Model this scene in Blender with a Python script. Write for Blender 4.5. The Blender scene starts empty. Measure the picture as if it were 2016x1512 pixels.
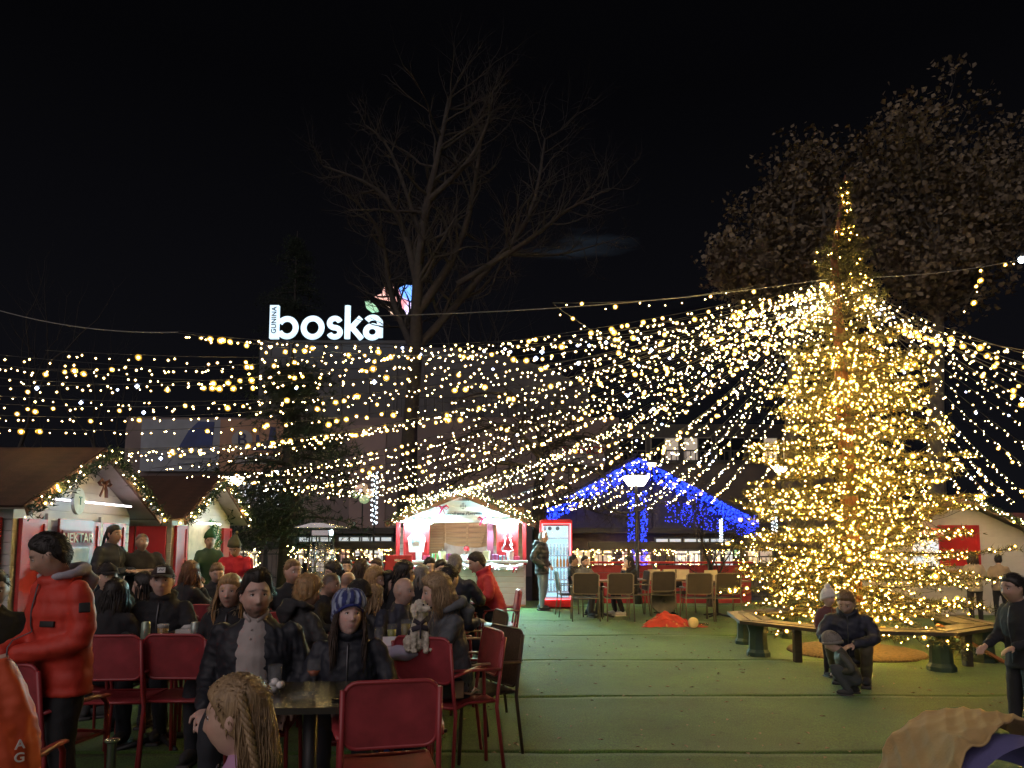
import bpy, bmesh, math, random
import numpy as np
from mathutils import Vector, Matrix, Euler
random.seed(7); RNG = np.random.default_rng(7)
S = bpy.context.scene
COL = S.collection
R = math.radians
# ---------------------------------------------------------------- camera
CAMZ = 1.47; F = 1400.0; PITCH = R(5.2); PY0 = 1072-F*math.tan(PITCH)   # the horizon stands at 1072 of 1512; the picture is cut from the upper part of the lens field
cam_d = bpy.data.cameras.new('camera'); cam = bpy.data.objects.new('camera', cam_d); COL.objects.link(cam)
cam.location = (0, 0, CAMZ); cam.rotation_euler = (R(90)+PITCH, 0, 0)
cam_d.sensor_fit = 'HORIZONTAL'; cam_d.sensor_width = 36; cam_d.lens = 36*F/2016
cam_d.shift_y = (PY0-756)/2016
cam_d.clip_start = .05; cam_d.clip_end = 900
S.camera = cam
# ---------------------------------------------------------------- photo geometry: where a line of sight meets a distance or the ground
def W(px, py, Y):
    u = (px-1008)/F; v = (PY0-py)/F; c, s = math.cos(PITCH), math.sin(PITCH)
    t = Y/(c-v*s); return Vector((u*t, Y, CAMZ+(s+v*c)*t))
def G(px, py):
    u = (px-1008)/F; v = (PY0-py)/F; c, s = math.cos(PITCH), math.sin(PITCH)
    t = -CAMZ/(s+v*c); return Vector((u*t, (c-v*s)*t, 0))
# ---------------------------------------------------------------- night sky, one wide sun added as fill for soft city glow, exposure
w = bpy.data.worlds.new('World'); S.world = w; w.use_nodes = True
nt = w.node_tree; bg = nt.nodes['Background']
tc = nt.nodes.new('ShaderNodeTexCoord')
def wn(t, **k):
    n = nt.nodes.new(t)
    for a, b in k.items(): setattr(n, a, b)
    return n
nz = wn('ShaderNodeTexNoise'); nz.inputs['Scale'].default_value = 6; nz.inputs['Detail'].default_value = 5
mp = wn('ShaderNodeMapping'); mp.inputs['Scale'].default_value = (1.2, 1.2, 7)
nt.links.new(tc.outputs['Generated'], mp.inputs[0]); nt.links.new(mp.outputs[0], nz.inputs['Vector'])
cr = wn('ShaderNodeValToRGB'); cr.color_ramp.elements[0].position = .60; cr.color_ramp.elements[0].color = (.0005, .0005, .0007, 1)
cr.color_ramp.elements[1].position = .80; cr.color_ramp.elements[1].color = (.007, .010, .014, 1)
# only one thin moonlit streak of cloud, low over the mall
cdir = W(1150, 478, 100)-Vector((0, 0, CAMZ)); cdir.normalize()
sb = wn('ShaderNodeVectorMath', operation='SUBTRACT'); sb.inputs[1].default_value = cdir; sc_ = wn('ShaderNodeVectorMath', operation='MULTIPLY'); sc_.inputs[1].default_value = (8, 8, 34); ln_ = wn('ShaderNodeVectorMath', operation='LENGTH')
fo_ = wn('ShaderNodeMapRange'); fo_.inputs['From Min'].default_value = 1.2; fo_.inputs['From Max'].default_value = 0; ml_ = wn('ShaderNodeMath', operation='MULTIPLY'); nm_ = wn('ShaderNodeVectorMath', operation='NORMALIZE')
nt.links.new(tc.outputs['Generated'], nm_.inputs[0]); nt.links.new(nm_.outputs[0], sb.inputs[0]); nt.links.new(sb.outputs[0], sc_.inputs[0]); nt.links.new(sc_.outputs[0], ln_.inputs[0]); nt.links.new(ln_.outputs['Value'], fo_.inputs['Value'])
cr.color_ramp.elements[0].position = .22; cr.color_ramp.elements[1].position = .60
nt.links.new(nz.outputs[0], ml_.inputs[0]); nt.links.new(fo_.outputs[0], ml_.inputs[1]); nt.links.new(ml_.outputs[0], cr.inputs[0])
sx_ = wn('ShaderNodeSeparateXYZ'); gr_ = wn('ShaderNodeMapRange'); gr_.inputs['From Min'].default_value = .55; gr_.inputs['From Max'].default_value = .02; gr_.inputs['To Min'].default_value = 0; gr_.inputs['To Max'].default_value = 1
gm_ = wn('ShaderNodeMix', data_type='RGBA', blend_type='ADD'); gm_.inputs[7].default_value = (.0016, .0016, .0021, 1)   # faint town glow towards the horizon
nt.links.new(nm_.outputs[0], sx_.inputs[0]); nt.links.new(sx_.outputs[2], gr_.inputs['Value']); nt.links.new(gr_.outputs[0], gm_.inputs[0]); nt.links.new(cr.outputs[0], gm_.inputs[6]); nt.links.new(gm_.outputs[2], bg.inputs[0]); bg.inputs[1].default_value = 1.0
sd = bpy.data.lights.new('city_fill_sun', 'SUN'); sun = bpy.data.objects.new('city_fill_sun', sd); COL.objects.link(sun)
sd.energy = .38; sd.angle = R(70); sd.color = (1, .86, .86); sun.rotation_euler = (R(60), 0, R(-24))
S.view_settings.view_transform = 'Standard'; S.view_settings.look = 'None'
S.view_settings.exposure = 1.45; S.view_settings.gamma = 1; S.view_settings.use_curve_mapping = False
cy = S.cycles
cy.use_denoising = True
try: cy.denoiser = 'OPENIMAGEDENOISE'
except Exception: pass
cy.use_light_tree = True; cy.max_bounces = 5; cy.diffuse_bounces = 2; cy.glossy_bounces = 3
cy.transmission_bounces = 6; cy.transparent_max_bounces = 12
cy.sample_clamp_indirect = 2.0; cy.sample_clamp_direct = 0; cy.use_adaptive_sampling = False
cy.caustics_reflective = False; cy.caustics_refractive = False
# ---------------------------------------------------------------- materials
_M = {}
def srgb(r, g, b):
    f = lambda c: c/12.92 if c <= .04045 else ((c+.055)/1.055)**2.4
    return (f(r/255), f(g/255), f(b/255))
def mat(name, col=(.5, .5, .5), rough=.6, metal=0, var=.15, vscale=6, bump=0, bscale=60, sheen=0, coat=0, trans=0, ior=1.45, attr=False, stretch=None, spec=None):
    if name in _M: return _M[name]
    m = bpy.data.materials.new(name); m.use_nodes = True; n = m.node_tree; L = n.links; p = n.nodes['Principled BSDF']
    p.inputs['Roughness'].default_value = rough; p.inputs['Metallic'].default_value = metal
    p.inputs['Base Color'].default_value = (*col, 1)
    if spec is not None: p.inputs['Specular IOR Level'].default_value = spec
    if sheen: p.inputs['Sheen Weight'].default_value = sheen
    if coat: p.inputs['Coat Weight'].default_value = coat; p.inputs['Coat Roughness'].default_value = .1
    if trans: p.inputs['Transmission Weight'].default_value = trans; p.inputs['IOR'].default_value = ior
    t = n.nodes.new('ShaderNodeTexCoord'); src = t.outputs['Object']
    if stretch:
        mm = n.nodes.new('ShaderNodeMapping'); mm.inputs['Scale'].default_value = stretch; L.new(src, mm.inputs[0]); src = mm.outputs[0]
    base = None
    if attr:
        a = n.nodes.new('ShaderNodeAttribute'); a.attribute_name = 'Col'; base = a.outputs['Color']
    if var:
        z = n.nodes.new('ShaderNodeTexNoise'); z.inputs['Scale'].default_value = vscale; z.inputs['Detail'].default_value = 6; L.new(src, z.inputs['Vector'])
        mr = n.nodes.new('ShaderNodeMapRange'); mr.inputs['From Min'].default_value = .3; mr.inputs['From Max'].default_value = .7
        mr.inputs['To Min'].default_value = 1-var; mr.inputs['To Max'].default_value = 1+var; L.new(z.outputs[0], mr.inputs['Value'])
        mx = n.nodes.new('ShaderNodeMix'); mx.data_type = 'RGBA'; mx.blend_type = 'MULTIPLY'; mx.inputs[0].default_value = 1
        if base: L.new(base, mx.inputs[6])
        else: mx.inputs[6].default_value = (*col, 1)
        L.new(mr.outputs[0], mx.inputs[7]); base = mx.outputs[2]
    if base: L.new(base, p.inputs['Base Color'])
    if bump:
        z2 = n.nodes.new('ShaderNodeTexNoise'); z2.inputs['Scale'].default_value = bscale; z2.inputs['Detail'].default_value = 4; L.new(src, z2.inputs['Vector'])
        b = n.nodes.new('ShaderNodeBump'); b.inputs['Strength'].default_value = bump; b.inputs['Distance'].default_value = .01
        L.new(z2.outputs[0], b.inputs['Height']); L.new(b.outputs[0], p.inputs['Normal'])
    _M[name] = m; return m
def glow(name, col, strength, base=(.8, .8, .8), rim=None, rimstr=.5, sample=True):
    """a lamp: even, unless a rim paints the lens halo into its edge"""
    if name in _M: return _M[name]
    m = bpy.data.materials.new(name); m.use_nodes = True; n = m.node_tree; L = n.links; p = n.nodes['Principled BSDF']
    p.inputs['Base Color'].default_value = (*base, 1); p.inputs['Roughness'].default_value = .4
    p.inputs['Emission Color'].default_value = (*col, 1); p.inputs['Emission Strength'].default_value = strength
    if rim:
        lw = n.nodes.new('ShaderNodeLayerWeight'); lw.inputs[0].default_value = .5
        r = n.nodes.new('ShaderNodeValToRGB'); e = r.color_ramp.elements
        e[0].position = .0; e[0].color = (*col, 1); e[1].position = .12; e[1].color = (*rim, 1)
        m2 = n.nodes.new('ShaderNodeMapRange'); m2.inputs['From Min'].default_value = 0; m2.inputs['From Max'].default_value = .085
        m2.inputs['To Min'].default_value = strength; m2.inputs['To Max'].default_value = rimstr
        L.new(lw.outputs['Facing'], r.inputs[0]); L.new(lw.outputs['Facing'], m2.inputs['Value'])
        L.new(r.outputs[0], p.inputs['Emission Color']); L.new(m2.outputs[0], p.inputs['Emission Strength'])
    if not sample: m.cycles.emission_sampling = 'NONE'
    _M[name] = m; return m
def cloth(col, name, puffy=False, sheen=.02):
    return mat('cloth_'+name, col, rough=.62 if puffy else .85, var=.12, vscale=9, bump=.10 if puffy else .22, bscale=60 if puffy else 150, sheen=sheen)
# ---------------------------------------------------------------- mesh builder
class MB:
    def __init__(s): s.v = []; s.f = []; s.m = []; s.cur = 0
    def add(s, vs, fs):
        o = len(s.v); s.v.extend([tuple(map(float, q)) for q in vs]); s.f.extend([tuple(i+o for i in f) for f in fs]); s.m.extend([s.cur]*len(fs)); return s
    def box(s, c, d, rot=None, taper=None):
        x, y, z = d[0]/2, d[1]/2, d[2]/2
        P = [(-x, -y, -z), (x, -y, -z), (x, y, -z), (-x, y, -z), (-x, -y, z), (x, -y, z), (x, y, z), (-x, y, z)]
        if taper: P = [p if p[2] < 0 else (p[0]*taper, p[1]*taper, p[2]) for p in P]
        if rot is not None:
            Mx = rot if isinstance(rot, Matrix) else Euler(rot).to_matrix(); P = [Mx @ Vector(p) for p in P]
        P = [(p[0]+c[0], p[1]+c[1], p[2]+c[2]) for p in P]
        return s.add(P, [(0, 3, 2, 1), (4, 5, 6, 7), (0, 1, 5, 4), (1, 2, 6, 5), (2, 3, 7, 6), (3, 0, 4, 7)])
    def bevbox(s, c, d, r=.01, rot=None):
        """box with chamfered edges"""
        bm = bmesh.new(); bmesh.ops.create_cube(bm, size=1)
        for v in bm.verts: v.co = Vector((v.co.x*d[0], v.co.y*d[1], v.co.z*d[2]))
        bmesh.ops.bevel(bm, geom=bm.edges[:], offset=r, segments=2, affect='EDGES', profile=.7)
        Mx = (rot if isinstance(rot, Matrix) else Euler(rot).to_matrix()) if rot is not None else Matrix.Identity(3)
        bm.verts.index_update(); vs = [Mx @ v.co + Vector(c) for v in bm.verts]; fs = [[v.index for v in f.verts] for f in bm.faces]; bm.free()
        return s.add(vs, fs)
    def tube(s, pts, rad, seg=8, cap=True, flat=1.0, ref=None):
        pts = [Vector(p) for p in pts]; n = len(pts)
        if not hasattr(rad, '__len__'): rad = [rad]*n
        vs = []; up = None
        for i, p in enumerate(pts):
            t = (pts[min(i+1, n-1)]-pts[max(i-1, 0)])
            t = t.normalized() if t.length > 1e-9 else Vector((0, 0, 1))
            if up is None:
                a = Vector(ref) if ref is not None else (Vector((0, 0, 1)) if abs(t.z) < .9 else Vector((0, 1, 0)))
            else: a = up
            b = t.cross(a)
            if b.length < 1e-6: b = t.cross(Vector((1, .1, 0)))
            b.normalize(); up = b.cross(t).normalized(); r = rad[i]
            r1, r2 = (r, r*flat) if not hasattr(r, '__len__') else r
            for k in range(seg):
                q = 2*math.pi*k/seg; vs.append(p + b*(math.cos(q)*r1) + up*(math.sin(q)*r2))
        fs = []
        for i in range(n-1):
            for k in range(seg):
                k2 = (k+1) % seg; fs.append((i*seg+k, i*seg+k2, (i+1)*seg+k2, (i+1)*seg+k))
        if cap: fs.append(tuple(range(seg-1, -1, -1))); fs.append(tuple((n-1)*seg+k for k in range(seg)))
        return s.add(vs, fs)
    def ell(s, c, r, rot=None, nu=14, nv=10):
        vs = [(0, 0, -1)]; fs = []
        for j in range(1, nv):
            a = math.pi*j/nv-math.pi/2
            for k in range(nu):
                q = 2*math.pi*k/nu; vs.append((math.cos(a)*math.cos(q), math.cos(a)*math.sin(q), math.sin(a)))
        vs.append((0, 0, 1)); T = len(vs)-1
        for k in range(nu):
            k2 = (k+1) % nu; fs.append((0, 1+k2, 1+k)); fs.append((T, T-nu+k, T-nu+k2))
            for j in range(nv-2): a = 1+j*nu; fs.append((a+k, a+k2, a+nu+k2, a+nu+k))
        if not hasattr(r, '__len__'): r = (r, r, r)
        Mx = (rot if isinstance(rot, Matrix) else Euler(rot).to_matrix()) if rot is not None else Matrix.Identity(3)
        return s.add([Mx @ Vector((q[0]*r[0], q[1]*r[1], q[2]*r[2])) + Vector(c) for q in vs], fs)
    def oct(s, c, r):
        x, y, z = c; return s.add([(x+r, y, z), (x-r, y, z), (x, y+r, z), (x, y-r, z), (x, y, z+r), (x, y, z-r)],
            [(0, 2, 4), (2, 1, 4), (1, 3, 4), (3, 0, 4), (2, 0, 5), (1, 2, 5), (3, 1, 5), (0, 3, 5)])
    def prism(s, poly, depth, Mx=None):
        """outline in local x,z; extruded along local y"""
        n = len(poly); P = [Vector((a, -depth/2, b)) for a, b in poly]+[Vector((a, depth/2, b)) for a, b in poly]
        if Mx is not None: P = [Mx @ p for p in P]
        return s.add(P, [tuple(range(n)), tuple(range(2*n-1, n-1, -1))]+[(i, i+n, (i+1) % n+n, (i+1) % n) for i in range(n)])
    def lathe(s, prof, seg=16, c=(0, 0, 0), cap=True):
        vs = [(c[0]+r*math.cos(2*math.pi*k/seg), c[1]+r*math.sin(2*math.pi*k/seg), c[2]+z) for r, z in prof for k in range(seg)]
        n = len(prof); fs = [(i*seg+k, i*seg+(k+1) % seg, (i+1)*seg+(k+1) % seg, (i+1)*seg+k) for i in range(n-1) for k in range(seg)]
        if cap: fs.append(tuple(range(seg-1, -1, -1))); fs.append(tuple((n-1)*seg+k for k in range(seg)))
        return s.add(vs, fs)
    def mesh(s, name, mats, smooth=True):
        me = bpy.data.meshes.new(name); me.from_pydata(s.v, [], s.f)
        for m in (mats if isinstance(mats, (list, tuple)) else [mats]): me.materials.append(m)
        me.polygons.foreach_set('material_index', s.m); me.polygons.foreach_set('use_smooth', [smooth]*len(s.f))
        me.update(); return me
    def build(s, name, mats, parent=None, smooth=True, angle=None, kind=None):
        me = s.mesh(name, mats, smooth)
        if smooth and angle is not None: me.set_sharp_from_angle(angle=R(angle))
        return link(name, me, parent, kind)
def link(name, me, parent=None, kind=None):
    o = bpy.data.objects.new(name, me); COL.objects.link(o); o.parent = parent
    if kind: o['kind'] = kind
    return o
def empty(name, loc=(0, 0, 0), rz=0):
    o = bpy.data.objects.new(name, None); COL.objects.link(o); o.location = loc; o.rotation_euler = (0, 0, rz); o.empty_display_size = .1; return o
def tag(o, label, cat, group=None):
    o['label'] = label; o['category'] = cat
    if group: o['group'] = group
    return o
def copy_tree(o, parent=None):
    c = o.copy(); COL.objects.link(c); c.parent = parent
    for ch in list(o.children): copy_tree(ch, c)
    return c
# off-scene workshop for voxel remeshing and lettering
TS = bpy.data.scenes.new('workshop')
def evaluated(data, mods):
    ob = bpy.data.objects.new('w', data); TS.collection.objects.link(ob)
    for t, kw in mods:
        md = ob.modifiers.new(t, t)
        for a, b in kw.items(): setattr(md, a, b)
    vl = TS.view_layers[0]; vl.update(); dg = vl.depsgraph
    me = bpy.data.meshes.new_from_object(ob.evaluated_get(dg)); bpy.data.objects.remove(ob); return me
def remesh(mb, voxel, it=4, fac=.5, keep=1):
    me = mb.mesh('w', [], True)
    out = evaluated(me, [('REMESH', dict(mode='VOXEL', voxel_size=voxel)), ('SMOOTH', dict(iterations=it, factor=fac))]+([('DECIMATE', dict(ratio=keep))] if keep < 1 else []))
    bpy.data.meshes.remove(me); return out
def co_get(me):
    a = np.empty(len(me.vertices)*3, np.float32); me.vertices.foreach_get('co', a); return a.reshape(-1, 3)
def no_get(me):
    a = np.empty(len(me.vertices)*3, np.float32); me.vertices.foreach_get('normal', a); return a.reshape(-1, 3)
def co_set(me, c): me.vertices.foreach_set('co', np.ascontiguousarray(c, np.float32).ravel()); me.update()
def paint(me, cols):
    a = me.color_attributes.new('Col', 'FLOAT_COLOR', 'POINT'); c = np.ones((len(cols), 4), np.float32); c[:, :3] = cols; a.data.foreach_set('color', c.ravel())
def fbm(p, sc, seed=0):
    r = np.random.default_rng(seed); out = np.zeros(len(p))
    for k in range(7):
        d = r.normal(size=3); d /= np.linalg.norm(d); f = sc*(.6+r.random()*1.6); out += np.sin(p @ d*f + r.random()*6.28 + 1.3*np.sin(p @ r.normal(size=3)*sc*.5))/7
    return out*1.6
def text(name, body, size, mats, parent, loc, rot, depth=.004, align='CENTER', squash=1, shear=0, space=1):
    cu = bpy.data.curves.new('t', 'FONT'); cu.body = body; cu.size = size; cu.extrude = depth; cu.align_x = align; cu.align_y = 'CENTER'; cu.shear = shear; cu.space_character = space
    cu.offset = size*.012
    me = evaluated(cu, []); me.materials.clear(); me.materials.append(mats)
    o = link(name, me, parent); o.location = loc; o.rotation_euler = rot; o.scale = (squash, 1, 1); bpy.data.curves.remove(cu); return o
def needle_blades(mb, c, d, n, ln, wd, spread=1.0):
    """needles standing off a twig point c that grows along d"""
    for _ in range(n):
        v = Vector((random.gauss(0, 1), random.gauss(0, 1), random.gauss(0, 1))).normalized()
        q = (d*.7+v*spread).normalized()*ln*random.uniform(.7, 1.2); s = q.cross(Vector((random.random()-.5, random.random()-.5, random.random()-.5))).normalized()*wd
        mb.add([c-s, c+s, c+q], [(0, 1, 2)])
def smooth_path(pts, rad, k=4):
    """Catmull-Rom through joints, so that limbs bend without kinks"""
    pts = [np.array(p, float) for p in pts]; rad = [np.array(r if hasattr(r, '__len__') else (r, r), float) for r in rad]; o = []; q = []
    for i in range(len(pts)-1):
        a, b, c, d = pts[max(i-1, 0)], pts[i], pts[i+1], pts[min(i+2, len(pts)-1)]
        for j in range(k):
            t = j/k; o.append(.5*((2*b)+(-a+c)*t+(2*a-5*b+4*c-d)*t*t+(-a+3*b-3*c+d)*t**3)); q.append(rad[i]*(1-t)+rad[i+1]*t)
    o.append(pts[-1]); q.append(rad[-1]); return o, [tuple(r) for r in q]
# ================================================================ ground
def turf_mat():
    m = mat('turf', (.054, .124, .018), rough=.78, var=.18, vscale=1.6, bump=.55, bscale=170, sheen=.1, spec=.28); n = m.node_tree; L = n.links; p = n.nodes['Principled BSDF']
    src = p.inputs['Base Color'].links[0].from_socket; tcn = n.nodes.new('ShaderNodeTexCoord')
    z = n.nodes.new('ShaderNodeTexNoise'); z.inputs['Scale'].default_value = 90; z.inputs['Detail'].default_value = 3; L.new(tcn.outputs['Object'], z.inputs['Vector'])
    mr = n.nodes.new('ShaderNodeMapRange'); mr.inputs['From Min'].default_value = .35; mr.inputs['From Max'].default_value = .65; mr.inputs['To Min'].default_value = .55; mr.inputs['To Max'].default_value = 1.45; L.new(z.outputs[0], mr.inputs['Value'])
    mx = n.nodes.new('ShaderNodeMix'); mx.data_type = 'RGBA'; mx.blend_type = 'MULTIPLY'; mx.inputs[0].default_value = 1; L.new(src, mx.inputs[6]); L.new(mr.outputs[0], mx.inputs[7])
    zz_ = n.nodes.new('ShaderNodeTexNoise'); zz_.inputs['Scale'].default_value = .55; zz_.inputs['Detail'].default_value = 7; zz_.inputs['Roughness'].default_value = .68; L.new(tcn.outputs['Object'], zz_.inputs['Vector'])   # trodden and dusty patches
    rr_ = n.nodes.new('ShaderNodeValToRGB'); rr_.color_ramp.elements[0].position = .38; rr_.color_ramp.elements[0].color = (.78, .78, .76, 1); rr_.color_ramp.elements[1].position = .62; rr_.color_ramp.elements[1].color = (1.10, 1.08, 1.04, 1); L.new(zz_.outputs[0], rr_.inputs[0])
    m3 = n.nodes.new('ShaderNodeMix'); m3.data_type = 'RGBA'; m3.blend_type = 'MULTIPLY'; m3.inputs[0].default_value = 1; L.new(mx.outputs[2], m3.inputs[6]); L.new(rr_.outputs[0], m3.inputs[7])
    z4 = n.nodes.new('ShaderNodeTexNoise'); z4.inputs['Scale'].default_value = 4.5; z4.inputs['Detail'].default_value = 8; z4.inputs['Roughness'].default_value = .75; L.new(tcn.outputs['Object'], z4.inputs['Vector'])   # scuffs and spills
    r4 = n.nodes.new('ShaderNodeValToRGB'); r4.color_ramp.elements[0].position = .30; r4.color_ramp.elements[0].color = (.50, .47, .44, 1); r4.color_ramp.elements[1].position = .44; r4.color_ramp.elements[1].color = (1, 1, 1, 1); L.new(z4.outputs[0], r4.inputs[0])
    m4 = n.nodes.new('ShaderNodeMix'); m4.data_type = 'RGBA'; m4.blend_type = 'MULTIPLY'; m4.inputs[0].default_value = 1; L.new(m3.outputs[2], m4.inputs[6]); L.new(r4.outputs[0], m4.inputs[7])
    L.new(m4.outputs[2], p.inputs['Base Color']); return m
TURF = turf_mat()
gm = MB(); gm.add([(-300, -60, -.03), (300, -60, -.03), (300, 500, -.03), (-300, 500, -.03)], [(0, 1, 2, 3)]); gm.build('ground', mat('asphalt', (.05, .05, .052), rough=.85, var=.3, vscale=2, bump=.4, bscale=80), kind='structure')
edges = [-2.5, -.4, 1.6, 3.5, G(1300, 1484).y, G(1300, 1373).y, G(1300, 1301).y, G(1100, 1252).y, G(1100, 1222).y, 16.9, 18.9]
def wob(x, k): return .014*math.sin(x*1.7+k*2)+.010*math.sin(x*4.1+k)+.006*math.sin(x*9.3+k*5)
for i in range(len(edges)-1):
    y0, y1 = edges[i], edges[i+1]; nx, ny = 110, 8; vs = []; fs = []
    for j in range(ny+1):
        for k in range(nx+1):
            x = -11.5+27*k/nx; t = j/ny; tt = [0, .012, .05, .25, .5, .75, .95, .988, 1][j]; tilt = .012*x*(1 if i % 2 else .3)
            y = y0+wob(x, i)+tilt+(y1+wob(x, i+1)+.012*x*(.3 if i % 2 else 1)-.010-y0-wob(x, i)-tilt)*tt
            z = .004+.006*(math.sin(x*2.3+i)*math.sin(y*3.1)) + (.011*(.6+.4*math.sin(x*3+i)) if j in (1, 7) else 0) - (.02 if j in (0, 8) else 0); vs.append((x, y, z))
    fs = [(j*(nx+1)+k, j*(nx+1)+k+1, (j+1)*(nx+1)+k+1, (j+1)*(nx+1)+k) for j in range(ny) for k in range(nx)]
    b = MB(); b.add(vs, fs); b.build('turf_strip', TURF, kind='structure')
lm = MB()                                                    # fallen leaves and scraps on the turf
for _ in range(700):
    x, y = random.uniform(-1, 7), 3.6+10.5*random.random()**1.3; a = random.random()*6; s = random.uniform(.012, .03); c, d = math.cos(a)*s, math.sin(a)*s; z = .022
    lm.add([(x-c, y-d, z), (x+d*.5, y-c*.5, z+.008), (x+c, y+d, z+.002), (x-d*.5, y+c*.5, z+.010)], [(0, 1, 2, 3)])
o = lm.build('fallen_leaves', mat('dry_leaf', (.18, .13, .06), var=.4, vscale=3), kind='stuff')
# ================================================================ trees
BARK = mat('bark', (.030, .025, .022), rough=.9, var=.35, vscale=9, bump=.5, bscale=30); PALE = mat('plane_bark', (.075, .066, .055), rough=.85, var=.4, vscale=5, bump=.3, bscale=25)
def branchy(mbt, mbb, p, d, L, r, depth, rng, spread=.6, up=.15, tips=None, droop=0, nchild=(2, 3), shrink=.72, seg=6, wig=.16, trunk_levels=1):
    pts = [p]; rad = [r]; n = 5 if depth > 1 else 3
    for i in range(n):
        d = (d+Vector((rng.gauss(0, wig), rng.gauss(0, wig), rng.gauss(0, wig)+up*.3-droop*.3))).normalized(); pts.append(pts[-1]+d*(L/n)); rad.append(r*(1-.42*(i+1)/n) if depth > 0 else r*(1-.8*(i+1)/n))
    (mbt if trunk_levels > 0 else mbb).tube(pts, rad, seg if depth > 2 else (5 if depth > 1 else 3), cap=False)
    if tips is not None and depth <= 1: tips.append((pts[-1], d)); tips.append((pts[len(pts)//2], d))
    if depth == 0: return
    for k in range(rng.randint(*nchild)):
        i = n if k == 0 else rng.randint(max(1, n-3), n); a = Vector((rng.gauss(0, 1), rng.gauss(0, 1), rng.gauss(0, .7)+up)).normalized(); nd = (d+a*spread*(.55 if k == 0 else 1.1)).normalized()
        branchy(mbt, mbb, pts[i], nd, L*shrink*rng.uniform(.75, 1.15), rad[i]*(.85 if k == 0 else .62), depth-1, rng, spread, up, tips, droop, nchild, shrink, seg, wig, trunk_levels-1)
    for k in range(2 if depth > 1 else 0):
        i = rng.randint(1, n-1); a = Vector((rng.gauss(0, 1), rng.gauss(0, 1), rng.gauss(0, .5))).normalized(); branchy(mbt, mbb, pts[i], (d*.4+a).normalized(), L*.45, max(rad[i]*.3, .006), max(0, depth-2), rng, spread, up, tips, droop, nchild, shrink, 4, wig, 0)
def bare_tree(label, base, dirn, L, r, depth, seed, m=BARK, group=None, leaves=None, **k):
    rng = random.Random(seed); t, b = MB(), MB(); tips = []; root = empty('bare_tree' if not leaves else 'leafy_tree', base); tag(root, label, 'tree', group)
    branchy(t, b, Vector((0, 0, -.1)), Vector(dirn).normalized(), L, r, depth, rng, tips=tips, trunk_levels=k.pop('tl', 2), **k)
    t.build('trunk', m, root); b.build('branches', m, root)
    if leaves:
        n_, sz, lm_ = leaves; f = MB()
        for p, d in tips:
            for _ in range(n_):
                c = p+Vector((rng.gauss(0, .34), rng.gauss(0, .34), rng.gauss(0, .30))); s = sz*rng.uniform(.6, 1.3); q = Matrix.Rotation(rng.random()*6.28, 3, Vector((rng.gauss(0, 1), rng.gauss(0, 1), rng.gauss(0, 1))).normalized())
                # a lobed plane leaf, folded along its rib
                P = [(0, -s, 0), (s*.85, -s*.35, s*.2), (s*.55, s*.25, s*.12), (0, s, 0), (-s*.55, s*.25, s*.12), (-s*.85, -s*.35, s*.2)]
                f.add([c+q @ Vector(v) for v in P], [(0, 1, 2, 3), (0, 3, 4, 5)])
        f.build('crown', lm_, root)
    return root

def path_tree(label, root_name, base, trunk, r0, limbs, seed, m=BARK, group=None, Y=None, depth=4, spread=.6, up=.2, droop=0, shrink=.72, wig=.13, leaves=None, sub=3, nchild=(2, 3)):
    """trunk and limbs follow given world points; finer branches grow from them"""
    rng = random.Random(seed); root = empty(root_name, base); tag(root, label, 'tree', group); o3 = Vector(base); t, b = MB(), MB(); tips = []
    tp, tr = smooth_path([Vector(p)-o3 for p in trunk], [r0*(1-.80*i/(len(trunk)-1)) for i in range(len(trunk))]); tp = [Vector(p) for p in tp]; t.tube(tp, [q[0] for q in tr], 10, cap=False)
    allp = [(tp, [q[0] for q in tr])]
    for pts, r in limbs:
        lp, lr = smooth_path([Vector(p)-o3+Vector((0, rng.gauss(0, .5), 0))*(i > 0) for i, p in enumerate(pts)], [r*(1-.8*i/(len(pts)-1)) for i in range(len(pts))]); lp = [Vector(p) for p in lp]; t.tube(lp, [q[0] for q in lr], 7, cap=False); allp.append((lp, [q[0] for q in lr]))
    for k, (lp, lr) in enumerate(allp):
        L = sum((lp[i+1]-lp[i]).length for i in range(len(lp)-1)); n0 = int(len(lp)*(.5 if k == 0 else .2))
        for i in range(n0, len(lp)):
            for _ in range(sub if i < len(lp)-1 else sub+1):
                d = (lp[min(i+1, len(lp)-1)]-lp[max(0, i-1)]).normalized(); a = Vector((rng.gauss(0, 1), rng.gauss(0, .8), rng.gauss(0, .8)+up)).normalized()
                branchy(b, b, lp[i], (d*.8+a).normalized(), L*(.085 if k == 0 else .15)*rng.uniform(.6, 1.2), max(lr[i]*.45, .012), depth-2, rng, spread, up, tips, droop, nchild, shrink, 5, wig, 0)
    t.build('trunk', m, root); b.build('branches', m, root)
    if leaves:
        n_, sz, lm_, sg = leaves; f = MB()
        for p, d in tips:
            for _ in range(n_):
                c = p+Vector((rng.gauss(0, sg), rng.gauss(0, sg), rng.gauss(0, sg*.9))); s = sz*rng.uniform(.6, 1.3); q = Matrix.Rotation(rng.random()*6.28, 3, Vector((rng.gauss(0, 1), rng.gauss(0, 1), rng.gauss(0, 1))).normalized())
                P = [(0, -s, 0), (s*.85, -s*.35, s*.2), (s*.55, s*.25, s*.12), (0, s, 0), (-s*.55, s*.25, s*.12), (-s*.85, -s*.35, s*.2)]
                f.add([c+q @ Vector(v) for v in P], [(0, 1, 2, 3), (0, 3, 4, 5)])
        f.build('crown', lm_, root)
    return root
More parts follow.
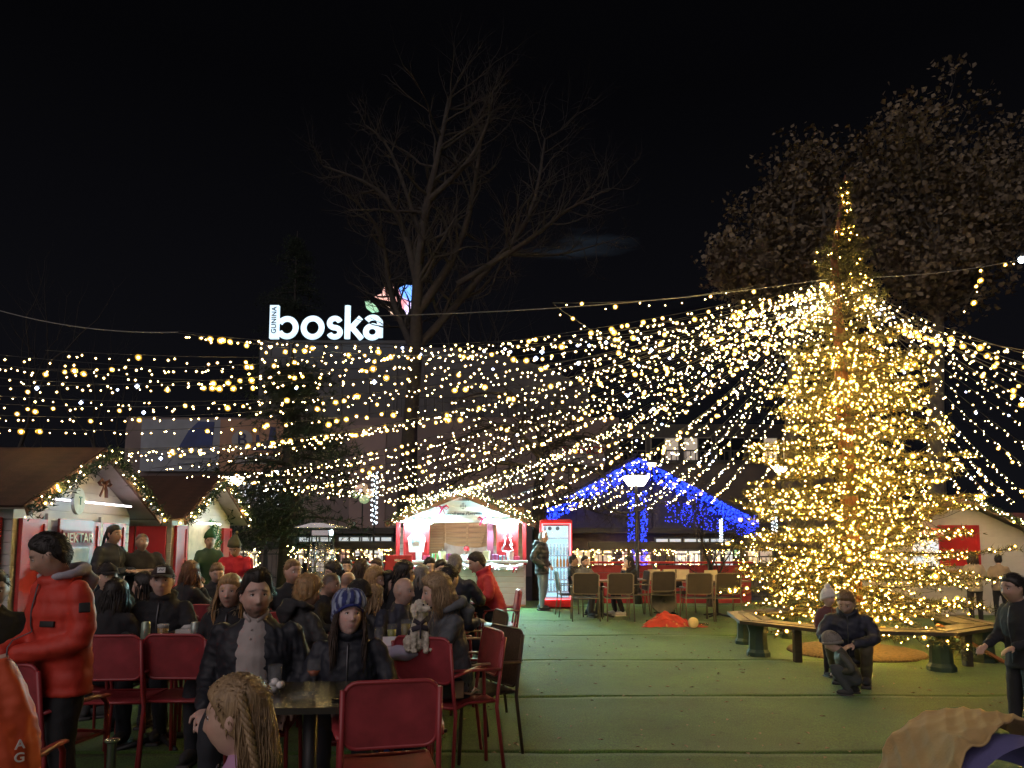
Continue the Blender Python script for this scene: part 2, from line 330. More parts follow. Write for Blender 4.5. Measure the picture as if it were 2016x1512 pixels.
# ---- large bare tree in the middle, its trunk and two more
def px(pts, Y): return [W(a, b_, Y) for a, b_ in pts]
def gnd(x, Y): return Vector((W(x, 1100, Y).x, Y, -.05))
path_tree('tall bare tree with forked trunk rising behind the middle stall', 'bare_tree', gnd(790, 21), [gnd(790, 21)]+px([(803, 900), (818, 700), (822, 560), (838, 420), (864, 300), (884, 195)], 21), .27,
    [(px([(822, 560), (790, 440), (740, 375), (640, 335)], 21), .13), (px([(830, 470), (770, 300), (720, 250)], 21), .08), (px([(838, 400), (920, 330), (960, 270), (972, 205)], 21), .10), (px([(820, 620), (900, 480), (935, 340), (948, 215)], 21), .15), (px([(818, 690), (930, 540), (1040, 420), (1075, 250)], 21), .15), (px([(900, 560), (1040, 480), (1120, 400), (1200, 370)], 21), .10), (px([(818, 700), (760, 560), (745, 450), (700, 400)], 21), .12), (px([(980, 500), (1100, 470), (1190, 480)], 21), .07), (px([(864, 300), (925, 240), (955, 190)], 21), .05)], 12, group='bare trees', depth=5, spread=.7, up=.15, sub=2, wig=.16)
path_tree('gnarled bare tree with drooping crooked limbs beside the drinks fridge', 'bare_tree', gnd(1062, 19.3), [gnd(1062, 19.3)]+px([(1060, 1000), (1064, 930), (1066, 880), (1085, 850), (1120, 835)], 19.3), .20,
    [(px([(1064, 900), (1000, 845), (930, 850), (880, 890)], 19), .09), (px([(1064, 930), (980, 920), (900, 940), (850, 985)], 18.6), .08), (px([(1066, 880), (1040, 800), (960, 770), (900, 790)], 19.3), .08), (px([(1070, 930), (1130, 915), (1185, 945), (1200, 990)], 18.8), .08), (px([(1066, 890), (1130, 860), (1200, 880), (1250, 930)], 19.3), .08), (px([(1062, 1000), (1140, 985), (1230, 1010), (1290, 990)], 18.8), .07), (px([(1085, 850), (1100, 780), (1150, 740)], 19.3), .06), (px([(1060, 960), (1110, 950), (1160, 1000), (1230, 1015)], 18.6), .06)], 5, group='bare trees', depth=5, spread=.95, up=0, droop=.25, sub=2, wig=.28)
path_tree('leaning bare tree forked in front of the white shop sign', 'bare_tree', gnd(812, 24), [gnd(812, 24)]+px([(812, 800), (818, 690), (805, 640), (775, 590), (757, 530)], 24), .20, [(px([(805, 640), (770, 605), (735, 595)], 24), .08), (px([(775, 590), (765, 520), (735, 440)], 24), .06)], 47, group='bare trees', depth=4, sub=2)
bare_tree('small bushy bare tree in front of the blue lit gable', (W(1395, 1100, 17).x, 17, 0), (0, 0, 1), 1.15, .07, 5, 21, spread=.75, up=.25, nchild=(3, 4), shrink=.75, tl=2, group='bare trees')
bare_tree('dim bare tree over the roof of the nearer left stall', (W(120, 1000, 26).x, 26, 0), (0, 0, 1), 4.3, .22, 5, 33, spread=.6, up=.3, shrink=.76, tl=2, group='bare trees')
bare_tree('thin dim bare tree between the left stalls and the dark pine', (W(330, 1000, 28).x, 28, 0), (0, 0, 1), 3.6, .18, 5, 35, spread=.6, up=.3, shrink=.76, tl=2, group='bare trees')
bare_tree('faint bare tree behind the grey mall roof', (W(1080, 1000, 46).x, 46, 0), (0, 0, 1), 8.6, .3, 5, 37, spread=.6, up=.3, shrink=.78, tl=2, group='bare trees')
LEAF = mat('plane_leaf', (.115, .088, .055), rough=.7, var=.45, vscale=1.1)
def plane(label, x, Y, crown, seed, n_):
    """crown: blobs (px, py, half width px, half height px) the limbs reach into"""
    rng = random.Random(seed); fork = W(x+2, 600, Y); limbs = []
    for cx, cy_, hw, hh in crown:
        for _ in range(n_): a = rng.random()*6.28; q = math.sqrt(rng.random()); e = W(cx+math.cos(a)*hw*q, cy_+math.sin(a)*hh*q, Y+rng.uniform(-1.8, 1.8)); mid = fork.lerp(e, .5)+Vector((rng.gauss(0, .35), rng.gauss(0, .3), .25)); limbs.append(([fork+Vector((0, 0, rng.uniform(-.5, .5))), mid, e], .11))
    return path_tree(label, 'leafy_tree', gnd(x, Y), [gnd(x, Y), W(x-2, 850, Y), fork, W(crown[0][0], crown[0][1]+crown[0][3]*.3, Y)], .30, limbs, seed, PALE, 'plane trees', depth=4, spread=.75, up=.12, sub=1, shrink=.68, leaves=(4, .085, LEAF, .26), nchild=(2, 2))
plane('tall plane tree with brown leaves at right behind the decorated fir', 1845, 21.5, [(1830, 400, 120, 150), (1750, 300, 70, 60), (1910, 345, 70, 70), (1970, 460, 60, 110), (1720, 460, 60, 100), (1850, 290, 45, 45), (1985, 345, 40, 50)], 8, 5)
plane('lower plane tree with brown leaves left of the fir tip', 1560, 23.5, [(1550, 440, 80, 100), (1480, 500, 60, 90), (1590, 345, 45, 45), (1445, 550, 30, 45), (1640, 480, 50, 90)], 15, 5)
# ---- dark pine at left: drooping boughs of needles
def dark_pine(label, base, H, rmax, seed, z0=2.2):
    rng = random.Random(seed); root = empty('pine_tree', base); tag(root, label, 'tree', 'dark conifers'); t = MB()
    t.tube([(0, 0, -.1), (.05, 0, H*.4), (-.05, .05, H*.75), (0, 0, H)], [.26, .20, .10, .02], 9); f = MB(); b = MB()
    z = z0
    while z < H-.3:
        q = (z-z0)/(H-z0); ln = rmax*(1-q)**.75*(.75+.25*math.sin(z*2.3))+.25
        for k in range(rng.randint(5, 8)):
            a = rng.random()*6.28; l = ln*rng.uniform(.6, 1.1); d = Vector((math.cos(a), math.sin(a), rng.uniform(-.1, .35))); p = Vector((0, 0, z+rng.uniform(-.2, .2))); pts = [p]
            for i in range(5): d = (d+Vector((rng.gauss(0, .07), rng.gauss(0, .07), -.05-.04*i))).normalized(); pts.append(pts[-1]+d*l/5)
            b.tube(pts, [.045*(1-q)+.012, .035, .025, .018, .012, .005], 4, cap=False)
            for i in range(1, 6):
                for _ in range(13):
                    c = pts[i]+Vector((rng.gauss(0, .24), rng.gauss(0, .24), rng.gauss(-.06, .14)))
                    for _ in range(6):
                        v = Vector((rng.gauss(0, 1), rng.gauss(0, 1), rng.gauss(.15, .8))).normalized()*rng.uniform(.09, .20); s = v.cross(Vector((.3, .5, .7))).normalized()*.012; f.add([c-s, c+s, c+v], [(0, 1, 2)])
        z += .34+.25*q
    t.build('trunk', BARK, root); b.build('branches', BARK, root); f.build('crown', mat('dark_needles', (.018, .030, .016), rough=.8, var=.4, vscale=3), root)
dark_pine('dark pine with wide drooping boughs standing behind the seated crowd', (W(568, 1000, 16.6).x, 16.6, 0), 6.3, 2.7, 3, 1.7)
dark_pine('broad shadowy pine rising behind the white shop sign', (W(570, 1000, 44).x, 44, 0), 21.5, 5.6, 4, 6)
# ================================================================ buildings
WALLP = mat('facade_pale', (.15, .118, .115), rough=.8, var=.15, vscale=.5, bump=.05, bscale=20); WALLG = mat('facade_grey', (.060, .060, .066), rough=.7, var=.18, vscale=.6); DARKM = mat('dark_metal', (.02, .02, .022), rough=.5, var=.1); GLASSD = mat('dark_glass', (.012, .014, .018), rough=.06, var=0)
WHITEP = mat('white_paint', (.50, .48, .46), rough=.6, var=.10, vscale=3); REDP = mat('red_paint', (.42, .018, .022), rough=.45, var=.15, vscale=4)
root = empty('shopping_mall', (0, 35, 0)); tag(root, 'large pale shopping mall with grey roof band behind the trees', 'building')
xa, xb = W(250, 800, 33).x, W(1218, 800, 33).x; zl = W(700, 822, 33).z; zu = W(650, 672, 36).z
MBx = MB(); MBx.box(((xa+xb)/2, 4, zl/2), (xb-xa, 12, zl)); MBx.build('lower_storey', WALLP, root, smooth=False)
MBx = MB(); ux0, ux1 = W(505, 700, 36).x, W(1160, 700, 36).x; prof = [(ux0, zl+.01), (ux1, zl+.01), (ux1, W(1160, 760, 36).z)]+[(W(px, 0, 36).x if 0 else W(px, py, 36).x, W(px, py, 36).z) for px, py in ((1080, 720), (1000, 696), (900, 682), (760, 673), (505, 672))]
MBx.prism(prof, 9, Matrix.Translation((0, 6, 0))); MBx.build('upper_storey', WALLG, root, smooth=False)
n = 12
for k in range(1, n):
    j = MB(); x = ux0+(ux1-ux0)*k/n; j.box((x, 1.46, zl+(zu-zl)*.38), (.06, .08, (zu-zl)*.7)); j.build('cladding_batten', mat('joint', (.07, .07, .075), var=0), root, smooth=False)
for k in range(26):
    j = MB(); x = W(760+16*k, 800, 33).x; j.box((x, -2.1, zl+.45), (.05, .05, .9)); j.build('parapet_post', DARKM, root, smooth=False)
j = MB(); j.box((W(960, 800, 33).x, -2.1, zl+.92), (W(1160, 800, 33).x-W(760, 800, 33).x, .06, .06)); j.build('parapet_rail', DARKM, root, smooth=False)
for x0, x1, c in ((690, 760, (.30, .21, .19)), (900, 1000, (.26, .19, .175)), (1060, 1140, (.27, .20, .185))):
    j = MB(); a, b_ = W(x0, 870, 33).x, W(x1, 870, 33).x; j.box(((a+b_)/2, -2.03, zl*.55), (b_-a, .06, zl*.8)); j.build('cladding_panel', mat('clad%d' % x0, tuple(q*.70 for q in c), var=.12, vscale=1), root, smooth=False)
def banner(label, px0, py0, px1, py1, Y, col, name):
    a, b_ = W(px0, py0, Y), W(px1, py1, Y); r = empty('banner', ((a.x+b_.x)/2, Y, (a.z+b_.z)/2)); tag(r, label, 'banner'); m = MB(); m.bevbox((0, 0, 0), (b_.x-a.x, .08, a.z-b_.z), .02); m.build('sheet', mat('banner_'+name, col, var=.15, vscale=1.5), r, smooth=False); return r, b_.x-a.x, a.z-b_.z
BLUEI = mat('ink_blue', (.01, .018, .07), var=.1); WHI = mat('ink_white', (.22, .22, .23), var=.05); REDI = mat('ink_red', (.35, .02, .02), var=.05)
r, bw_, bh = banner('pale banner with a blue picture panel on the mall front', 280, 826, 432, 928, 32.8, (.20, .225, .26), 'pale')
m = MB(); m.prism([(-.02*bw_, -.05*bh), (.40*bw_, -.05*bh), (.42*bw_, .45*bh), (.22*bw_, .46*bh), (.10*bw_, .28*bh)], .03, Matrix.Translation((0, -.05, 0))); m.build('picture', mat('blue_pic', (.012, .03, .13), var=.5, vscale=.9), r, smooth=False)
for k in range(3): m = MB(); m.box((.18*bw_, -.055, -(.16+.1*k)*bh), (.4*bw_, .02, .035*bh)); m.build('text_line', mat('ink_grey', (.12, .14, .18), var=.1), r, smooth=False)
r, bw_, bh = banner('orange banner with a round letter B and blue machine picture', 434, 826, 556, 928, 32.8, (.28, .155, .095), 'orange')
m = MB(); m.prism([(math.cos(t)*.2*bh-.14*bw_, math.sin(t)*.2*bh+.1*bh) for t in np.linspace(0, 6.1, 24)], .03, Matrix.Translation((0, -.05, 0))); m.build('roundel', WHI, r, smooth=False)
text('letter', 'B', .34*bh, BLUEI, r, (-.14*bw_, -.08, .1*bh), (R(90), 0, 0), .01)
m = MB(); m.prism([(0, -.1*bh), (.44*bw_, -.1*bh), (.46*bw_, 0), (.4*bw_, .05*bh), (.38*bw_, .34*bh), (.3*bw_, .36*bh), (.27*bw_, .1*bh), (.14*bw_, .06*bh), (.12*bw_, .2*bh), (.08*bw_, .2*bh), (.07*bw_, 0)], .03, Matrix.Translation((0, -.05, 0))); m.build('picture', BLUEI, r, smooth=False)
m = MB(); m.box((.1*bw_, -.05, -.28*bh), (.7*bw_, .03, .16*bh)); m.build('text_line', WHI, r, smooth=False)
r, bw_, bh = banner('pale banner lettered in red high on the mall corner', 1090, 868, 1212, 918, 32.8, (.24, .20, .20), 'fash')
text('lettering', 'FASHION', .40*bh, REDI, r, (.02*bw_, -.05, .12*bh), (R(90), 0, 0), .01, squash=1.1)
# ---- lit roof sign
LITW = glow('sign_white', (.60, .83, 1), .46, (.8, .85, .9)); LITs = {k: glow('sign_'+k, c, s_) for k, c, s_ in (('pink', (1, .46, .38), .46), ('blue', (.04, .28, 1), .75), ('green', (.35, .85, .45), .3), ('peach', (1, .62, .40), .34), ('violet', (.72, .60, 1), .7), ('red', (1, .25, .28), .4))}
a, b_ = W(531, 667, 34.5), W(749, 667, 34.5); ht = W(531, 602, 34.5).z-a.z
r = empty('roof_sign', (a.x, 34.5, a.z)); tag(r, 'glowing white boska letters with a coloured star on the mall roof', 'sign'); sw = b_.x-a.x
m = MB(); m.box((sw*.62, .2, -.12), (sw*1.38, .12, .16)); 
for k in range(9): m.box((sw*(.0+.16*k), .25, -.45), (.08, .08, .7))
m.build('support_frame', DARKM, r, smooth=False)
# letters drawn as outlines (b, o, s, k, a) with rounded bowls
def ringpts(cx, cz, rx, rz, a0, a1, n=26): return [(cx+rx*math.cos(a0+(a1-a0)*i/(n-1)), cz+rz*math.sin(a0+(a1-a0)*i/(n-1))) for i in range(n)]
def stroke(mb, pts, w_, y=0): mb.tube([(x, y, z) for x, z in pts], [(w_, .10)]*len(pts), 8, ref=(0, 1, 0))
u = ht*.70; w_ = ht*.088
def letter(f):
    mb = MB(); f(mb); return mb.build('letter', LITW, r, smooth=False)
letter(lambda q: q.box((ht*.13, 0, ht*.5), (ht*.26, .2, ht)))
o_ = r.children[-1]
letter(lambda q: stroke(q, ringpts(sw*.155, u*.48, u*.36, u*.38, R(150), R(-150)), w_))
text('vertical_text', 'GUNINA', ht*.2, mat('sign_ink', (.02, .025, .04), var=0), r, (ht*.14, -.14, ht*.54), (R(90), R(-90), 0), .01, space=1.05)
letter(lambda q: stroke(q, ringpts(sw*.385, u*.48, u*.38, u*.40, 0, 6.283), w_))
letter(lambda q: stroke(q, ringpts(sw*.585, u*.68, u*.22, u*.20, R(20), R(270), 16)+ringpts(sw*.585, u*.28, u*.23, u*.20, R(90), R(-160), 16), w_*.95))
letter(lambda q: (stroke(q, [(sw*.70, 0), (sw*.70, ht)], w_), stroke(q, [(sw*.72, u*.40), (sw*.82, u*.92)], w_*.95), stroke(q, [(sw*.74, u*.5), (sw*.83, 0)], w_*.95)))
letter(lambda q: (stroke(q, ringpts(sw*.925, u*.30, u*.27, u*.25, 0, 6.283), w_), stroke(q, [(sw*.995, u*.05), (sw*.995, u*.62)]+ringpts(sw*.93, u*.66, sw*.065, u*.26, 0, R(150), 12), w_)))
def shape(key, pts, y=0):
    mb = MB(); P = [W(775+(px-775)*1.16, 607+(py-607)*1.16-4, 34.5) for px, py in pts]; mb.prism([(p.x-a.x, p.z-a.z) for p in P], .22, Matrix.Translation((0, y, 0))); mb.build('star_petal', LITs[key], r, smooth=False)
shape('pink', [(742, 592), (757, 586), (756, 576), (768, 577), (774, 570), (777, 585), (783, 607), (768, 597)]); shape('peach', [(752, 603), (766, 604), (780, 619), (770, 621), (764, 612)]); shape('green', [(727, 600), (735, 599), (745, 607), (750, 615), (738, 617), (729, 610)])
shape('blue', [(785, 577), (796, 572), (807, 573), (809, 585), (803, 597), (790, 592)]); shape('red', [(783, 578), (789, 594), (801, 600), (797, 612), (790, 610)], .06); shape('violet', [(800, 601), (811, 604), (811, 625), (807, 639), (793, 613)])
# ---- right building with balcony windows
x0, x1 = W(1222, 900, 28).x, W(1640, 900, 28).x; zt = W(1400, 842, 28).z; zb = W(1400, 912, 28).z
r = empty('office_building', (0, 28, 0)); tag(r, 'two storey building with dark balcony windows behind the blue gable', 'building')
m = MB(); m.box(((x0+x1)/2, 3, zb/2), (x1-x0, 6, zb)); m.build('wall', mat('facade_dim', (.07, .058, .052), var=.2, vscale=.7), r, smooth=False)
m = MB(); m.box(((x0+x1)/2, 4.2, (zb+zt)/2+.3), (x1-x0, 3, zt-zb+.6)); m.build('upper_wall', mat('facade_dark', (.025, .025, .028), var=.2), r, smooth=False)
LITI = glow('lit_window_soft', (1, .78, .55), .07); WFR = mat('window_frame', (.10, .10, .10), var=.1)
for k in range(6):
    xx = x0+.9+(x1-x0-1)*k/5.2; f = MB(); f.box((xx, 2.66, (zb+zt)/2+.18), (1.25, .08, 1.1)); fo = f.build('window', WFR, r, smooth=False)
    for sd in (-1, 1):
        p = MB(); p.box((xx+sd*.30, 2.60, (zb+zt)/2+.18), (.54, .03, .98)); p.build('pane', GLASSD if (k*2+sd) % 3 else LITI, fo, smooth=False)
m = MB(); m.box(((x0+x1)/2, -.05, zb+.06), (x1-x0, .1, .12)); m.box(((x0+x1)/2, -.02, zb+.5), (x1-x0, .05, .05)); m.build('balcony_rail', DARKM, r, smooth=False)
for k in range(44): m = MB(); m.box((x0+(x1-x0)*(k+.5)/44, -.02, zb+.3), (.03, .03, .36)); m.build('baluster', DARKM, r, smooth=False)
for k in range(9): m = MB(); m.bevbox((x0+2.5+.33*k+5, .2, zb+.24), (.26, .2, .2), .03); m.build('flower_box', mat('pot', (.08, .07, .06)), r, smooth=False)
# ---- gable roofed hall lined with blue lights
HX, HY = W(1252, 905, 24).x, 24; apex = W(1252, 905, HY); le, re = W(1075, 1004, HY), W(1482, 1027, HY)
r = empty('gabled_hall', (HX, HY, 0)); tag(r, 'low gabled hall outlined in blue fairy lights beyond the fence', 'building')
m = MB(); m.prism([(le.x-HX, 0), (re.x-HX, 0), (re.x-HX, re.z-.1), (0, apex.z-.12), (le.x-HX, le.z-.1)], 8, Matrix.Translation((0, 4.4, 0))); m.build('wall', mat('hall_wall', (.045, .042, .045), var=.15), r, smooth=False)
for e in (le, re):
    m = MB(); p0, p1 = Vector((0, 0, apex.z)), Vector((e.x-HX, 0, e.z)); d = p1-p0; ang = math.atan2(d.z, d.x); m.box(((p1.x)/2, 4.1, (p0.z+p1.z)/2+.05), (d.length+.3, 9, .12), (0, -ang, 0)); m.build('roof', DARKM, r, smooth=False)
BLUEB = glow('blue_bulb', (.010, .035, 1), 1.9, (.1, .15, .8)); 
def bulbs_obj(name, pts, rad, m, parent, jitter=.3):
    b = MB()
    for p in pts:
        if rad > .024: b.ell(p, rad*random.uniform(1-jitter, 1+jitter), nu=8, nv=6)
        else: b.oct(p, rad*random.uniform(1-jitter, 1+jitter))
    return b.build(name, m, parent, kind='stuff')
def light_set(name, label, group, pts, rad, m, wire=None, cat='string lights'):
    t = empty(name, pts[0] if len(pts) else (0, 0, 0)); o3 = Vector(pts[0]); tag(t, label, cat, group); bulbs_obj('bulbs', [Vector(p)-o3 for p in pts], rad, m, t)
    if wire: 
        b = MB()
        for wv in wire: b.tube([Vector(p)-o3 for p in wv], .006, 4, cap=False)
        b.build('wire', DARKM, t)
    return t
bl = []
for e in (le, re):
    for i in range(820):
        t = random.random(); p = apex.lerp(e, t); bl.append((p.x, HY-.45-random.random()*.12, p.z-random.random()**1.4*.52))
light_set('icicle_lights', 'blue icicle lights along the gable edges of the hall', 'blue light decorations', bl, .024, BLUEB, [[apex+Vector((0, -.5, .02)), le+Vector((0, -.5, .02))], [apex+Vector((0, -.5, .02)), re+Vector((0, -.5, .02))]])
bl = []
for cxp in (1243, 1268):
    for i in range(170): t = random.random(); p = W(cxp+random.uniform(-7, 7), 965+150*t, 21.7); bl.append(p)
light_set('curtain_lights', 'two hanging blue light columns under the hall gable', 'blue light decorations', bl, .021, BLUEB, [[W(c_, 960, 21.7), W(c_, 1100, 21.7)] for c_ in (1243, 1268)])
bl = []
for i in range(420): u_ = random.random(); px = 1310+180*u_; bl.append(W(px, 985+30*u_+random.random()**1.3*45, 21.8))
light_set('curtain_lights', 'blue net of lights hanging on the right side of the hall', 'blue light decorations', bl, .015, BLUEB, [[W(1310, 985, 21.8), W(1490, 1015, 21.8)]])
# ---- low shops beyond the fence with lit fronts
SHOPL = {k: glow('shop_'+k, c, s_) for k, c, s_ in (('white', (.85, .95, 1), .22), ('warm', (1, .70, .42), .12), ('pink', (1, .30, .28), .10), ('green', (.05, .9, .35), .2), ('dim', (.8, .8, .9), .05), ('cool', (.62, .85, 1), .2))}
def shop_row(label, px0, px1, Y, ztop, wins):
    a, b_ = W(px0, 1060, Y).x, W(px1, 1060, Y).x; r = empty('shop', ((a+b_)/2, Y, 0)); tag(r, label, 'building'); m = MB(); m.box((0, 1.6, ztop/2), (b_-a, 3, ztop)); m.build('wall', mat('shop_wall', (.10, .085, .08), var=.2), r, smooth=False)
    m = MB(); m.box((0, .2, ztop+.08), (b_-a+.3, 1.6, .16)); m.build('roof', DARKM, r, smooth=False)
    for q0, q1, t0, t1, key in wins:
        A, B = W(q0, t0, Y), W(q1, t1, Y); f = MB(); f.box(((A.x+B.x)/2-(a+b_)/2, .07, (A.z+B.z)/2), (B.x-A.x+.12, .1, A.z-B.z+.12)); fo = f.build('window', WFR, r, smooth=False); g = MB(); g.box(((A.x+B.x)/2-(a+b_)/2, .0, (A.z+B.z)/2), (B.x-A.x, .06, A.z-B.z)); g.build('pane', SHOPL[key], fo, smooth=False)
        for k in range(1, max(2, int((q1-q0)/18))): v = MB(); v.box((A.x+(B.x-A.x)*k/max(2, int((q1-q0)/18))-(a+b_)/2, -.045, (A.z+B.z)/2), (.05, .03, A.z-B.z)); v.build('mullion', WFR, fo, smooth=False)
    return r
shop_row('long lit shop front behind the fence right of the fridge', 1105, 1530, 22.5, W(1300, 1050, 22.5).z, [(1292, 1340, 1061, 1070, 'white'), (1348, 1395, 1061, 1070, 'white'), (1400, 1440, 1061, 1070, 'cool'), (1225, 1282, 1088, 1112, 'pink'), (1330, 1378, 1085, 1112, 'white'), (1405, 1442, 1085, 1113, 'cool'), (1446, 1458, 1083, 1095, 'green'), (1468, 1520, 1085, 1108, 'warm'), (1130, 1205, 1084, 1112, 'warm')])
shop_row('lit shop front behind the fence left of the middle stall', 440, 772, 22.5, W(600, 1050, 22.5).z, [(455, 505, 1085, 1125, 'warm'), (560, 660, 1075, 1125, 'dim'), (672, 690, 1078, 1128, 'pink'), (700, 752, 1084, 1130, 'white'), (590, 650, 1058, 1066, 'white'), (668, 770, 1058, 1065, 'white')])
# ================================================================ market huts (front gable looks along local -y)
ROOFM = mat('roof_tile', (.030, .011, .008), rough=.85, var=.35, vscale=5, bump=.35, bscale=40); WOOD = mat('pine_wood', (.36, .21, .11), rough=.6, var=.25, vscale=4, bump=.1, bscale=30, stretch=(1, 6, 6))
SOFF = mat('soffit', (.40, .34, .32), rough=.7, var=.1)
_pl = {}
def unit(key, f):
    if key not in _pl: m = MB(); f(m); _pl[key] = m
    return _pl[key]
plank_me = MB().bevbox((0, 0, 0), (1, .022, .128), .006).mesh('plank', WHITEP, False); dplank_me = MB().bevbox((0, 0, 0), (1, .022, .128), .006).mesh('plank', WOOD, False)
def planks(parent, me, u0, u1, z0, z1, place, clip=None):
    """horizontal boards from z0 up to z1; clip(z) may shorten them to the gable"""
    z = z0+.066
    while z < z1-.02:
        a, b_ = clip(z) if clip else (u0, u1)
        if clip and clip(z+.06)[1] < clip(z-.06)[1]-.01:      # boards under the slope are cut to it
            a0, b0 = clip(z-.064); a1, b1 = clip(z+.064)
            if b0 > .08: m_ = MB(); m_.prism([(a0, -.064), (b0, -.064), (max(b1, .01), .064), (min(a1, -.01), .064)], .022); o = m_.build('plank', me.materials[0], parent, smooth=False); o.location, rz = place(0, z); o.rotation_euler = (0, 0, rz)
        elif b_-a > .08: o = link('plank', me, parent); o.location, rz = place((a+b_)/2, z+0); o.rotation_euler = (0, 0, rz); o.scale = (b_-a, 1, 1)
        z += .134
def roof(root, w_, L, ze, zr, over=.28, front=.32, rows=11):
    for sd in (-1, 1):
        p0, p1 = Vector((0, 0, zr+.05)), Vector((sd*(w_/2+over), 0, ze-(zr-ze)/(w_/2)*over+.05)); d = p1-p0; n = d.length; dn = d.normalized(); ang = math.atan2(-dn.z, dn.x) if sd > 0 else math.atan2(dn.z, -dn.x)*1
        Mx = Matrix((dn, Vector((0, 1, 0)), dn.cross(Vector((0, 1, 0))))).transposed(); nrm = Mx @ Vector((0, 0, 1))
        if nrm.z < 0: Mx = Matrix((dn, Vector((0, -1, 0)), -dn.cross(Vector((0, 1, 0))))).transposed()
        rm = MB().bevbox((0, 0, 0), (n/rows*1.25, L+front+.2, .026), .006).mesh('shingle_row', ROOFM, False)
        for k in range(rows):
            o = link('shingle_row', rm, root); c = p0+d*((k+.5)/rows); up_ = Mx @ Vector((0, 0, 1)); o.location = c+up_*.035+Vector((0, (L-front+.2)/2, 0)); o.rotation_euler = (Mx @ Matrix.Rotation(R(3.4), 3, 'Y')).to_euler()
        m = MB(); c = p0+d*.5; m.box(c+Vector((0, (L-front+.2)/2, 0)), (n, L+front+.18, .03), Mx); m.build('soffit', SOFF, root, smooth=False)
        m = MB(); m.box(c+Vector((0, -front-.02, -.03)), (n, .03, .13), Mx); m.build('barge_board', WHITEP if sd > 9 else mat('barge_brown', (.10, .045, .03), var=.2), root, smooth=False)
FIR = mat('fir_garland', (.022, .045, .02), rough=.8, var=.4, vscale=12)
WARM = glow('warm_bulb', (1, .56, .11), 190, (.5, .32, .06), rim=(1, .41, .025), rimstr=.30); PALEB = glow('pale_bulb', (1, .74, .34), 95, (.6, .48, .25), rim=(1, .56, .12), rimstr=.30); BLOOMB = glow('large_bulb', (1, .74, .28), 90, (.55, .38, .08), rim=(1, .48, .035), rimstr=.26)  # gold rims paint the lens halo into the bulbs; large ones widen it
COOLB = glow('cool_bulb', (.55, .66, 1), 7, (.6, .6, .8))
def garland(label, pts, fat=.10, nb=40, big=5, group='fir garlands on the huts'):
    pts = [Vector(p) for p in pts]; t = empty('garland', pts[0]); tag(t, label, 'garland', group); f = MB(); P = []
    seg = sum((pts[i+1]-pts[i]).length for i in range(len(pts)-1))
    for i in range(len(pts)-1):
        a, b_ = pts[i]-pts[0], pts[i+1]-pts[0]; n = int((b_-a).length*430)
        for _ in range(n):
            c = a.lerp(b_, random.random())+Vector((random.gauss(0, fat*.4), random.gauss(0, fat*.4), random.gauss(-.02, fat*.45))); v = Vector((random.gauss(0, 1), random.gauss(0, 1), random.gauss(0, 1))).normalized()*random.uniform(.04, .09); s = v.cross(Vector((.2, .7, .4))).normalized()*.009; f.add([c-s, c+s, c+v], [(0, 1, 2)])
        for _ in range(int(nb*(b_-a).length/seg)): P.append(a.lerp(b_, random.random())+Vector((random.gauss(0, fat*.5), -abs(random.gauss(0, fat*.6)), random.gauss(-.02, fat*.6))))
    f.build('foliage', FIR, t, kind='stuff'); bulbs_obj('bulbs', P[:-big], .017, PALEB, t); bulbs_obj('bloom_bulbs', P[-big:], .030, BLOOMB, t); return t
def panel(root, name, c, d, m, frame=None, rot=None, bead=.05):
    b = MB(); b.bevbox(c, d, .006, rot); o = b.build(name, m, root, smooth=False); return o
def hut(label, loc, rz, w_, L, ze, zr, group='white wooden market huts'):
    r = empty('market_hut', loc, rz); tag(r, label, 'hut', group); roof(r, w_, L, ze, zr); slope = (zr-ze)/(w_/2)
    m = MB(); m.prism([(-w_/2+.03, 0), (w_/2-.03, 0), (w_/2-.03, ze-.03), (0, zr-.05), (-w_/2+.03, ze-.03)], L-.06, Matrix.Translation((0, L/2, 0))); m.build('wall', mat('hut_core', (.5, .48, .46), var=.1), r, smooth=False)
    planks(r, plank_me, -w_/2, w_/2, .02, zr-.05, lambda u_, z: ((u_, .01, z), 0), lambda z: (-w_/2, w_/2) if z < ze-.06 else (-(zr-z-.02)/slope, (zr-z-.02)/slope))
    for sd in (-1, 1): planks(r, plank_me, 0, L, .02, ze-.10, lambda u_, z, sd=sd: ((sd*(w_/2-.01), u_, z), R(90)))
    return r
def shutter(root, c, d, axis='x', m=REDP, lab=None):
    """red shutter: slab with a raised rim and a mid rail; lies in the x-z plane or, axis y, in the y-z plane"""
    b = MB(); dd = (d[0], .03, d[1]); b.bevbox((0, 0, 0), dd, .006); o = b.build('shutter', m, root, smooth=False); o.location = c; o.rotation_euler = (0, 0, 0 if axis == 'x' else R(90))
    f = MB(); W_, H_ = d; t = .055
    for cc, ds in (((0, -.024, H_/2-t/2), (W_, .022, t)), ((0, -.024, -H_/2+t/2), (W_, .022, t)), ((-W_/2+t/2, -.024, 0), (t, .022, H_-2*t)), ((W_/2-t/2, -.024, 0), (t, .022, H_-2*t)), ((0, -.024, 0), (W_-2*t, .02, t*.8))): f.box(cc, ds)
    f.build('rim', m, o, smooth=False)
    if lab: o['label'] = lab
    return o
HXW = -5.75
h1 = hut('nearest white hut at left with dark red roof and red nectar poster', (HXW, 9.45, 0), R(90), 2.5, 3.6, 1.98, 2.66)
h2 = hut('second white hut at left with red shutters behind the man with folded arms', (HXW-.05, 13.4, 0), R(90), 2.5, 3.2, 1.98, 2.66)
